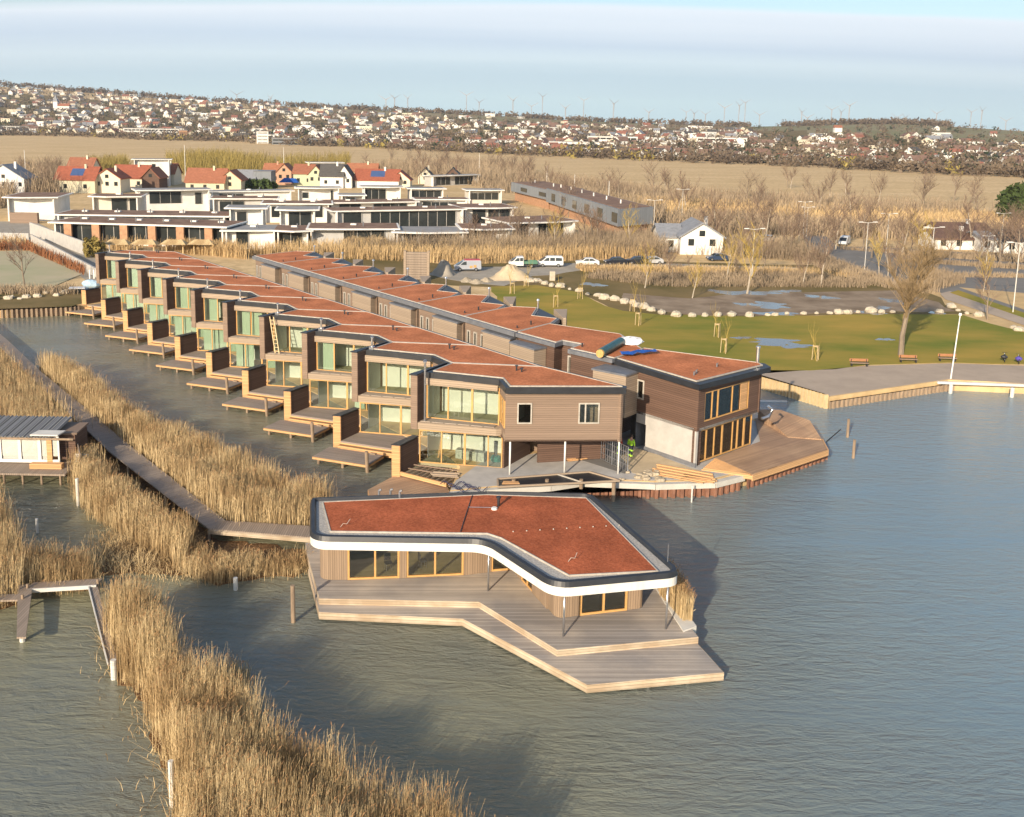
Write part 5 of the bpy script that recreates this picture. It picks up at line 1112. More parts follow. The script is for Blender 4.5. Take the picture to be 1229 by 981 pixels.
# staked young trees
M['stake'] = mat('stake_wood', (0.55, 0.42, 0.24), .8, .15); M['twig_yellow'] = mat('twig_yellow', (0.42, 0.30, 0.08), .9, .25, 3); M['bark'] = mat('bark', (0.24, 0.19, 0.14), .9, .25, 2, stretch=(1, 1, .3)); M['twig_big'] = mat('twig_big', (0.27, 0.19, 0.10), .9, .25, 1); M['twig'] = mat('twig', (0.20, 0.14, 0.10), .9, .25, 1); M['bark_pale'] = mat('bark_pale', (0.42, 0.36, 0.28), .9, .2, 2)
def branch_tree(parent, h, seed, spread=.5, levels=4, trunk_r=.16, lean=(0, 0), kids=4, m_t='bark', m_c='twig', tw=.03, bare=.25):
    r_ = random.Random(seed); T = MB(); Cn = MB()
    def grow(p, d, L, r, lev):
        pts = [p]; rad = [r]; dd = d.copy(); n_ = 4
        for i in range(n_):
            dd = (dd+Vector((r_.uniform(-1, 1), r_.uniform(-1, 1), r_.uniform(-.3, .8)))*.13).normalized(); pts.append(pts[-1]+dd*L/n_); rad.append(r*(1-.6*(i+1)/n_))
        (T if lev == 0 else Cn).tube(pts, rad, 6 if lev == 0 else (4 if lev == 1 else 3))
        if lev >= levels: return
        nk = kids+(3 if lev == 0 else 1)
        for k_ in range(nk):
            f = bare+(1-bare)*(k_+r_.random())/nk if lev == 0 else .2+.8*(k_+r_.random())/nk
            i = min(n_-1, int(f*n_)); q = pts[i].lerp(pts[i+1], f*n_-i)
            a = r_.uniform(0, 6.28); side = Vector((math.cos(a), math.sin(a), 0))
            nd = (dd*(1-spread)+side*spread*1.3+Vector((0, 0, .25))).normalized()
            grow(q, nd, L*r_.uniform(.42, .68)*(1.15-.4*f if lev == 0 else 1), max(tw*.5, rad[i]*.55), lev+1)
    grow(Vector((0, 0, 0)), Vector((lean[0], lean[1], 1)).normalized(), h*.72, trunk_r, 0)
    T.build('trunk', M[m_t], parent); Cn.build('crown', M[m_c], parent)
def tree_proto(name, label, cat, group, *a, **k):
    t = empty(name, (0, 0, 0), 0, label, cat, group); branch_tree(t, *a, **k); return t
def place(proto, used, px, py, label, s=1, rz=None, z=LANDZ, name=None):
    o_ = proto if not used else copy_tree(proto); p = G(px, py, z); o_.location = (p.x, p.y, z); o_.scale = (s,)*3; o_.rotation_euler = (0, 0, rz if rz is not None else (px*7.3+py*3.1) % 6.28); relabel(o_, label); return o_
YG = 'staked young trees on the lawn'
yt = empty('staked_sapling', (0, 0, 0), 0, 'x', 'tree', YG); branch_tree(yt, 4.2, 4, spread=.3, levels=2, trunk_r=.045, kids=3, m_t='twig_yellow', m_c='twig_yellow', tw=.03)
for k_ in range(3):
    an = k_*2.094; a = MB(); a.tube([(.45*math.cos(an), .45*math.sin(an), 0), (.4*math.cos(an), .4*math.sin(an), 1.9)], .045, 6); a.build('stake', M['stake'], yt)
a = MB()
for k_ in range(3):
    an, a2 = k_*2.094, (k_+1)*2.094; a.bar((.42*math.cos(an), .42*math.sin(an), 1.75), (.42*math.cos(a2), .42*math.sin(a2), 1.75), .06, .1)
a.build('stake_rail', M['stake'], yt)
ypos = [(631, 344, 'staked young tree farthest along the lawn, by the sand heap'), (614, 353, 'staked young tree just beyond the second-row roofs, left of two'), (666, 369, 'staked young tree near the flue of the nearest second-row roof'), (696, 359, 'staked young tree standing among the boulders at the bend'), (759.5, 374, 'smaller staked young tree touching the boulder line'), (766, 391, 'staked young tree in front of the one at the boulder line'), (861, 405, 'staked young tree left of the lawn puddle, farther of two'), (869, 424, 'staked young tree left of the lawn puddle, nearer of two'), (979, 433, 'staked young tree with yellow crown right of the lawn puddle')]
for i, (x, y, l) in enumerate(ypos): place(yt, i > 0, x, y, l, .95)
BG = 'bare trees of the park'
bt = [tree_proto('bare_tree', 'x', 'tree', BG, 9, 21, levels=3, kids=4, tw=.05), tree_proto('bare_tree', 'x', 'tree', BG, 9, 34, levels=3, kids=5, spread=.4, m_t='bark_pale', tw=.05), tree_proto('bare_tree', 'x', 'tree', BG, 9, 55, levels=3, kids=4, spread=.35, m_t='bark_pale', m_c='twig_yellow', tw=.05)]
used = [False]*3
bpos = [(831, 358, .62, 2), (896.6, 353, 1.15, 2), (774, 346, .75, 2), (872, 334, .8, 2), (860, 303, 1.4, 1), (917, 325, .7, 0), (964, 343, .7, 1), (985.6, 343, 1.0, 1), (1082, 314, 1.3, 1), (1185, 384, .75, 0), (848, 305, 1.2, 1), (1003, 300, 1.2, 1), (1140, 318, .9, 0), (807, 344, .6, 0), (702, 300, 1.0, 0), (590, 305, .9, 0), (620, 300, .8, 0), (668, 303, .9, 2), (1165, 300, 1.3, 1), (1200, 318, 1.2, 0), (1222, 325, 1.2, 0), (940, 300, .9, 0), (915, 290, 1.1, 0), (1105, 322, 1.1, 2), (1055, 330, .8, 2), (1180, 350, .7, 2), (757, 300, 1.0, 2), (30, 345, .9, 0), (1020, 290, 1.0, 0), (565, 300, .8, 1)]
near_by = ['before the mud flat', 'beside the long puddle', 'behind the boulder bend', 'on the scrub ground by the track', 'in front of the white gabled house', 'by the road fork', 'left of the street lamps', 'pale and forked near the road bend', 'pale and tall at the car park edge', 'beside the footpath at right', 'close to the white gabled house, left of its twin', 'by the road curve', 'at the car park hedges', 'small, before the dark parked cars', 'in the hedge by the grey long building', 'in the hedge behind the work vehicles', 'in the hedge behind the white van', 'in the hedge behind the white car', 'tall before the long white houses', 'right of centre at the long white houses', 'rightmost before the long white houses', 'between the white gabled house and the road', 'beyond the black parked cars', 'yellowish, behind the big leaning tree', 'yellowish, left of the big leaning tree', 'yellowish beside the car park lane', 'yellowish in the hedge left of the white gabled house', 'thin, on the far left bank', 'behind the road in the reeds', 'in the hedge above the stacked timber wall']
for (x, y, s, k_), l in zip(bpos, near_by):
    place(bt[k_], used[k_], x, y, 'bare tree '+l, s); used[k_] = True
big = empty('bare_tree', tuple(G(1081, 427, LANDZ)), 0, 'big leaning bare tree with thick trunk standing alone on the lawn', 'tree'); branch_tree(big, 13.5, 14, spread=.42, levels=4, trunk_r=.34, lean=(.10, -.03), kids=6, tw=.03, bare=.3, m_c='twig_big')
# lamps
WG = 'bare trees among the scrub beyond the park'
wr_ = random.Random(5)
for (x0, x1, y0, y1, n_, sc0, sc1) in ((560, 800, 292, 302, 10, .6, 1.0), (880, 1100, 284, 312, 16, .7, 1.3), (1060, 1235, 318, 345, 5, .5, .8), (620, 1180, 225, 262, 30, .9, 1.5), (440, 640, 200, 222, 16, 1.0, 1.7), (-10, 110, 205, 240, 8, .8, 1.3), (1120, 1240, 300, 312, 8, .8, 1.2), (760, 960, 318, 334, 7, .35, .6)):
    for _ in range(n_): place(bt[wr_.choice((0, 0, 1))], True, wr_.uniform(x0, x1), wr_.uniform(y0, y1), 'leafless grey-brown tree standing in the scrub behind the park and village', wr_.uniform(sc0, sc1))['group'] = WG
LG = 'double-armed street lamps by the road and car park'
lp = empty('street_lamp', (0, 0, 0), 0, 'x', 'street lamp', LG)
a = MB(); a.tube([(0, 0, 0), (0, 0, 9)], [.07, .045], 8); a.build('pole', M['concrete_pale'], lp)
for s in (-1, 1):
    a = MB(); a.bar((0, 0, 8.9), (s*1.3, 0, 9.05), .07); ar = a.build('arm', M['concrete_pale'], lp)
    a = MB(); a.box(min(s*1.1, s*1.9), -.15, 9.0, max(s*1.1, s*1.9), .15, 9.13); a.build('lamp_head', M['plaster_white'], ar)
lpos = [(963.7, 284, .95, 'leftmost at the road bend'), (1037.5, 324, 1, 'at the road beyond the mud flat'), (1063, 308, 1, 'behind the road, left of the car park'), (1115.5, 337, 1.05, 'beside the big leaning tree crown'), (1215.6, 375.5, 1.15, 'nearest, at the right edge of the road'), (1200, 306, 1, 'in front of the long white houses'), (784, 286, 1.0, 'rising behind the grey long building end'), (818, 266, 1.0, 'beyond the white gabled house'), (902, 337, 1.0, 'single among the park trees'), (1183, 322, .7, 'short, at the car park lanes'), (967, 290, .9, 'second left at the road bend')]
for i, (x, y, s, l) in enumerate(lpos): place(lp, i > 0, x, y, 'pale street lamp '+l, s, rz=.2)
p = G(1141, 455, LANDZ); t = empty('promenade_lamp', tuple(p), 0, 'tall white single lamp post leaning slightly on the promenade edge', 'lamp post')
a = MB(p); a.tube([(p.x, p.y, LANDZ), (p.x+.35, p.y, LANDZ+6.9)], [.085, .055], 10); a.build('pole', M['plaster_white'], t)
a = MB(p); a.tube([(p.x+.35, p.y, LANDZ+6.9), (p.x+.36, p.y, LANDZ+7.15)], [.17, .13], 10); a.build('lamp_head', M['plaster_white'], t)
# benches
bn = empty('park_bench', (0, 0, 0), 0, 'x', 'bench', 'benches along the promenade')
for k_ in range(2): a = MB(); a.box(-1.15, -.22+k_*.25, .43, 1.15, -.02+k_*.25, .49); a.build('seat_plank', M['cladding'], bn)
a = MB(); a.box(-1.15, .28, .6, 1.15, .33, .95); a.build('backrest', mat('bench_wood', (0.36, 0.17, 0.08), .7, .15), bn)
for x in (-.95, .95): a = MB(); a.box(x-.05, -.2, 0, x+.05, .3, .43); a.box(x-.04, .24, .43, x+.04, .3, .9); a.build('leg', M['black_metal'], bn)
for i, (x, y, l) in enumerate(((1031, 440, 'leftmost wooden park bench on the promenade edge'), (1090, 435.5, 'middle wooden park bench, in front of the big bare tree'), (1137, 434, 'rightmost wooden park bench, behind the white lamp post'))): place(bn, i > 0, x, y, l, .88, rz=-.05)
# bicycles
def bicycle(px, py, m_, label):
    p = G(px, py, LANDZ+.03); t = empty('bicycle', tuple(p), 1.2, label, 'bicycle', 'bicycles parked on the promenade')
    for x in (-.52, .52):
        a = MB(); pts = [(x+.33*math.cos(q), 0, .34+.33*math.sin(q)) for q in [i*math.pi/9 for i in range(19)]]; a.tube(pts, .03, 6); a.build('wheel', M['black_metal'], t)
    a = MB()
    for u, v in (((-.52, 0, .34), (-.05, 0, .32)), ((-.05, 0, .32), (-.2, 0, .85)), ((-.2, 0, .8), (.38, 0, .85)), ((-.05, 0, .32), (.38, 0, .8)), ((.38, 0, .95), (.52, 0, .34)), ((-.52, 0, .34), (-.2, 0, .78))): a.tube([u, v], .025, 6)
    a.build('frame', M['steel'], t)
    a = MB(); a.tube([(.3, -.28, 1.0), (.4, 0, .97), (.3, .28, 1.0)], .02, 6); a.build('handlebar', M['black_metal'], t); a = MB(); a.ball((-.22, 0, .9), .13, 8, 6, (1.2, .7, .3)); a.build('saddle', M['black_metal'], t)
    a = MB(); a.ball((-.45, .05, .62), .28, 8, 6, (1, 1.3, .9), .1); a.build('pannier', m_, t)
bicycle(1205, 434, M['black_metal'], 'bicycle with a dark pannier on the promenade, left of two'); bicycle(1222, 436, mat('blue_cloth', (0.09, 0.07, 0.35), .8), 'bicycle with a blue pannier on the promenade, right of two')
M['stake'] = M['stake']
# quay edges
sheet_pile([(24.5, 105), (27.4, 101.3), (32.4, 93.4)], -1.5, 1.45, 'palisade of yellowish timber piles at the end of the promenade', pitch=.45, amp=.1, m_='stake', cap=False)
sheet_pile([(32.5, 93.5), (47.9, 101.3), (48.5, 101.2)], -1.5, .75, 'low dark timber pile edge along the left promenade', pitch=.6, amp=.1, cap=False, m_='pile_wood')
t = empty('jetty_edge', (48, 101, 0), 0, 'white-edged narrow quay on short piles along the right promenade', 'quay'); o = (48, 101, 0)
e0, e1_, e2_ = Vector((46.2, 100.6)), Vector((55.3, 100.0)), Vector((92, 92.0))
a = MB(o); a.wall(e0, e1_, .95, 1.2, .3); a.wall(e1_, e2_, .95, 1.2, .3); a.build('edge_beam', M['concrete_pale'], t)
for k_ in range(8): q = e0.lerp(e2_, k_/7*.9+.03); a = MB(o); a.tube([(q.x, q.y+.0 if k_ else q.y, -1), (q.x, q.y, 1.0)], .2, 8); a.build('pile', M['concrete_pale'], t)
a = MB(); q = G(930, 482, 0); a.box(q.x-1.6, q.y-.15, -.02, q.x+1.2, q.y+.12, .08); tag(a.build('floating_plank', M['plaster_white']), 'pale plank floating in the water behind the end deck', 'plank')
# heaps
heap('sand_heap', 612, 334, 4.2, 2.3, 'sand', 'pale sand heap beside the gravel yard, near the parked work vehicles')
heap('gravel_heap', 533, 330, 2.6, 2.5, mat and 'gravel', 'grey gravel heap behind the second row, beside the stacked timber wall')
for i, (x, y) in enumerate([(560, 338), (572, 340), (584, 338)]): heap('earth_heap', x, y, 1.6, .7, 'rubble', ['low earth mound left of three by the sand heap', 'low earth mound between two others by the sand heap', 'low earth mound nearest the sand heap'][i])
p = G(663, 337, LANDZ); a = MB(p); a.box(p.x-.5, p.y-.4, LANDZ, p.x+.45, p.y+.4, LANDZ+1.6); tag(a.build('stone_block', M['rock'], bevel=.08), 'upright pale stone block at the start of the boulder line', 'stone block')
p = G(500, 336, LANDZ); t = empty('timber_wall', tuple(p), 0, 'tall stack of weathered grey boards standing behind the second row', 'timber'); 
for k_ in range(11): a = MB(); a.box(-1.9, -.3, .1+.42*k_, 1.9, .3, .48+.42*k_); a.build('board', M['walk2'], t)
for x in (-2.0, 1.9): a = MB(); a.box(x-.15, -.4, 0, x+.25, .4, 4.9); a.build('upright', M['cladding_pale'], t)

# ------------------------------------------------------------------ vehicles
M['car_glass'] = mat('car_glass', (0.02, 0.025, 0.03), .08, .1, 1, spec=.8); M['tyre'] = mat('tyre', (0.02, 0.02, 0.02), .8); M['headlamp'] = mat('headlamp', (0.7, 0.7, 0.7), .15, .05, 1, spec=.8)
def vehicle(name, label, cat, px, py, rz, prof, glassp, W, paint, wheels, wr=.33, z=LANDZ+.04, extra=None, group='vehicles parked beside the gravel yard'):
    """prof: side outline (x, z); front towards -x"""
    p = G(px, py, z); t = empty(name, tuple(p), rz, label, cat, group); pm = mat('paint', paint, .3, .04, 1, spec=.6)
    def extrude(pts, w0, w1, taper=0):
        a = MB(); n = len(pts)
        for y in (w0, w1): a.v += [(q[0], y*(1-taper*max(0, q[1]-1.0)/1.2), q[1]) for q in pts]
        for i in range(n): j2 = (i+1) % n; a.f.append((i, j2, n+j2, n+i))
        a.f.append(tuple(range(n))[::-1]); a.f.append(tuple(n+i for i in range(n))); return a
    extrude(prof, -W/2, W/2, .14).build('body', pm, t, bevel=.05)
    for k_, g in enumerate(glassp): extrude(g, -W/2-.012, W/2+.012, .14).build('side_window', M['car_glass'], t)
    # windscreen lies on the sloping front of the outline
    ws = sorted([q for q in prof if q[0] < 0.4 and q[1] > .95], key=lambda q: q[0])
    a, b = ws[0], None
    for q in ws:
        if q[1] > a[1]+.35: b = q; break
    if b:
        m_ = MB(); n_ = Vector((a[1]-b[1], b[0]-a[0])).normalized()*.02
        if n_.x > 0: n_ = -n_
        f0, f1 = .12, .9; A = Vector(a).lerp(Vector(b), f0)+n_; B = Vector(a).lerp(Vector(b), f1)+n_
        y0 = W/2*(.88-.14*max(0, A.y-1)/1.2); y1 = W/2*(.86-.14*max(0, B.y-1)/1.2)
        m_.prism([(A.x, -y0), (A.x, y0), (A.x+.02, y0), (A.x+.02, -y0)], A.y, A.y+.001); m_.v.clear(); m_.f.clear()
        m_.v += [(A.x, -y0, A.y), (A.x, y0, A.y), (B.x, y1, B.y), (B.x, -y1, B.y)]; m_.f.append((0, 3, 2, 1)); m_.build('windscreen', M['car_glass'], t)
    for x in wheels:
        for s in (-1, 1):
            a = MB(); a.tube([(x, s*(W/2-.2), wr), (x, s*(W/2+.01), wr)], wr, 16); wo = a.build('wheel', M['tyre'], t)
            a = MB(); a.tube([(x, s*(W/2+.01), wr), (x, s*(W/2+.03), wr)], wr*.6, 12); a.build('rim', M['steel'], wo)
    x0 = min(q[0] for q in prof)
    for s in (-1, 1): a = MB(); a.box(x0-.02, s*(W/2-.3)-.15, .68, x0+.06, s*(W/2-.3)+.15, .84); a.build('headlight', M['headlamp'], t)
    for nm, mb, m_ in (extra or []): mb.build(nm, m_, t)
    return t
van = [(-2.3, .35), (-2.35, .8), (-2.2, 1.0), (-1.55, 1.15), (-.75, 1.85), (-.4, 1.98), (2.2, 1.98), (2.35, 1.8), (2.4, .6), (2.35, .35)]
vg = [[(-1.35, 1.15), (-.75, 1.7), (-.25, 1.75), (-.25, 1.15)]]
redtop = MB(); redtop.box(-.6, -.82, 1.96, 2.2, .82, 2.06)
art = MB(); [art.box(x, -.94, .6+.1*k_, x+.5, -.915, 1.0+.14*k_) for k_, x in enumerate((.3, 1.0))]
vehicle('parked_van', 'grey van with red roof, parked left of the sand heap', 'van', 561, 325, R(8), van, vg, 1.85, (0.36, 0.38, 0.42), (-1.45, 1.45), extra=[('roof_panel', redtop, mat('red_paint', (0.5, 0.05, 0.05), .4)), ('side_lettering', art, mat('decal_orange', (0.6, 0.33, 0.12), .5))])
cab = [(-2.5, .4), (-2.55, .85), (-2.4, 1.1), (-1.8, 1.25), (-1.1, 1.95), (-.9, 2.05), (.1, 2.05), (.15, .4)]
bed = MB(); bed.box(.22, -.95, .75, 2.7, .95, .85); bed.box(.22, -.95, .85, 2.7, -.9, 1.25); bed.box(.22, .9, .85, 2.7, .95, 1.25); bed.box(2.65, -.9, .85, 2.7, .9, 1.25); bed.box(.22, -.9, .85, .27, .9, 1.7)
vehicle('parked_pickup', 'white double-cab flatbed truck with green load bed', 'truck', 627, 321, R(4), cab, [[(-1.6, 1.25), (-1.1, 1.8), (-.65, 1.85), (-.65, 1.25)], [(-.55, 1.25), (-.55, 1.85), (0, 1.85), (0, 1.25)]], 1.9, (0.72, 0.72, 0.70), (-1.6, 1.6), extra=[('load_bed', bed, mat('green_paint', (0.09, 0.20, 0.14), .5)), ('chassis', MB().box(-2.2, -.6, .35, 2.6, .6, .6), M['black_metal'])])
vehicle('parked_van', 'white passenger van parked behind the flatbed truck', 'van', 660, 320, R(4), van, [[(-1.35, 1.15), (-.75, 1.7), (-.25, 1.75), (-.25, 1.15)], [(-.1, 1.15), (-.1, 1.75), (.8, 1.75), (.8, 1.15)], [(.95, 1.15), (.95, 1.75), (2.1, 1.7), (2.15, 1.15)]], 1.85, (0.74, 0.74, 0.72), (-1.45, 1.45))
carp = [(-2.1, .3), (-2.2, .6), (-2.1, .85), (-1.2, .98), (-.5, 1.45), (.9, 1.5), (1.8, 1.1), (2.1, 1.0), (2.15, .5), (2.1, .3)]
cg = [[(-.95, 1.0), (-.45, 1.38), (.15, 1.42), (.15, 1.0)], [(.25, 1.0), (.25, 1.42), (.85, 1.42), (1.5, 1.05)]]
vehicle('parked_car', 'white estate car parked right of the white van', 'car', 705, 319, R(2), carp, cg, 1.8, (0.75, 0.75, 0.73), (-1.35, 1.35))
vehicle('parked_car', 'black car parked right of the white car, first of two dark ones', 'car', 739, 318, R(8), carp, cg, 1.8, (0.02, 0.022, 0.03), (-1.35, 1.35))
vehicle('parked_car', 'black car parked right of the first black one', 'car', 765, 317, R(6), carp, cg, 1.8, (0.025, 0.025, 0.03), (-1.35, 1.35))
vehicle('parked_car', 'silver car tucked behind the second black car', 'car', 782, 317, R(6), carp, cg, 1.8, (0.45, 0.45, 0.45), (-1.35, 1.35))
vehicle('parked_car', 'dark blue car parked below the white gabled house', 'car', 861, 313, R(5), carp, cg, 1.8, (0.03, 0.05, 0.10), (-1.35, 1.35))
for x, y, c_, l in ((921, 290, (0.4, 0.42, 0.45), 'silver car on the road left of the park street lamps'), (1013, 294, (0.6, 0.62, 0.64), 'white delivery van on the road bend')): vehicle('road_car', l, 'car', x, y, R(60), van if x > 1000 else carp, vg if x > 1000 else cg, 1.85, c_, (-1.4, 1.4), group='vehicles on the road')
# a rider on the road
p = G(941, 305, LANDZ+.05); person(p.x, p.y, LANDZ+.06, .4, (0.03, 0.03, 0.04), (0.05, 0.05, 0.07), 'person in dark clothes walking along the road left of the white delivery van')

# things seen through the glass of the end house
q = HL(5.6, 2.9, 10); a = MB(); [a.box(-1.2+.62*k_, -.3, 0, -.65+.62*k_, .3, .75) for k_ in range(4)]
M['wrapped'] = mat('wrapped_boxes', (0.45, 0.47, 0.42), .6, .4, 6)
lay('wrapped_boxes', 'row of pale wrapped boxes on the ground floor behind the end house glass', 'boxes', [('boxes', a, 'wrapped')], loc=(q[0], q[1], 1.13), rz=A_)
q = HL(7.6, 3.1, 10); a = MB(); a.ball((0, 0, .3), .45, 10, 6, (1, .9, .7), .1); a2 = MB(); a2.tube([(0, 0, .5), (0, 0, 1.7)], [.12, .16], 8)
M['teal'] = mat('teal_plastic', (0.05, 0.22, 0.20), .5, .2, 2)
lay('dust_extractor', 'teal round-bodied machine on the ground floor behind the end house glass', 'machine', [('drum', a, 'teal'), ('hose_column', a2, 'grey_metal')], loc=(q[0], q[1], 1.13))
q = HL(3.1, 2.2, 10); a = MB(); a.bar((0, 0, 0), (.3, .5, 1.9), .14, .06); tag(lay('leaning_board', 'pale board leaning inside the end house ground floor window', 'board', [('board', a, 'larch')], loc=(q[0], q[1], 1.13)))
# ================================================================== VILLAGE
M['roof_planting'] = mat('roof_planting', (0.16, 0.085, 0.055), .95, 0, .5, c2=(0.30, 0.20, 0.14)); M['grey_roof'] = mat('grey_roof', (0.30, 0.29, 0.28), .8, .15, .5)
M['dark_glass'] = mat('dark_glass', (0.03, 0.035, 0.035), .08, .3, .4, spec=.7)
M['brick'] = mat('brick', (0.42, 0.24, 0.14), .9, .2, 1.5); M['grey_clad'] = boards('grey_clad', (0.22, 0.235, 0.25), .6, 'X', 0, var=.08, gap=.06, gapc=.7)
FH = random.Random(31)
M['plaster_grey'] = mat('plaster_grey', (0.46, 0.45, 0.43), .85, .1, .5); M['plaster_cream'] = mat('plaster_cream', (0.60, 0.56, 0.48), .85, .1, .5)
def flat_house(label, x0, y0, x1, y1, ytop, depth, glz=(), pillars=0, wall='plaster_white', roof='roof_planting', over=1.1, fasc=.28, skyl=0, upper=None, group='white flat-roofed houses of the lagoon village'):
    """front wall stands on the ground line (x0,y0)-(x1,y1) of the photograph; ytop = its roof edge there"""
    a, b = G(x0, y0, LANDZ), G(x1, y1, LANDZ); a2, b2 = Vector(a[:2]), Vector(b[:2])
    h = (y0-ytop)/(y0-horizon_y(x0))*(H-LANDZ); o = (a.x, a.y, LANDZ)
    t = empty('flat_roofed_house', o, 0, label, 'house', group); d = b2-a2; L_ = d.length; u = d/L_; n = Vector((-u.y, u.x))
    W = lambda f, dd: a2+d*f+n*dd
    wall = wall if wall != 'plaster_white' else FH.choice(('plaster_white', 'plaster_white', 'plaster_cream', 'plaster_grey')); IN = 1.3
    m_ = MB(o); m_.prism([W(0, IN+.1), W(1, IN+.1), W(1, depth), W(0, depth)], LANDZ-.1, LANDZ+h-.3); m_.build('wall', M[wall], t)
    m_ = MB(o); m_.wall(W(0, .1), W(0, IN+.1), LANDZ-.1, LANDZ+h-fasc, .3, -1); m_.build('side_fin', M['plaster_white'], t); m_ = MB(o); m_.wall(W(1, .1), W(1, IN+.1), LANDZ-.1, LANDZ+h-fasc, .3, 1); m_.build('side_fin', M['plaster_white'], t)
    kf, kd = FH.uniform(.3, .7), FH.uniform(-2.2, .6); r = MB(o); r.prism([W(-.0, FH.uniform(-.6, .4))-u*over, W(kf, kd), W(1, FH.uniform(-.8, .4))+u*over, W(1, depth)+u*over, W(0, depth)-u*over], LANDZ+h-fasc, LANDZ+h); rf = r.build('roof', M['plaster_white'], t)
    r = MB(o); i_ = over-.45; r.prism([W(0, .7)-u*i_, W(kf, kd+.7), W(1, .7)+u*i_, W(1, depth-.4)+u*i_, W(0, depth-.4)-u*i_], LANDZ+h-.02, LANDZ+h+.04); r.build('roof_planting', M[roof], rf)
    for k_ in range(skyl):
        f = (k_+.5)/skyl; q = W(f, depth*.6); s_ = MB(o); s_.box(q.x-.6, q.y-.5, LANDZ+h, q.x+.6, q.y+.5, LANDZ+h+.35); s_.build('skylight', M['plaster_white'], rf)
        q = W(f+.12/skyl, depth*.35); s_ = MB(o); s_.tube([(q.x, q.y, LANDZ+h), (q.x, q.y, LANDZ+h+1.0)], .13, 6); s_.build('flue', M['grey_metal'], rf)
    for g in glz:
        f0, f1 = g[0], g[1]; za = g[2] if len(g) > 2 else .08; zb = g[3] if len(g) > 3 else .98; hh = h-fasc
        p, q = W(f0, IN), W(f1, IN); wn = MB(o); wn.wall(p, q, LANDZ+hh*za, LANDZ+hh*zb, .12); wo = wn.build('window', M['dark_glass'], t)
        fm = MB(o); nn = max(1, int((q-p).length/2.2)); fm.wall(p-n*.07, q-n*.07, LANDZ+hh*zb-.08, LANDZ+hh*zb+.02, .12)
        for k_ in range(nn+1): c = p.lerp(q, k_/nn)-n*.07; fm.wall(c-u*.05, c+u*.05, LANDZ+hh*za, LANDZ+hh*zb-.08, .08)
        fm.build('frame', M['concrete'], wo)
    for k_ in range(pillars):
        f = (k_+.5)/pillars; pm = MB(o); pm.wall(W(f, .1)-u*.8, W(f, .1)+u*.8, LANDZ-.1, LANDZ+h-fasc, .6); pm.build('pillar', M['brick'], t)
    return t
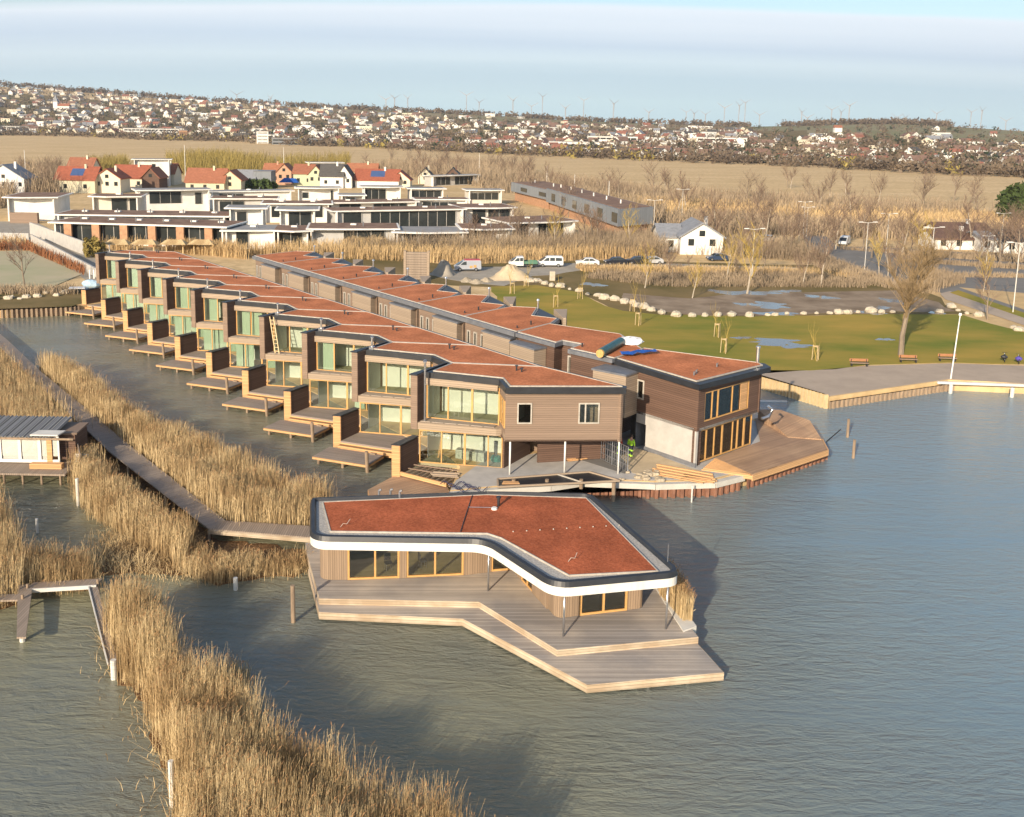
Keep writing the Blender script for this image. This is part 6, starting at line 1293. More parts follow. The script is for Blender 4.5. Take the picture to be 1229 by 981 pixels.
HV = [
 ('long low house with six brown pillars between dark windows, front left of the village', 66, 293, 268, 299, 266, 12, [(.02, .98, .1, .98)], 6, 'plaster_white', 'roof_planting', 6),
 ('white house with a grey roller panel right of the brown-pillared long house', 271, 300, 330, 300, 276, 11, [(.2, .45), ], 0, 'plaster_white', 'grey_roof', 1),
 ('white-framed house with one big window, front row between two carports', 333, 300, 370, 300, 276, 10, [(.05, .8, .12, .95)], 0, 'plaster_white', 'roof_planting', 1),
 ('wide white-edged house behind the row of tall grasses, front row', 374, 299, 474, 299, 274, 12, [(.38, .88, .05, .97)], 0, 'plaster_white', 'roof_planting', 1),
 ('low white-roofed house with dark openings right of the tall grasses', 476, 300, 556, 300, 278, 11, [(.1, .3), (.36, .95)], 0, 'plaster_white', 'grey_roof', 0),
 ('front row house with slanted white side wall', 558, 297, 612, 297, 274, 11, [(.05, .6)], 0, 'plaster_white', 'roof_planting', 1),
 ('rightmost front row house with dark glass under a wide white roof', 614, 289, 690, 286, 267, 14, [(.02, .3), (.45, .85)], 0, 'plaster_white', 'roof_planting', 1),
 ('long white parapet house directly behind the brown-pillared one', 70, 284, 270, 286, 257, 12, [(.05, .3, .5, .9), (.5, .9, .5, .9)], 0, 'plaster_white', 'roof_planting', 5),
 ('white tower-like house with brown slatted side in the second rank', 276, 286, 316, 286, 249, 8, [(.2, .5, .4, .9)], 0, 'plaster_white', 'grey_roof', 0),
 ('white house with blue solar roof in the second rank', 336, 284, 378, 284, 251, 9, [(.25, .9, .35, .95)], 0, 'plaster_white', 'grey_roof', 0),
 ('broad white house with long dark window band, second rank middle', 404, 284, 556, 280, 253, 10, [(.06, .2, .3, .97), (.27, .95, .3, .97)], 0, 'plaster_white', 'roof_planting', 2),
 ('white house with two wide bluish windows, right of the second rank', 558, 277, 616, 276, 249, 12, [(.18, .45, .3, .95), (.5, .96, .3, .95)], 0, 'plaster_white', 'roof_planting', 1),
 ('white upper house with a row of windows left of the village middle', 112, 268, 166, 268, 235, 9, [(.4, .75, .45, .95), (.8, .98, .45, .95)], 0, 'plaster_white', 'roof_planting', 1),
 ('white upper house with green-glazed corner, left centre of the village', 168, 258, 252, 256, 228, 8, [(.15, .6, .45, .95), (.8, .9, .4, .9)], 0, 'plaster_white', 'grey_roof', 0),
 ('large blank white house with brown base at the far left of the village', 10, 266, 66, 266, 236, 16, [], 0, 'plaster_white', 'roof_planting', 0),
 ('small white cube house left of the blue-glazed pavilion house', 358, 250, 407, 250, 225, 7, [(.1, .25, .5, .8), (.8, .86, .3, .9)], 0, 'plaster_white', 'grey_roof', 0),
 ('pale glass-fronted house with grey roof below the red solar house', 437, 246, 481, 246, 224, 8, [(.02, .6, .3, .9)], 0, 'plaster_white', 'grey_roof', 0),
 ('white-framed house with eight narrow windows, rear rank', 493, 246, 532, 246, 226, 8, [(.05, .95, .3, .9)], 0, 'plaster_white', 'grey_roof', 0),
 ('white-framed house with dark ribbon window, rear right of the village', 563, 246, 602, 246, 228, 8, [(.08, .92, .35, .85)], 0, 'plaster_white', 'grey_roof', 0),
 ('low roof with white edge between the two upper white houses', 256, 262, 330, 262, 238, 10, [(.1, .5, .3, .9)], 0, 'plaster_white', 'roof_planting', 2),
 ('low planted roof house behind the tower-like house', 318, 268, 395, 268, 244, 10, [(.1, .3, .3, .9), (.6, .9, .3, .9)], 0, 'plaster_white', 'roof_planting', 2),
 ('wide low house in the third rank with a thin white roof edge', 398, 266, 500, 264, 243, 10, [(.1, .35, .3, .95), (.5, .9, .3, .95)], 0, 'plaster_white', 'roof_planting', 2),
 ('low brown-roofed house beside the eight-window house', 502, 262, 560, 262, 239, 8, [(.1, .8, .3, .9)], 0, 'plaster_white', 'roof_planting', 1),
 ('low grey-roofed house at the back left of the village', 255, 252, 350, 250, 230, 8, [(.1, .4, .4, .9)], 0, 'plaster_white', 'grey_roof', 1),
 ('low flat roof house behind the blue-glazed pavilion house', 410, 254, 436, 254, 234, 8, [(.2, .7, .3, .9)], 0, 'plaster_white', 'grey_roof', 0),
 ('white distant flat-roofed house with dark roof box above the red roofs', 162, 224, 204, 224, 191, 9, [(.05, .12, .4, .8), (.3, .4, .4, .8), (.5, .6, .3, .85)], 0, 'plaster_white', 'grey_roof', 0),
 ('low white flat-roofed building behind the dark-roofed white house', 372, 218, 411, 218, 195, 9, [(.4, .6, .4, .8)], 0, 'plaster_white', 'grey_roof', 0),
 ('grey shed with open bays at the reed edge behind the village', 520, 224, 575, 222, 211, 6, [(.1, .4, .1, .9), (.5, .9, .1, .9)], 0, 'concrete', 'grey_roof', 0),
]
for e in HV: flat_house(e[0], *e[1:6], e[6] if 0 else e[5], e[6], e[7], e[8], e[9], e[10], skyl=e[11]) if 0 else flat_house(e[0], e[1], e[2], e[3], e[4], e[5], e[6], e[7], e[8], e[9], e[10], skyl=e[11])
M['solar'] = mat('solar_blue', (0.06, 0.10, 0.22), .25, .1, 1, spec=.6)
def gable_house(label, x0, x1, yb, ye, yr, wall, roofc, end='none', depth=9, win=3, chim=True, group='steep-roofed houses behind the village', solar=False, dist=None, rz=0, zb=None):
    """eaves side faces the viewer unless end == 'front' (gable faces the viewer)"""
    z0 = LANDZ if zb is None else zb
    a, b = G(x0, yb, z0), G(x1, yb, z0); sc_ = (H-z0)/(yb-horizon_y(x0)); he = (yb-ye)*sc_; hr = (yb-yr)*sc_; L_ = (b-a).length
    c = (a+b)/2; t = empty('gabled_house', (c.x, c.y, z0), rz, label, 'house', group); wm = M[wall] if isinstance(wall, str) else wall; rm = roofc; w_, d_ = L_/2, depth
    if end == 'front':
        g = MB(); g.v += [(-w_, 0, 0), (w_, 0, 0), (w_, 0, he), (0, 0, hr), (-w_, 0, he), (-w_, d_, 0), (w_, d_, 0), (w_, d_, he), (0, d_, hr), (-w_, d_, he)]
        g.f += [(0, 1, 2, 3, 4), (9, 8, 7, 6, 5), (1, 6, 7, 2), (0, 4, 9, 5)]; g.build('wall', wm, t)
        sides = []
        for s in (-1, 1):
            r = MB(); k_ = (hr-he)/w_; r.v += [(s*(w_+.5), -.5, he-.5*k_), (0, -.5, hr), (0, d_+.5, hr), (s*(w_+.5), d_+.5, he-.5*k_), (s*(w_+.5), -.5, he-.5*k_+.3), (0, -.5, hr+.3), (0, d_+.5, hr+.3), (s*(w_+.5), d_+.5, he-.5*k_+.3)]
            r.f += [(0, 1, 2, 3), (4, 7, 6, 5), (0, 4, 5, 1), (1, 5, 6, 2), (2, 6, 7, 3), (3, 7, 4, 0)]
            sides.append(r)
        q = MB(); 
        for r in sides: b_ = len(q.v); q.v += r.v; q.f += [tuple(b_+i for i in f) for f in r.f]
        rf = q.build('roof', rm, t)
    else:
        g = MB(); g.v += [(-w_, 0, 0), (w_, 0, 0), (w_, d_, 0), (-w_, d_, 0), (-w_, 0, he), (w_, 0, he), (w_, d_, he), (-w_, d_, he), (-w_, d_/2, hr), (w_, d_/2, hr)]
        g.f += [(0, 1, 5, 4), (1, 2, 6, 9, 5), (2, 3, 7, 6), (3, 0, 4, 8, 7)]; g.build('wall', wm, t)
        q = MB(); k_ = (hr-he)/(d_/2)
        for s in (0, 1):
            y0 = -.5 if s == 0 else d_+.5; ze = he-.5*k_; b_ = len(q.v)
            q.v += [(-w_-.5, y0, ze), (w_+.5, y0, ze), (w_+.5, d_/2, hr), (-w_-.5, d_/2, hr), (-w_-.5, y0, ze+.3), (w_+.5, y0, ze+.3), (w_+.5, d_/2, hr+.3), (-w_-.5, d_/2, hr+.3)]
            q.f += [tuple(b_+i for i in f) for f in ((0, 3, 2, 1), (4, 5, 6, 7), (0, 1, 5, 4), (1, 2, 6, 5), (2, 3, 7, 6), (3, 0, 4, 7))]
        rf = q.build('roof', rm, t)
        if solar: s_ = MB(); zz = lambda y: he+.33+k_*y; s_.v += [(-w_*.3, 1, zz(1)), (w_*.35, 1, zz(1)), (w_*.35, d_*.4, zz(d_*.4)), (-w_*.3, d_*.4, zz(d_*.4))]; s_.f.append((0, 1, 2, 3)); s_.build('solar_panel', M['solar'], rf)
    for k2 in range(win):
        x = -w_+(k2+.5)*2*w_/win; hw = min(.6, w_/win*.4); z_ = he*.35 if end != 'front' else he*.5
        wn = MB(); wn.box(x-hw, -.04, z_, x+hw, .04, z_+1.4); wn.build('window', M['dark_glass'], t)
    if end == 'front' and hr-he > 2: wn = MB(); wn.box(-.6, -.04, he+.1, .6, .04, he+1.3); wn.build('window', M['dark_glass'], t)
    if chim: ch = MB(); ch.box(w_*.3, d_*.4, he, w_*.3+.7, d_*.4+.7, hr+1.1); ch.build('chimney', wm, rf)
    return t
red = mat('roof_red', (0.30, 0.095, 0.055), .85, .2, 1.2); redb = mat('roof_redbrown', (0.30, 0.12, 0.07), .85, .2, 1.2); orng = mat('roof_orange', (0.36, 0.15, 0.08), .85, .2, 1.2); dkr = mat('roof_dark', (0.09, 0.085, 0.08), .8, .2, 1.2); gry = mat('roof_grey', (0.25, 0.26, 0.28), .8, .2, 1.2)
brn = mat('roof_brown', (0.14, 0.085, 0.065), .85, .2, 1.2); yel = mat('wall_yellow', (0.56, 0.51, 0.37), .85, .06, .7); crm = mat('wall_cream', (0.68, 0.62, 0.48), .85, .06, .7); pkb = mat('wall_brick_pink', (0.50, 0.30, 0.20), .85, .12, 1); grn = mat('wall_pale_green', (0.50, 0.52, 0.36), .85, .06, .7)
gable_house('yellow-walled house with red solar roof, left of the village', 65, 116, 232, 215, 201, yel, red, win=2, solar=True)
gable_house('grey-white gable facing the camera, joined to the yellow-walled red-roofed house', 112, 146, 232, 214, 203, crm, red, 'front', win=3)
gable_house('red-roofed house with dark open gable right of the grey-white gable', 134, 178, 227, 213, 199, crm, red, win=2)
gable_house('brown timber gable with deep eaves beside the red roofs', 170, 192, 228, 213, 202, M['cladding_dark'], redb, 'front', win=0, chim=False)
gable_house('dark red roof behind the yellow-walled house', 80, 112, 218, 202, 190, crm, redb, win=2)
gable_house('round-looking red-brown roof under the white flat-roofed house', 184, 210, 222, 208, 197, crm, redb, win=2)
gable_house('yellow house with red-brown roof, left part with eaves to the lake', 222, 270, 231, 218, 203, yel, redb, win=3)
gable_house('yellow gable end of the red-brown roofed house', 262, 290, 231, 216, 205, yel, redb, 'front', win=1, chim=False)
gable_house('grey-roofed barn between the yellow gable and the blue-grey block', 282, 306, 226, 215, 205, M['concrete'], gry, win=0, chim=False)
gable_house('orange-roofed house with eaves side, beside the brick gable', 316, 338, 221, 206, 197, pkb, orng, win=2)
gable_house('pink brick gable with a white edge', 332, 350, 222, 206, 197, pkb, orng, 'front', win=2, chim=False)
gable_house('brown-roofed house with pale green gable', 352, 376, 224, 208, 198, grn, redb, win=2)
gable_house('pale green gable end beside the brown roof', 370, 388, 225, 209, 199, grn, redb, 'front', win=2, chim=False)
gable_house('white house with dark roof and dormer, eaves side', 384, 412, 226, 211, 198, 'plaster_white', dkr, win=2)
gable_house('white gable end of the dark-roofed house', 404, 422, 226, 212, 199, 'plaster_white', dkr, 'front', win=2, chim=False)
gable_house('red roof rising behind the solar-panelled red house', 416, 452, 219, 206, 197, crm, orng, win=2)
gable_house('white-walled house with bright red roof and blue solar panels', 426, 478, 226, 216, 204, 'plaster_white', red, win=0, solar=True)
gable_house('cream gable end of the bright red solar house', 468, 492, 226, 216, 206, crm, red, 'front', win=2, chim=False)
gable_house('white house with grey roof and many windows at the far left edge', -22, 32, 233, 214, 198, 'plaster_white', gry, 'front', win=5)
gable_house('small beige gable behind the village at right', 502, 518, 221, 211, 202, crm, dkr, 'front', win=1)
gable_house('small dark gable near the reeds behind the village', 534, 552, 222, 211, 202, M['cladding_dark'], dkr, 'front', win=1)
q = G(305, 226, LANDZ); q2 = G(327, 226, LANDZ); a = MB(q); a.box(q.x, q.y, LANDZ, q2.x, q.y+8, LANDZ+6.5); t = empty('clad_block', tuple(q), 0, 'blue-grey clad block between the grey barn and the brick gable', 'building'); a.build('wall', M['grey_clad'], t); a = MB(q); a.box(q.x-.2, q.y-.2, LANDZ+6.5, q2.x+.2, q.y+8.2, LANDZ+6.7); a.build('roof', M['grey_metal'], t)
q = G(347, 224, LANDZ); a = MB((0, 0, 0)); a.v += [(-4, -1, 1.6), (4, -1, 1.6), (4, 3, 1.6), (-4, 3, 1.6), (-2, .6, 3.4), (2.5, .8, 3.2)]; a.f += [(0, 1, 5, 4), (1, 2, 5), (2, 3, 4, 5), (3, 0, 4)]
t = lay('garden_marquee', 'bright blue marquee canopy in front of the brick gable', 'marquee', [('canopy', a, 'blue_tarp')], loc=q)
for x, y in ((-3.9, -.9), (3.9, -.9), (3.9, 2.9), (-3.9, 2.9)): p_ = MB(); p_.tube([(x, y, 0), (x, y, 1.65)], .06, 6); p_.build('pole', M['steel'], t)
# garage base of the blank white house
q, q2 = G(12, 268, LANDZ), G(48, 268, LANDZ); a = MB(q); a.box(q.x, q.y, LANDZ, q2.x, q.y+1, LANDZ+2.6); tag(a.build('garage_front', M['cladding']), 'brown garage front below the blank white house at left', 'garage')
# pergolas on the terrace before the brown-pillared house
pg = empty('reed_parasol', (0, 0, 0), 0, 'x', 'parasol', 'thatched parasols on the far terrace'); 
for x in (-1.6, 1.6): a = MB(); a.tube([(x, 0, 0), (x, 0, 2.3)], .12, 6); a.build('pole', M['stake'], pg)
a = MB(); a.v += [(-2.6, -1.4, 2.1), (2.6, -1.4, 2.1), (2.6, 1.4, 2.1), (-2.6, 1.4, 2.1), (-1.4, 0, 3.0), (1.4, 0, 3.0)]; a.f += [(0, 1, 5, 4), (1, 2, 5), (2, 3, 4, 5), (3, 0, 4), (3, 2, 1, 0)]; a.build('canopy', M['reed'], pg)
for i, (x, l) in enumerate(((142, 'leftmost thatched parasol behind the near-row roofs'), (175, 'second thatched parasol from the left behind the near-row roofs'), (210, 'third thatched parasol from the left behind the near-row roofs'), (243, 'rightmost thatched parasol behind the near-row roofs'))): place(pg, i > 0, x, 306, l, 1.0, rz=0)
# long grey building in two staggered wings
def grey_wing(label, A1, A2, A3, top, mid, depth, nwin):
    a, b, c = G(*A1, LANDZ), G(*A2, LANDZ), G(*A3, LANDZ); sc_ = (H-LANDZ)/(A2[1]-horizon_y(A2[0])); ht = (A2[1]-top)*sc_; hm = (A2[1]-mid)*sc_
    t = empty('grey_hotel_wing', (b.x, b.y, LANDZ), 0, label, 'building', 'long grey building behind the village'); o = (b.x, b.y, LANDZ)
    A, B, C = Vector(a[:2]), Vector(b[:2]), Vector(c[:2]); D = A+(C-B)
    m_ = MB(o); m_.prism([A, B, C, D], LANDZ+hm, LANDZ+ht); m_.build('upper_wall', M['grey_clad'], t)
    i_ = inset([A, B, C, D], 1.2); m_ = MB(o); m_.prism(i_, LANDZ, LANDZ+hm); m_.build('lower_wall', M['brick'], t)
    r = MB(o); r.prism(inset([A, B, C, D], .8), LANDZ+ht, LANDZ+ht+.15); rf = r.build('roof', M['roof_planting'], t)
    for k_ in range(nwin):
        f = (k_+.6)/nwin; p = A.lerp(B, f); q = A.lerp(B, f+.35/nwin); n = Vector(((B-A).y, -(B-A).x)).normalized()*.05; w_ = MB(o); w_.wall(p+n, q+n, LANDZ+hm+.8, LANDZ+ht-1.0, .1); w_.build('window', M['dark_glass'], t)
        p = A.lerp(B, f-.1); s_ = MB(o); v = p+(C-B)*.5; s_.tube([(v.x, v.y, LANDZ+ht), (v.x, v.y, LANDZ+ht+1.1)], .2, 6); s_.build('vent_pipe', M['plaster_white'], rf)
    return t
grey_wing('long grey metal-clad wing with staggered windows ending behind the hedge', (655, 252), (741, 285), (783, 281), 251, 272, 14, 6)
grey_wing('farther grey metal-clad wing stepping back at the reeds', (613, 240), (656, 252), (700, 250), 228, 240, 12, 2)
# white gabled house by the hedge, long white houses on the right
gable_house('white gabled house with grey roof behind the parked cars', 817, 866, 306, 284, 268, 'plaster_white', gry, 'front', depth=12, win=2)
gable_house('white side wing of the gabled house behind the parked cars', 792, 817, 303, 284, 272, 'plaster_white', gry, win=1, depth=10, chim=False)
gable_house('long white house with dark brown roof, farther row at right edge', 1128, 1186, 294, 279, 270, 'plaster_white', brn, win=4)
gable_house('long white house with brown roof before the farther one at right', 1124, 1177, 300, 287, 279, 'plaster_white', brn, win=3)
gable_house('middle long white house with grey roof at right', 1178, 1205, 303, 287, 281, 'plaster_white', gry, win=2, chim=False)
gable_house('rightmost long white house with dark roof', 1206, 1262, 305, 290, 279, 'plaster_white', dkr, win=3)
# left bank
M['play'] = mat('play_surface', (0.36, 0.36, 0.20), .9, 0, .08, c2=(0.50, 0.42, 0.28))
sheet('bank_path', P2((-300, 268), (40, 266), (120, 306), (128, 330), (110, 345), (95, 330), (40, 290), (-300, 300)), LANDZ+.05, 'gravel', jit=.3, sub=8)
sheet('play_field', P2((-300, 303), (35, 302), (98, 330), (60, 346), (-300, 346)), LANDZ+.09, 'play')
sheet('bank', P2((-300, 350), (60, 350), (112, 352), (100, 364), (86, 368), (0, 371), (-300, 380)), LANDZ+.03, 'scrub_soil')
for (a_p, b_p, h0, lab) in (((37, 281), (101, 306), 2.6, 'upper sloping concrete ramp wall at left'), ((38, 290), (118, 334), 1.5, 'lower concrete ramp wall leading down to the boat'), ((-60, 286), (35, 288), 1.4, 'low concrete wall left of the ramp')):
    a, b = G(*a_p, LANDZ), G(*b_p, LANDZ); m_ = MB(a); m_.wall(a, b, LANDZ-.1, LANDZ+h0, .35); tag(m_.build('ramp_wall', M['concrete']), lab, 'wall')
t = empty('moored_boat', tuple(G(99, 360, .0)), .3, 'small white motorboat with blue cover at the left bank', 'boat')
a = MB(); a.v += [(-2.4, -.9, .9), (-2.4, .9, .9), (1.2, 1.0, .95), (3.0, 0, 1.1), (1.2, -1.0, .95), (-2.3, -.6, .1), (-2.3, .6, .1), (1.0, .6, .1), (2.3, 0, .3), (1.0, -.6, .1)]; a.f += [(0, 1, 2, 3, 4), (9, 8, 7, 6, 5), (0, 4, 9, 5), (4, 3, 8, 9), (3, 2, 7, 8), (2, 1, 6, 7), (1, 0, 5, 6)]
a.build('hull', M['plaster_white'], t)
a = MB(); a.prism([(-1.6, -.7), (-1.6, .7), (.6, .7), (1.0, 0), (.6, -.7)], .96, 1.8); a.build('cabin', M['dark_glass'], t); a = MB(); a.prism([(-1.8, -.8), (-1.8, .8), (.5, .8), (.5, -.8)], 1.8, 1.9); a.build('cabin_roof', M['white_foil'], t)
q = G(109, 345, LANDZ); a = MB(q); random.seed(9); a.ball((q.x, q.y, LANDZ+.5), .9, 9, 7, (1.5, .8, .8), .12); tag(a.build('covered_boat', mat('pale_blue_cover', (0.36, 0.50, 0.62), .6, .15)), 'pale blue covered dinghy on the bank beside the farthest house', 'boat')
t = empty('white_railing', tuple(G(107, 335, LANDZ)), 0, 'white railing posts at the foot of the ramp', 'railing'); 
for k_ in range(5): a = MB(); a.box(k_*.7, 0, 0, k_*.7+.18, .12, 1.5); a.build('post', M['plaster_white'], t)
rr = random.Random(12)
for k_ in range(16):
    p = G(rr.uniform(-20, 88), rr.uniform(352, 361), LANDZ); a = MB(p); s = rr.uniform(.3, .6); a.ball((p.x, p.y, LANDZ+s*.3), s, 8, 6, (1.3, 1, .8), .18); tag(a.build('bank_rock', M['rock']), 'grey-brown rock lying on the far left bank', 'rock', 'rocks on the left bank')

# ================================================================== SCRUB, HEDGES, REED PLAIN (stuff)
M['scrub'] = mat('scrub_twigs', (0.19, 0.145, 0.10), .95, 0, .06, c2=(0.42, 0.32, 0.21)); M['scrub_tan'] = mat('scrub_reed', (0.44, 0.30, 0.15), .95, 0, .05, c2=(0.58, 0.42, 0.22)); M['willow'] = mat('willow_twigs', (0.26, 0.20, 0.06), .95, .3, .1); M['hedge_red'] = mat('hedge_red', (0.26, 0.11, 0.05), .95, .3, .5); M['evergreen'] = mat('evergreen', (0.05, 0.075, 0.022), .95, .35, .6)
def gl(*l): return gp(l, LANDZ)
def scrub(name, poly, n, h, wd, m_='scrub', lean=.5, z=LANDZ, clump=.5): reeds(name, gl(*poly), n, h, wd, lean, z=z, plume=0.0, matn=m_, clump=clump)
scrub('reed_belt', ((270, 305), (420, 300), (560, 302), (700, 296), (780, 300), (790, 310), (700, 313), (560, 318), (440, 312), (300, 309)), 13000, (1.6, 2.9), .08, 'scrub_tan', .25, clump=.3)
scrub('brown_scrub', ((400, 306), (560, 310), (700, 309), (800, 311), (800, 296), (700, 294), (560, 300)), 13000, (1.8, 4.4), .07, 'scrub', .5, clump=.8)
scrub('reed_belt', ((120, 300), (275, 305), (300, 312), (240, 306), (150, 300)), 2500, (1.5, 3.0), .09, 'scrub_tan', .3)
scrub('brown_scrub', ((700, 290), (800, 285), (880, 292), (960, 298), (1000, 318), (960, 314), (830, 306), (720, 300)), 7000, (1.2, 3.6), .09, 'scrub', .55)
scrub('brown_scrub', ((1000, 298), (1120, 306), (1229, 308), (1229, 310), (1120, 308), (1010, 300)), 1500, (.6, 1.4), .09, 'scrub', .55)
scrub('hedge_row', ((1075, 305), (1229, 314), (1229, 316), (1080, 307)), 1500, (.5, 1.2), .1, 'scrub', .5)
scrub('hedge_row', ((1075, 313), (1229, 322), (1229, 324), (1080, 315)), 1500, (.5, 1.2), .1, 'scrub', .5)
scrub('brown_scrub', ((1100, 331), (1229, 332), (1229, 334), (1110, 333)), 1200, (.5, 1.0), .08, 'scrub', .55)
scrub('brown_scrub', ((780, 330), (960, 328), (1050, 340), (1040, 346), (900, 345), (800, 345), (700, 334), (720, 326)), 9000, (.4, 1.1), .07, 'scrub', .6, clump=.8)
scrub('brown_scrub', ((690, 322), (960, 326), (1040, 336), (1000, 330), (700, 327)), 5000, (.5, 1.3), .07, 'scrub_tan', .5, clump=.8)
scrub('brown_scrub', ((960, 300), (1000, 312), (1070, 338), (1130, 352), (1110, 354), (1040, 342), (970, 318)), 4000, (.4, 1.3), .07, 'scrub', .6)
scrub('tan_hedge', ((1085, 340), (1120, 330), (1160, 340), (1120, 350)), 1500, (1.0, 2.2), .08, 'scrub', .5)
for poly, n, h, m_ in ((((560, 222), (640, 212), (720, 222), (800, 232), (960, 240), (1160, 252), (1180, 262), (1000, 262), (880, 254), (760, 246), (690, 240), (600, 232)), 11000, (2.0, 4.5), 'scrub'),
                       (((800, 262), (900, 262), (1000, 272), (1180, 278), (1229, 284), (1229, 290), (1100, 290), (980, 284), (880, 283), (800, 280)), 8000, (1.2, 3.8), 'scrub'),
                       (((700, 238), (1229, 262), (1229, 284), (1000, 272), (860, 262), (740, 258)), 14000, (1.5, 2.8), 'scrub_tan'),
                       (((430, 205), (560, 198), (640, 205), (640, 226), (560, 222), (500, 214)), 9000, (3, 7), 'scrub'),
                       (((200, 196), (260, 190), (330, 200), (420, 196), (420, 204), (300, 212), (200, 210)), 6000, (4, 9), 'willow'),
                       (((22, 212), (70, 206), (80, 222), (70, 236), (30, 236)), 3500, (3, 8), 'scrub'),
                       (((100, 204), (150, 200), (156, 208), (110, 212)), 1500, (4, 8), 'willow'),
                       (((-100, 240), (20, 232), (10, 250), (-100, 258)), 2000, (3, 6), 'scrub'),
                       (((640, 236), (700, 240), (800, 260), (790, 284), (745, 276)), 3500, (2, 6), 'scrub')):
    scrub('far_scrub', poly, n, h, .22, m_, .5, clump=.55)
scrub('red_hedge', ((-300, 297), (35, 297), (104, 327), (100, 331), (32, 301), (-300, 302)), 3000, (1.0, 1.8), .12, 'hedge_red', .5, clump=0)
scrub('tall_grass', ((-300, 288), (30, 290), (36, 296), (-300, 297)), 2500, (1.0, 1.8), .1, 'scrub_tan', .4, clump=0)
scrub('bank_scrub', ((-60, 346), (90, 348), (96, 354), (-60, 354)), 2500, (.4, 1.2), .07, 'scrub', .6)
scrub('planter_grass', ((412, 300), (464, 300), (464, 301.5), (412, 301.5)), 900, (2.0, 2.8), .12, 'reed', .2, clump=0)
def bush(px, py, r, h, m_, label, cat='shrub', n=2600, z=LANDZ, leaf=.16):
    """round bush: stems and several thousand leaf faces filling an uneven crown"""
    p = G(px, py, z); t = empty('shrub', tuple(p), 0, label, cat)
    a = MB(); 
    for k_ in range(5): an = k_*1.26; a.tube([(0, 0, 0), (r*.4*math.cos(an), r*.4*math.sin(an), h*.6)], [.08, .03], 5)
    a.build('trunk', M['bark'], t)
    c = rng.normal(0, .42, (n, 3)); c /= np.maximum(1, np.linalg.norm(c, axis=1))[:, None]; c = c*np.array([r, r, h*.5])*(1+.25*np.sin(c[:, :1]*7+c[:, 1:2]*5))+np.array([0, 0, h*.55])
    e1_ = rng.normal(0, leaf, (n, 3)); e2_ = rng.normal(0, leaf, (n, 3)); V = np.stack([c-e1_, c-e2_, c+e1_, c+e2_], 1).reshape(-1, 3); np_mesh('crown', V, np.arange(n*4).reshape(-1, 4), M[m_], t)
    return t
bush(112, 309, 1.8, 3.4, 'willow', 'yellow-green bush between the ramp wall and the farthest lake house')
bush(1222, 268, 5, 10, 'evergreen', 'dark evergreen tree at the right edge above the white houses', 'tree', 4000, leaf=.5)
for x, y, l in ((278, 229, 'green hedge bush in front of the yellow gable'), (300, 229, 'green hedge bush right of the yellow gable'), (316, 229, 'green hedge bush before the blue-grey block')): bush(x, y, 4.2, 3.6, 'evergreen', l, leaf=.4)

# ================================================================== THE TOWN ON THE SLOPES
TM = bpy.data.materials.new('town_wall'); TM.use_nodes = True
def town_mesh(kind, rs):
    """a small house of two materials: body and roof"""
    w_, d_, h_, rh = rs; a = MB()
    a.v += [(-w_, -d_, -3), (w_, -d_, -3), (w_, d_, -3), (-w_, d_, -3), (-w_, -d_, h_), (w_, -d_, h_), (w_, d_, h_), (-w_, d_, h_)]; F_ = [(0, 1, 5, 4), (1, 2, 6, 5), (2, 3, 7, 6), (3, 0, 4, 7)]
    if kind == 'gable':
        a.v += [(-w_, 0, h_+rh), (w_, 0, h_+rh)]; F_ += [(5, 6, 9), (7, 4, 8)]; Rf = []
        b_ = len(a.v); a.v += [(-w_-.4, -d_-.6, h_-.2), (w_+.4, -d_-.6, h_-.2), (w_+.4, 0, h_+rh+.2), (-w_-.4, 0, h_+rh+.2), (-w_-.4, d_+.6, h_-.2), (w_+.4, d_+.6, h_-.2)]; Rf += [(b_, b_+1, b_+2, b_+3), (b_+3, b_+2, b_+5, b_+4)]
    else: Rf = [(4, 5, 6, 7)]
    b_ = len(a.v); Wf = []
    for k_ in range(3):
        x = -w_+(k_+.5)*2*w_/3
        for z in (1.0, 3.8):
            if z+1.4 < h_: c_ = len(a.v); a.v += [(x-.6, -d_-.03, z), (x+.6, -d_-.03, z), (x+.6, -d_-.03, z+1.4), (x-.6, -d_-.03, z+1.4)]; Wf.append((c_, c_+1, c_+2, c_+3))
    return a.v, F_, Rf, Wf
tred = mat('town_roof_red', (0.27, 0.115, 0.08), .9, .25, .3); tbr = mat('town_roof_brown', (0.20, 0.125, 0.095), .9, .25, .3); twh = mat('town_wall_white', (0.76, 0.74, 0.69), .9, .1, .1); tcr = mat('town_wall_cream', (0.64, 0.57, 0.44), .9, .1, .1)
walls = [twh, twh, tcr, twh, twh, tcr]; roofs = [tred, tbr, tred, dkr, gry, tbr]
protos = []
for i, (kd, rs) in enumerate((('gable', (6, 4.5, 5, 3.2)), ('gable', (5, 5, 5.6, 3.6)), ('flat', (7, 5, 6, 0)), ('gable', (8, 5, 4.5, 3.5)), ('flat', (10, 5, 7, 0)), ('gable', (4.5, 6, 6, 3.5)), ('gable', (6, 5, 4, 3.0)), ('gable', (7, 5, 6, 4.0)))):
    v, f1, f2, f3 = town_mesh(kd, rs); me = bpy.data.meshes.new('town_house'); me.from_pydata(v, [], f1+f2+f3); wm = walls[i % 6]; me.materials.append(M[wm] if isinstance(wm, str) else wm); me.materials.append(roofs[i % 6] if kd == 'gable' else gry); me.materials.append(M['dark_glass'])
    me.polygons.foreach_set('material_index', [0]*len(f1)+[1]*len(f2)+[2]*len(f3)); me.update(); protos.append((me, v, f1, f2, f3))
def on_slope(px, d):
    an = math.atan((px-CX)/F); x, y = d*math.sin(an), d*math.cos(an); return Vector((x, y, terrain_z(x, y)))
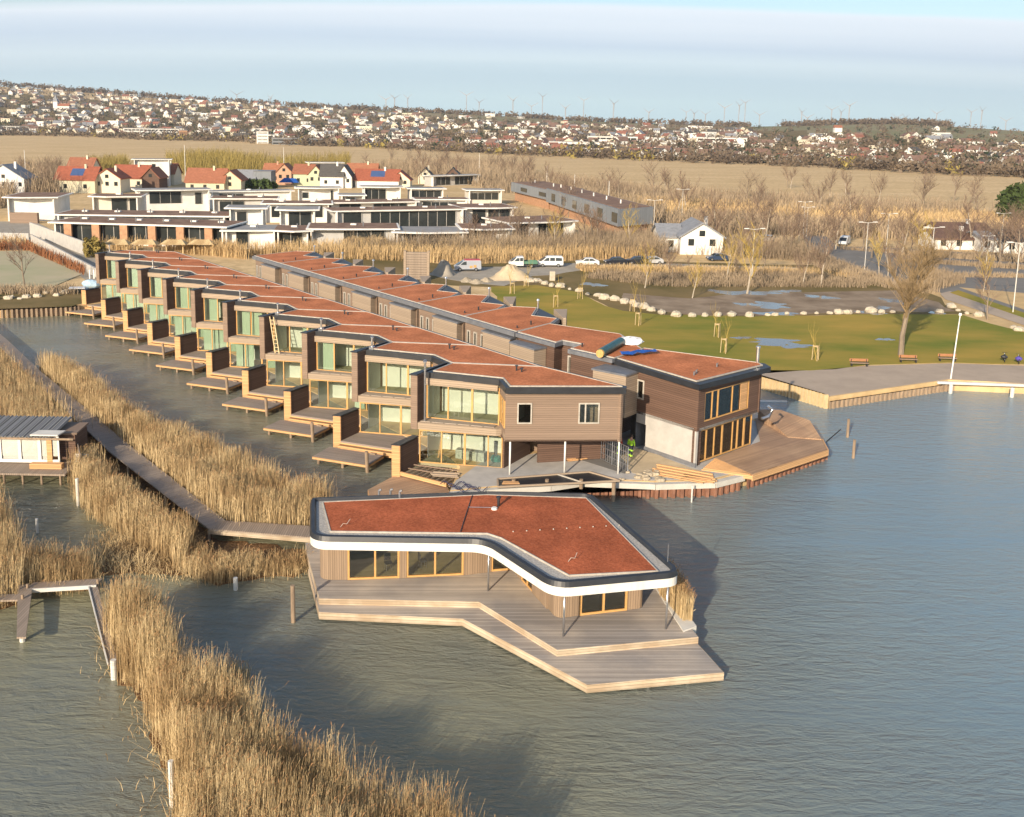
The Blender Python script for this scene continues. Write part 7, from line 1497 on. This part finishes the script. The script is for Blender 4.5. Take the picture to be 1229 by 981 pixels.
def screen(p):
    z = p.z-H; dep = p.y*ct-z*st; t_ = (p.y*st+z*ct)/dep; r_ = p.x/dep; return CX+(r_*cr+t_*sr)*F, CY-(-r_*sr+t_*cr)*F
spots = []; tr_ = random.Random(44)
def density(px, f):
    if px < 330: return 1 if f < .92 else .5
    if px < 560: return 1 if f < .80 else .3
    if px < 900: return 1 if f < .72 else .08
    return 1 if f < .42 else (.05 if f < .8 else 0)
tries = 0
while len(spots) < 1250 and tries < 60000:
    tries += 1; px = tr_.uniform(-60, 1290); f = tr_.random()**1.25; d0 = d0_of(px); d = d0+20+f*1480
    if tr_.random() > density(px, f): continue
    p = on_slope(px, d)
    if any(abs(p.x-q.x) < 10 and abs(p.y-q.y) < 13 for q in spots[-400:]): continue
    spots.append(p)
spots.sort(key=lambda p: p.length)
TG = 'houses of the distant town on the slope'
names = {0: 'red-roofed', 1: 'brown-roofed', 2: 'flat-roofed', 3: 'dark-roofed', 4: 'long flat-roofed', 5: 'narrow brown-roofed', 6: 'small red-roofed', 7: 'tall brown-roofed'}
def zone(px): return ['at the left end', 'left of centre', 'at the centre', 'right of centre', 'at the right end'][max(0, min(4, int(px/246)))]
for i, p in enumerate(spots[:290]):
    k_ = tr_.randrange(8); o_ = bpy.data.objects.new('town_house', protos[k_][0]); col.objects.link(o_); o_.location = p; s = tr_.uniform(.68, 1.08)*(.85 if p.x > 150 else 1); o_.scale = (s, s, s); o_.rotation_euler = (0, 0, tr_.uniform(-.7, .7)+(math.pi/2 if tr_.random() < .35 else 0))
    px = screen(p)[0]; row = ['in the lowest rows of', 'in the lower rows of'][0 if i < 150 else 1]
    tag(o_, f'{names[k_]} town house {row} the distant town, {zone(px)}', 'house', 'distant town: '+names[k_]+' houses '+zone(px)+(', lowest' if i < 150 else ', lower'))
V = []; Fs = []; Mi = []; mats_ = [twh, tcr, tred, tbr, gry, dkr, 'dark_glass']
for p in spots[290:]:
    k_ = tr_.randrange(8); me, v, f1, f2, f3 = protos[k_]; s = tr_.uniform(.7, 1.15); an = tr_.uniform(-.7, .7)+(math.pi/2 if tr_.random() < .35 else 0); b_ = len(V); ca, sa = math.cos(an)*s, math.sin(an)*s
    V += [(p.x+q[0]*ca-q[1]*sa, p.y+q[0]*sa+q[1]*ca, p.z+q[2]*s) for q in v]; Fs += [tuple(b_+i for i in f) for f in f1+f2+f3]; Mi += [tr_.choice((0, 0, 1))]*len(f1)+[tr_.choice((2, 3, 3, 4, 5))]*len(f2)+[6]*len(f3)
me = bpy.data.meshes.new('distant_houses'); me.from_pydata(V, [], Fs); [me.materials.append(M[m_] if isinstance(m_, str) else m_) for m_ in mats_]; me.polygons.foreach_set('material_index', Mi); me.update(); o_ = bpy.data.objects.new('distant_houses', me); col.objects.link(o_); tag(o_, kind='stuff')
# trees between the houses: masses of twig-sized faces
def far_trees(name, n, m_, sampler, size, leafs=26, leaf=1.1):
    C_l = []; 
    while len(C_l) < n:
        q = sampler()
        if q is not None: C_l.append(q)
    C_l = np.array([tuple(q) for q in C_l]); s = rng.uniform(size[0], size[1], n)
    off = rng.normal(0, .42, (n, leafs, 3)); off *= np.array([1, 1, 1.0]); off = off*s[:, None, None]; c = C_l[:, None, :]+off; c[:, :, 2] = C_l[:, None, 2]+s[:, None]*.75+off[:, :, 2]*.9
    e1_ = rng.normal(0, leaf, c.shape)*.7; e2_ = rng.normal(0, leaf, c.shape)*.7; V = np.stack([c-e1_, c-e2_, c+e1_, c+e2_], 2).reshape(-1, 3)
    o_ = np_mesh(name, V, np.arange(len(V)).reshape(-1, 4), m_); tag(o_, kind='stuff')
M['far_tree'] = mat('far_tree', (0.10, 0.075, 0.055), .95, 0, .02, c2=(0.20, 0.15, 0.10)); M['far_evergreen'] = mat('far_evergreen', (0.03, 0.045, 0.02), .95, .3, .05); M['far_willow'] = mat('far_willow', (0.30, 0.24, 0.07), .95, .2, .1)
def smp(lo, hi, pw=1.2, dens=True):
    def f():
        px = tr_.uniform(-60, 1290); q = lo+(hi-lo)*tr_.random()**pw
        if dens and tr_.random() > max(.3, density(px, q)): return None
        return on_slope(px, d0_of(px)+q*1500)
    return f
far_trees('distant_trees', 3600, M['far_tree'], smp(-.02, 1.0), (3.5, 7.5))
far_trees('distant_trees', 700, M['far_evergreen'], smp(0, 1.0), (3.5, 6.5))
far_trees('tree_belt', 900, M['far_tree'], smp(-.035, .03, 1, False), (3, 6), leaf=.8)
far_trees('willow_belt', 40, M['far_willow'], smp(-.04, .01, 1, False), (4, 8))
far_trees('ridge_wood', 900, M['far_tree'], lambda: (lambda px: on_slope(px, ridge_of(px)-tr_.uniform(0, 60)) if (px < 900 and tr_.random() < .5) or 930 < px < 1130 else None)(tr_.uniform(-60, 1290)), (5, 9), leaf=2)
# fields on the hill at right
M['field'] = mat('hill_field', (0.16, 0.17, 0.06), .95, 0, .004, c2=(0.34, 0.25, 0.14), stretch=(1, .4, 1))
def slope_sheet(name, x0, x1, f0, f1, m_, dz=1.0):
    nx, ny = 24, 8; V = []; Fq = []
    for j_ in range(ny+1):
        for i in range(nx+1):
            px = x0+(x1-x0)*i/nx; p = on_slope(px, d0_of(px)+(f0+(f1-f0)*j_/ny)*1500); V.append((p.x, p.y, p.z+dz))
    for j_ in range(ny):
        for i in range(nx): b_ = j_*(nx+1)+i; Fq.append((b_, b_+1, b_+nx+2, b_+nx+1))
    tag(np_mesh(name, V, Fq, M[m_]), kind='structure')
slope_sheet('hill_field', 960, 1330, .42, 1.0, 'field'); slope_sheet('hill_field', 400, 960, .75, 1.0, 'field'); slope_sheet('town_ground', -120, 960, .0, .75, 'scrub_soil'); slope_sheet('town_ground', 960, 1330, .0, .42, 'scrub_soil')
# landmark buildings
def block(label, x0, x1, f, h, depth=14, m_='plaster_white', rm='grey_roof', rows=2, cat='building', name='town_block', n=8):
    p, q = on_slope(x0, d0_of(x0)+f*1500), on_slope(x1, d0_of(x0)+f*1500); t = empty(name, tuple(p), math.atan2(q.y-p.y, q.x-p.x), label, cat); L_ = (q-p).length
    a = MB(); a.box(0, 0, -3, L_, depth, h); a.build('wall', M[m_], t); a = MB(); a.box(-.4, -.4, h, L_+.4, depth+.4, h+.5); a.build('roof', M[rm], t)
    for r_ in range(rows):
        z = h*(r_+.25)/rows; w_ = MB(); w_.box(1, -.1, z, L_-1, 0.02, z+h/rows*.45); wo = w_.build('window_band', M['dark_glass'], t); 
        m2 = MB(); [m2.box(1+(L_-2)*k_/n-.3, -.16, z, 1+(L_-2)*k_/n+.3, -.1, z+h/rows*.45) for k_ in range(n+1)]; m2.build('mullion', M[m_], wo)
block('long pale three-storey block at the near edge of the town, left', 150, 216, .02, 12, rows=3, n=14); block('dark red end block beside the long pale block', 216, 226, .02, 11, m_='brick'); block('white and green glazed tower block at the reed edge', 308, 322, -.03, 14, rows=4); block('long dark hall beside the glazed tower block', 326, 386, -.03, 7, m_='grey_clad', rows=2)
block('wide white commercial hall above the middle reed field', 555, 640, .06, 8, rows=1, n=12); block('white commercial hall right of the widest one', 655, 735, .08, 8, rows=1); block('white hall with many windows left of the town centre', 700, 760, .2, 9, rows=2); block('white long hall behind the right end of the tree belt', 830, 890, .25, 9, rows=2); block('pale hall low in the town at far left', 0, 44, .05, 8, rows=2)
p = on_slope(72, d0_of(72)+600); t = empty('church', tuple(p), 0, 'white church with pointed tower in the left part of the town', 'church'); a = MB(); a.box(-4, -4, -3, 4, 4, 18); a.build('tower', M['plaster_white'], t); a = MB(); a.v += [(-4.4, -4.4, 18), (4.4, -4.4, 18), (4.4, 4.4, 18), (-4.4, 4.4, 18), (0, 0, 31)]; a.f += [(0, 1, 4), (1, 2, 4), (2, 3, 4), (3, 0, 4)]; a.build('spire', gry, t); a = MB(); a.box(4, -5, -3, 26, 5, 10); a.build('nave', M['plaster_white'], t); a = MB(); a.v += [(4, -5.5, 10), (26, -5.5, 10), (26, 5.5, 10), (4, 5.5, 10), (4, 0, 15), (26, 0, 15)]; a.f += [(0, 1, 5, 4), (1, 2, 5), (2, 3, 4, 5), (3, 0, 4)]; a.build('roof', redb, t)
p = on_slope(996, d0_of(996)+900); t = empty('hill_chapel', tuple(p), 0, 'small white chapel on the hillside at right', 'chapel'); a = MB(); a.box(-6, -4, -3, 6, 4, 8); a.build('wall', M['plaster_white'], t); a = MB(); a.v += [(-6.5, -4.5, 8), (6.5, -4.5, 8), (6.5, 4.5, 8), (-6.5, 4.5, 8), (-6.5, 0, 12), (6.5, 0, 12)]; a.f += [(0, 1, 5, 4), (1, 2, 5), (2, 3, 4, 5), (3, 0, 4)]; a.build('roof', redb, t)

# wind turbines
M['turbine'] = mat('turbine_white', (0.36, 0.34, 0.33), .6, .03)
WT = [(463.2, 119.8), (473.5, 118.1), (489.5, 118.1), (560, 114.7), (575, 123.2), (616, 120.8), (638, 128), (651.2, 116.4), (678.9, 130), (700.8, 120.8), (736.6, 124.9), (779, 135.2), (823.7, 134.9), (833, 136.6), (847, 137.7), (869.8, 129.7), (887.3, 127.2), (894.9, 123.7), (911.7, 138.4), (962.3, 134.9), (969.3, 141.9), (998.3, 132.1), (1009.4, 134.9), (1019.9, 127.2), (1076.4, 141.2), (1086.2, 141.9), (1124.6, 136.6), (1165.8, 134.9), (1178.7, 133.2), (1207.7, 145.4), (178, 114), (284, 114), (325, 118)]
tp = empty('wind_turbine', (0, 0, 0), 0, 'x', 'wind turbine', 'x')
a = MB(); a.tube([(0, 0, -160), (0, 0, 0)], [2.6, 1.5], 8); a.build('tower', M['turbine'], tp); a = MB(); a.box(-2, -3, -1.8, 2, 7, 2.2); a.build('nacelle', M['turbine'], tp)
for k_ in range(3):
    an = k_*2.094+.5; a = MB(); u = Vector((math.cos(an), 0, math.sin(an))); w2_ = Vector((-math.sin(an), 0, math.cos(an))); c = Vector((0, -3.4, 0)); pts = [c+w2_*1.3, c+u*8+w2_*2.2, c+u*52+w2_*.3, c+u*52-w2_*.3, c+u*8-w2_*1.2, c-w2_*1.3]
    a.v += [tuple(q) for q in pts]+[tuple(q+Vector((0, .7, 0))) for q in pts]; a.f += [tuple(range(6)), tuple(range(11, 5, -1))]+[(i, 6+i, 6+(i+1) % 6, (i+1) % 6) for i in range(6)]; a.build('rotor_blade', M['turbine'], tp)
for i, (x, y) in enumerate(WT):
    o_ = tp if i == 0 else copy_tree(tp); D_ = 5200+900*((i*7) % 5)/4+ (600 if 820 < x < 860 or x > 1070 else 0); p = GD(x, y, D_); o_.location = p; o_.rotation_euler = (0, 0, .9*math.sin(i*2.1)); o_.scale = (.95, .95, .95)
    zn = 'far left' if x < 400 else 'left of centre' if x < 600 else 'at the centre' if x < 800 else 'right of centre' if x < 930 else 'over the right hill' if x < 1100 else 'far right'
    o_['label'] = f'white wind turbine on the horizon, {zn}'; o_['group'] = f'wind turbines {zn}'
# tall thin masts in the plain between village and town
for i, (x, y, hgt) in enumerate([(28+4, 228, 14), (223, 224, 16), (341, 214, 14), (575, 214, 12), (656, 226, 9), (689, 240, 9), (730, 252, 9)]):
    p = G(x, y, LANDZ); a = MB(p); a.tube([(p.x, p.y, LANDZ), (p.x, p.y, LANDZ+hgt)], [.16, .1], 6); tag(a.build('mast', M['concrete_pale']), ['thin pale mast beside the white house at far left', 'thin pale mast left of the yellow house', 'thin pale mast behind the brick gable', 'thin pale mast right of the village sheds', 'short pale pole behind the farther grey wing', 'pale pole behind the long grey wing, left of two', 'pale pole behind the long grey wing, right of two'][i], 'mast')
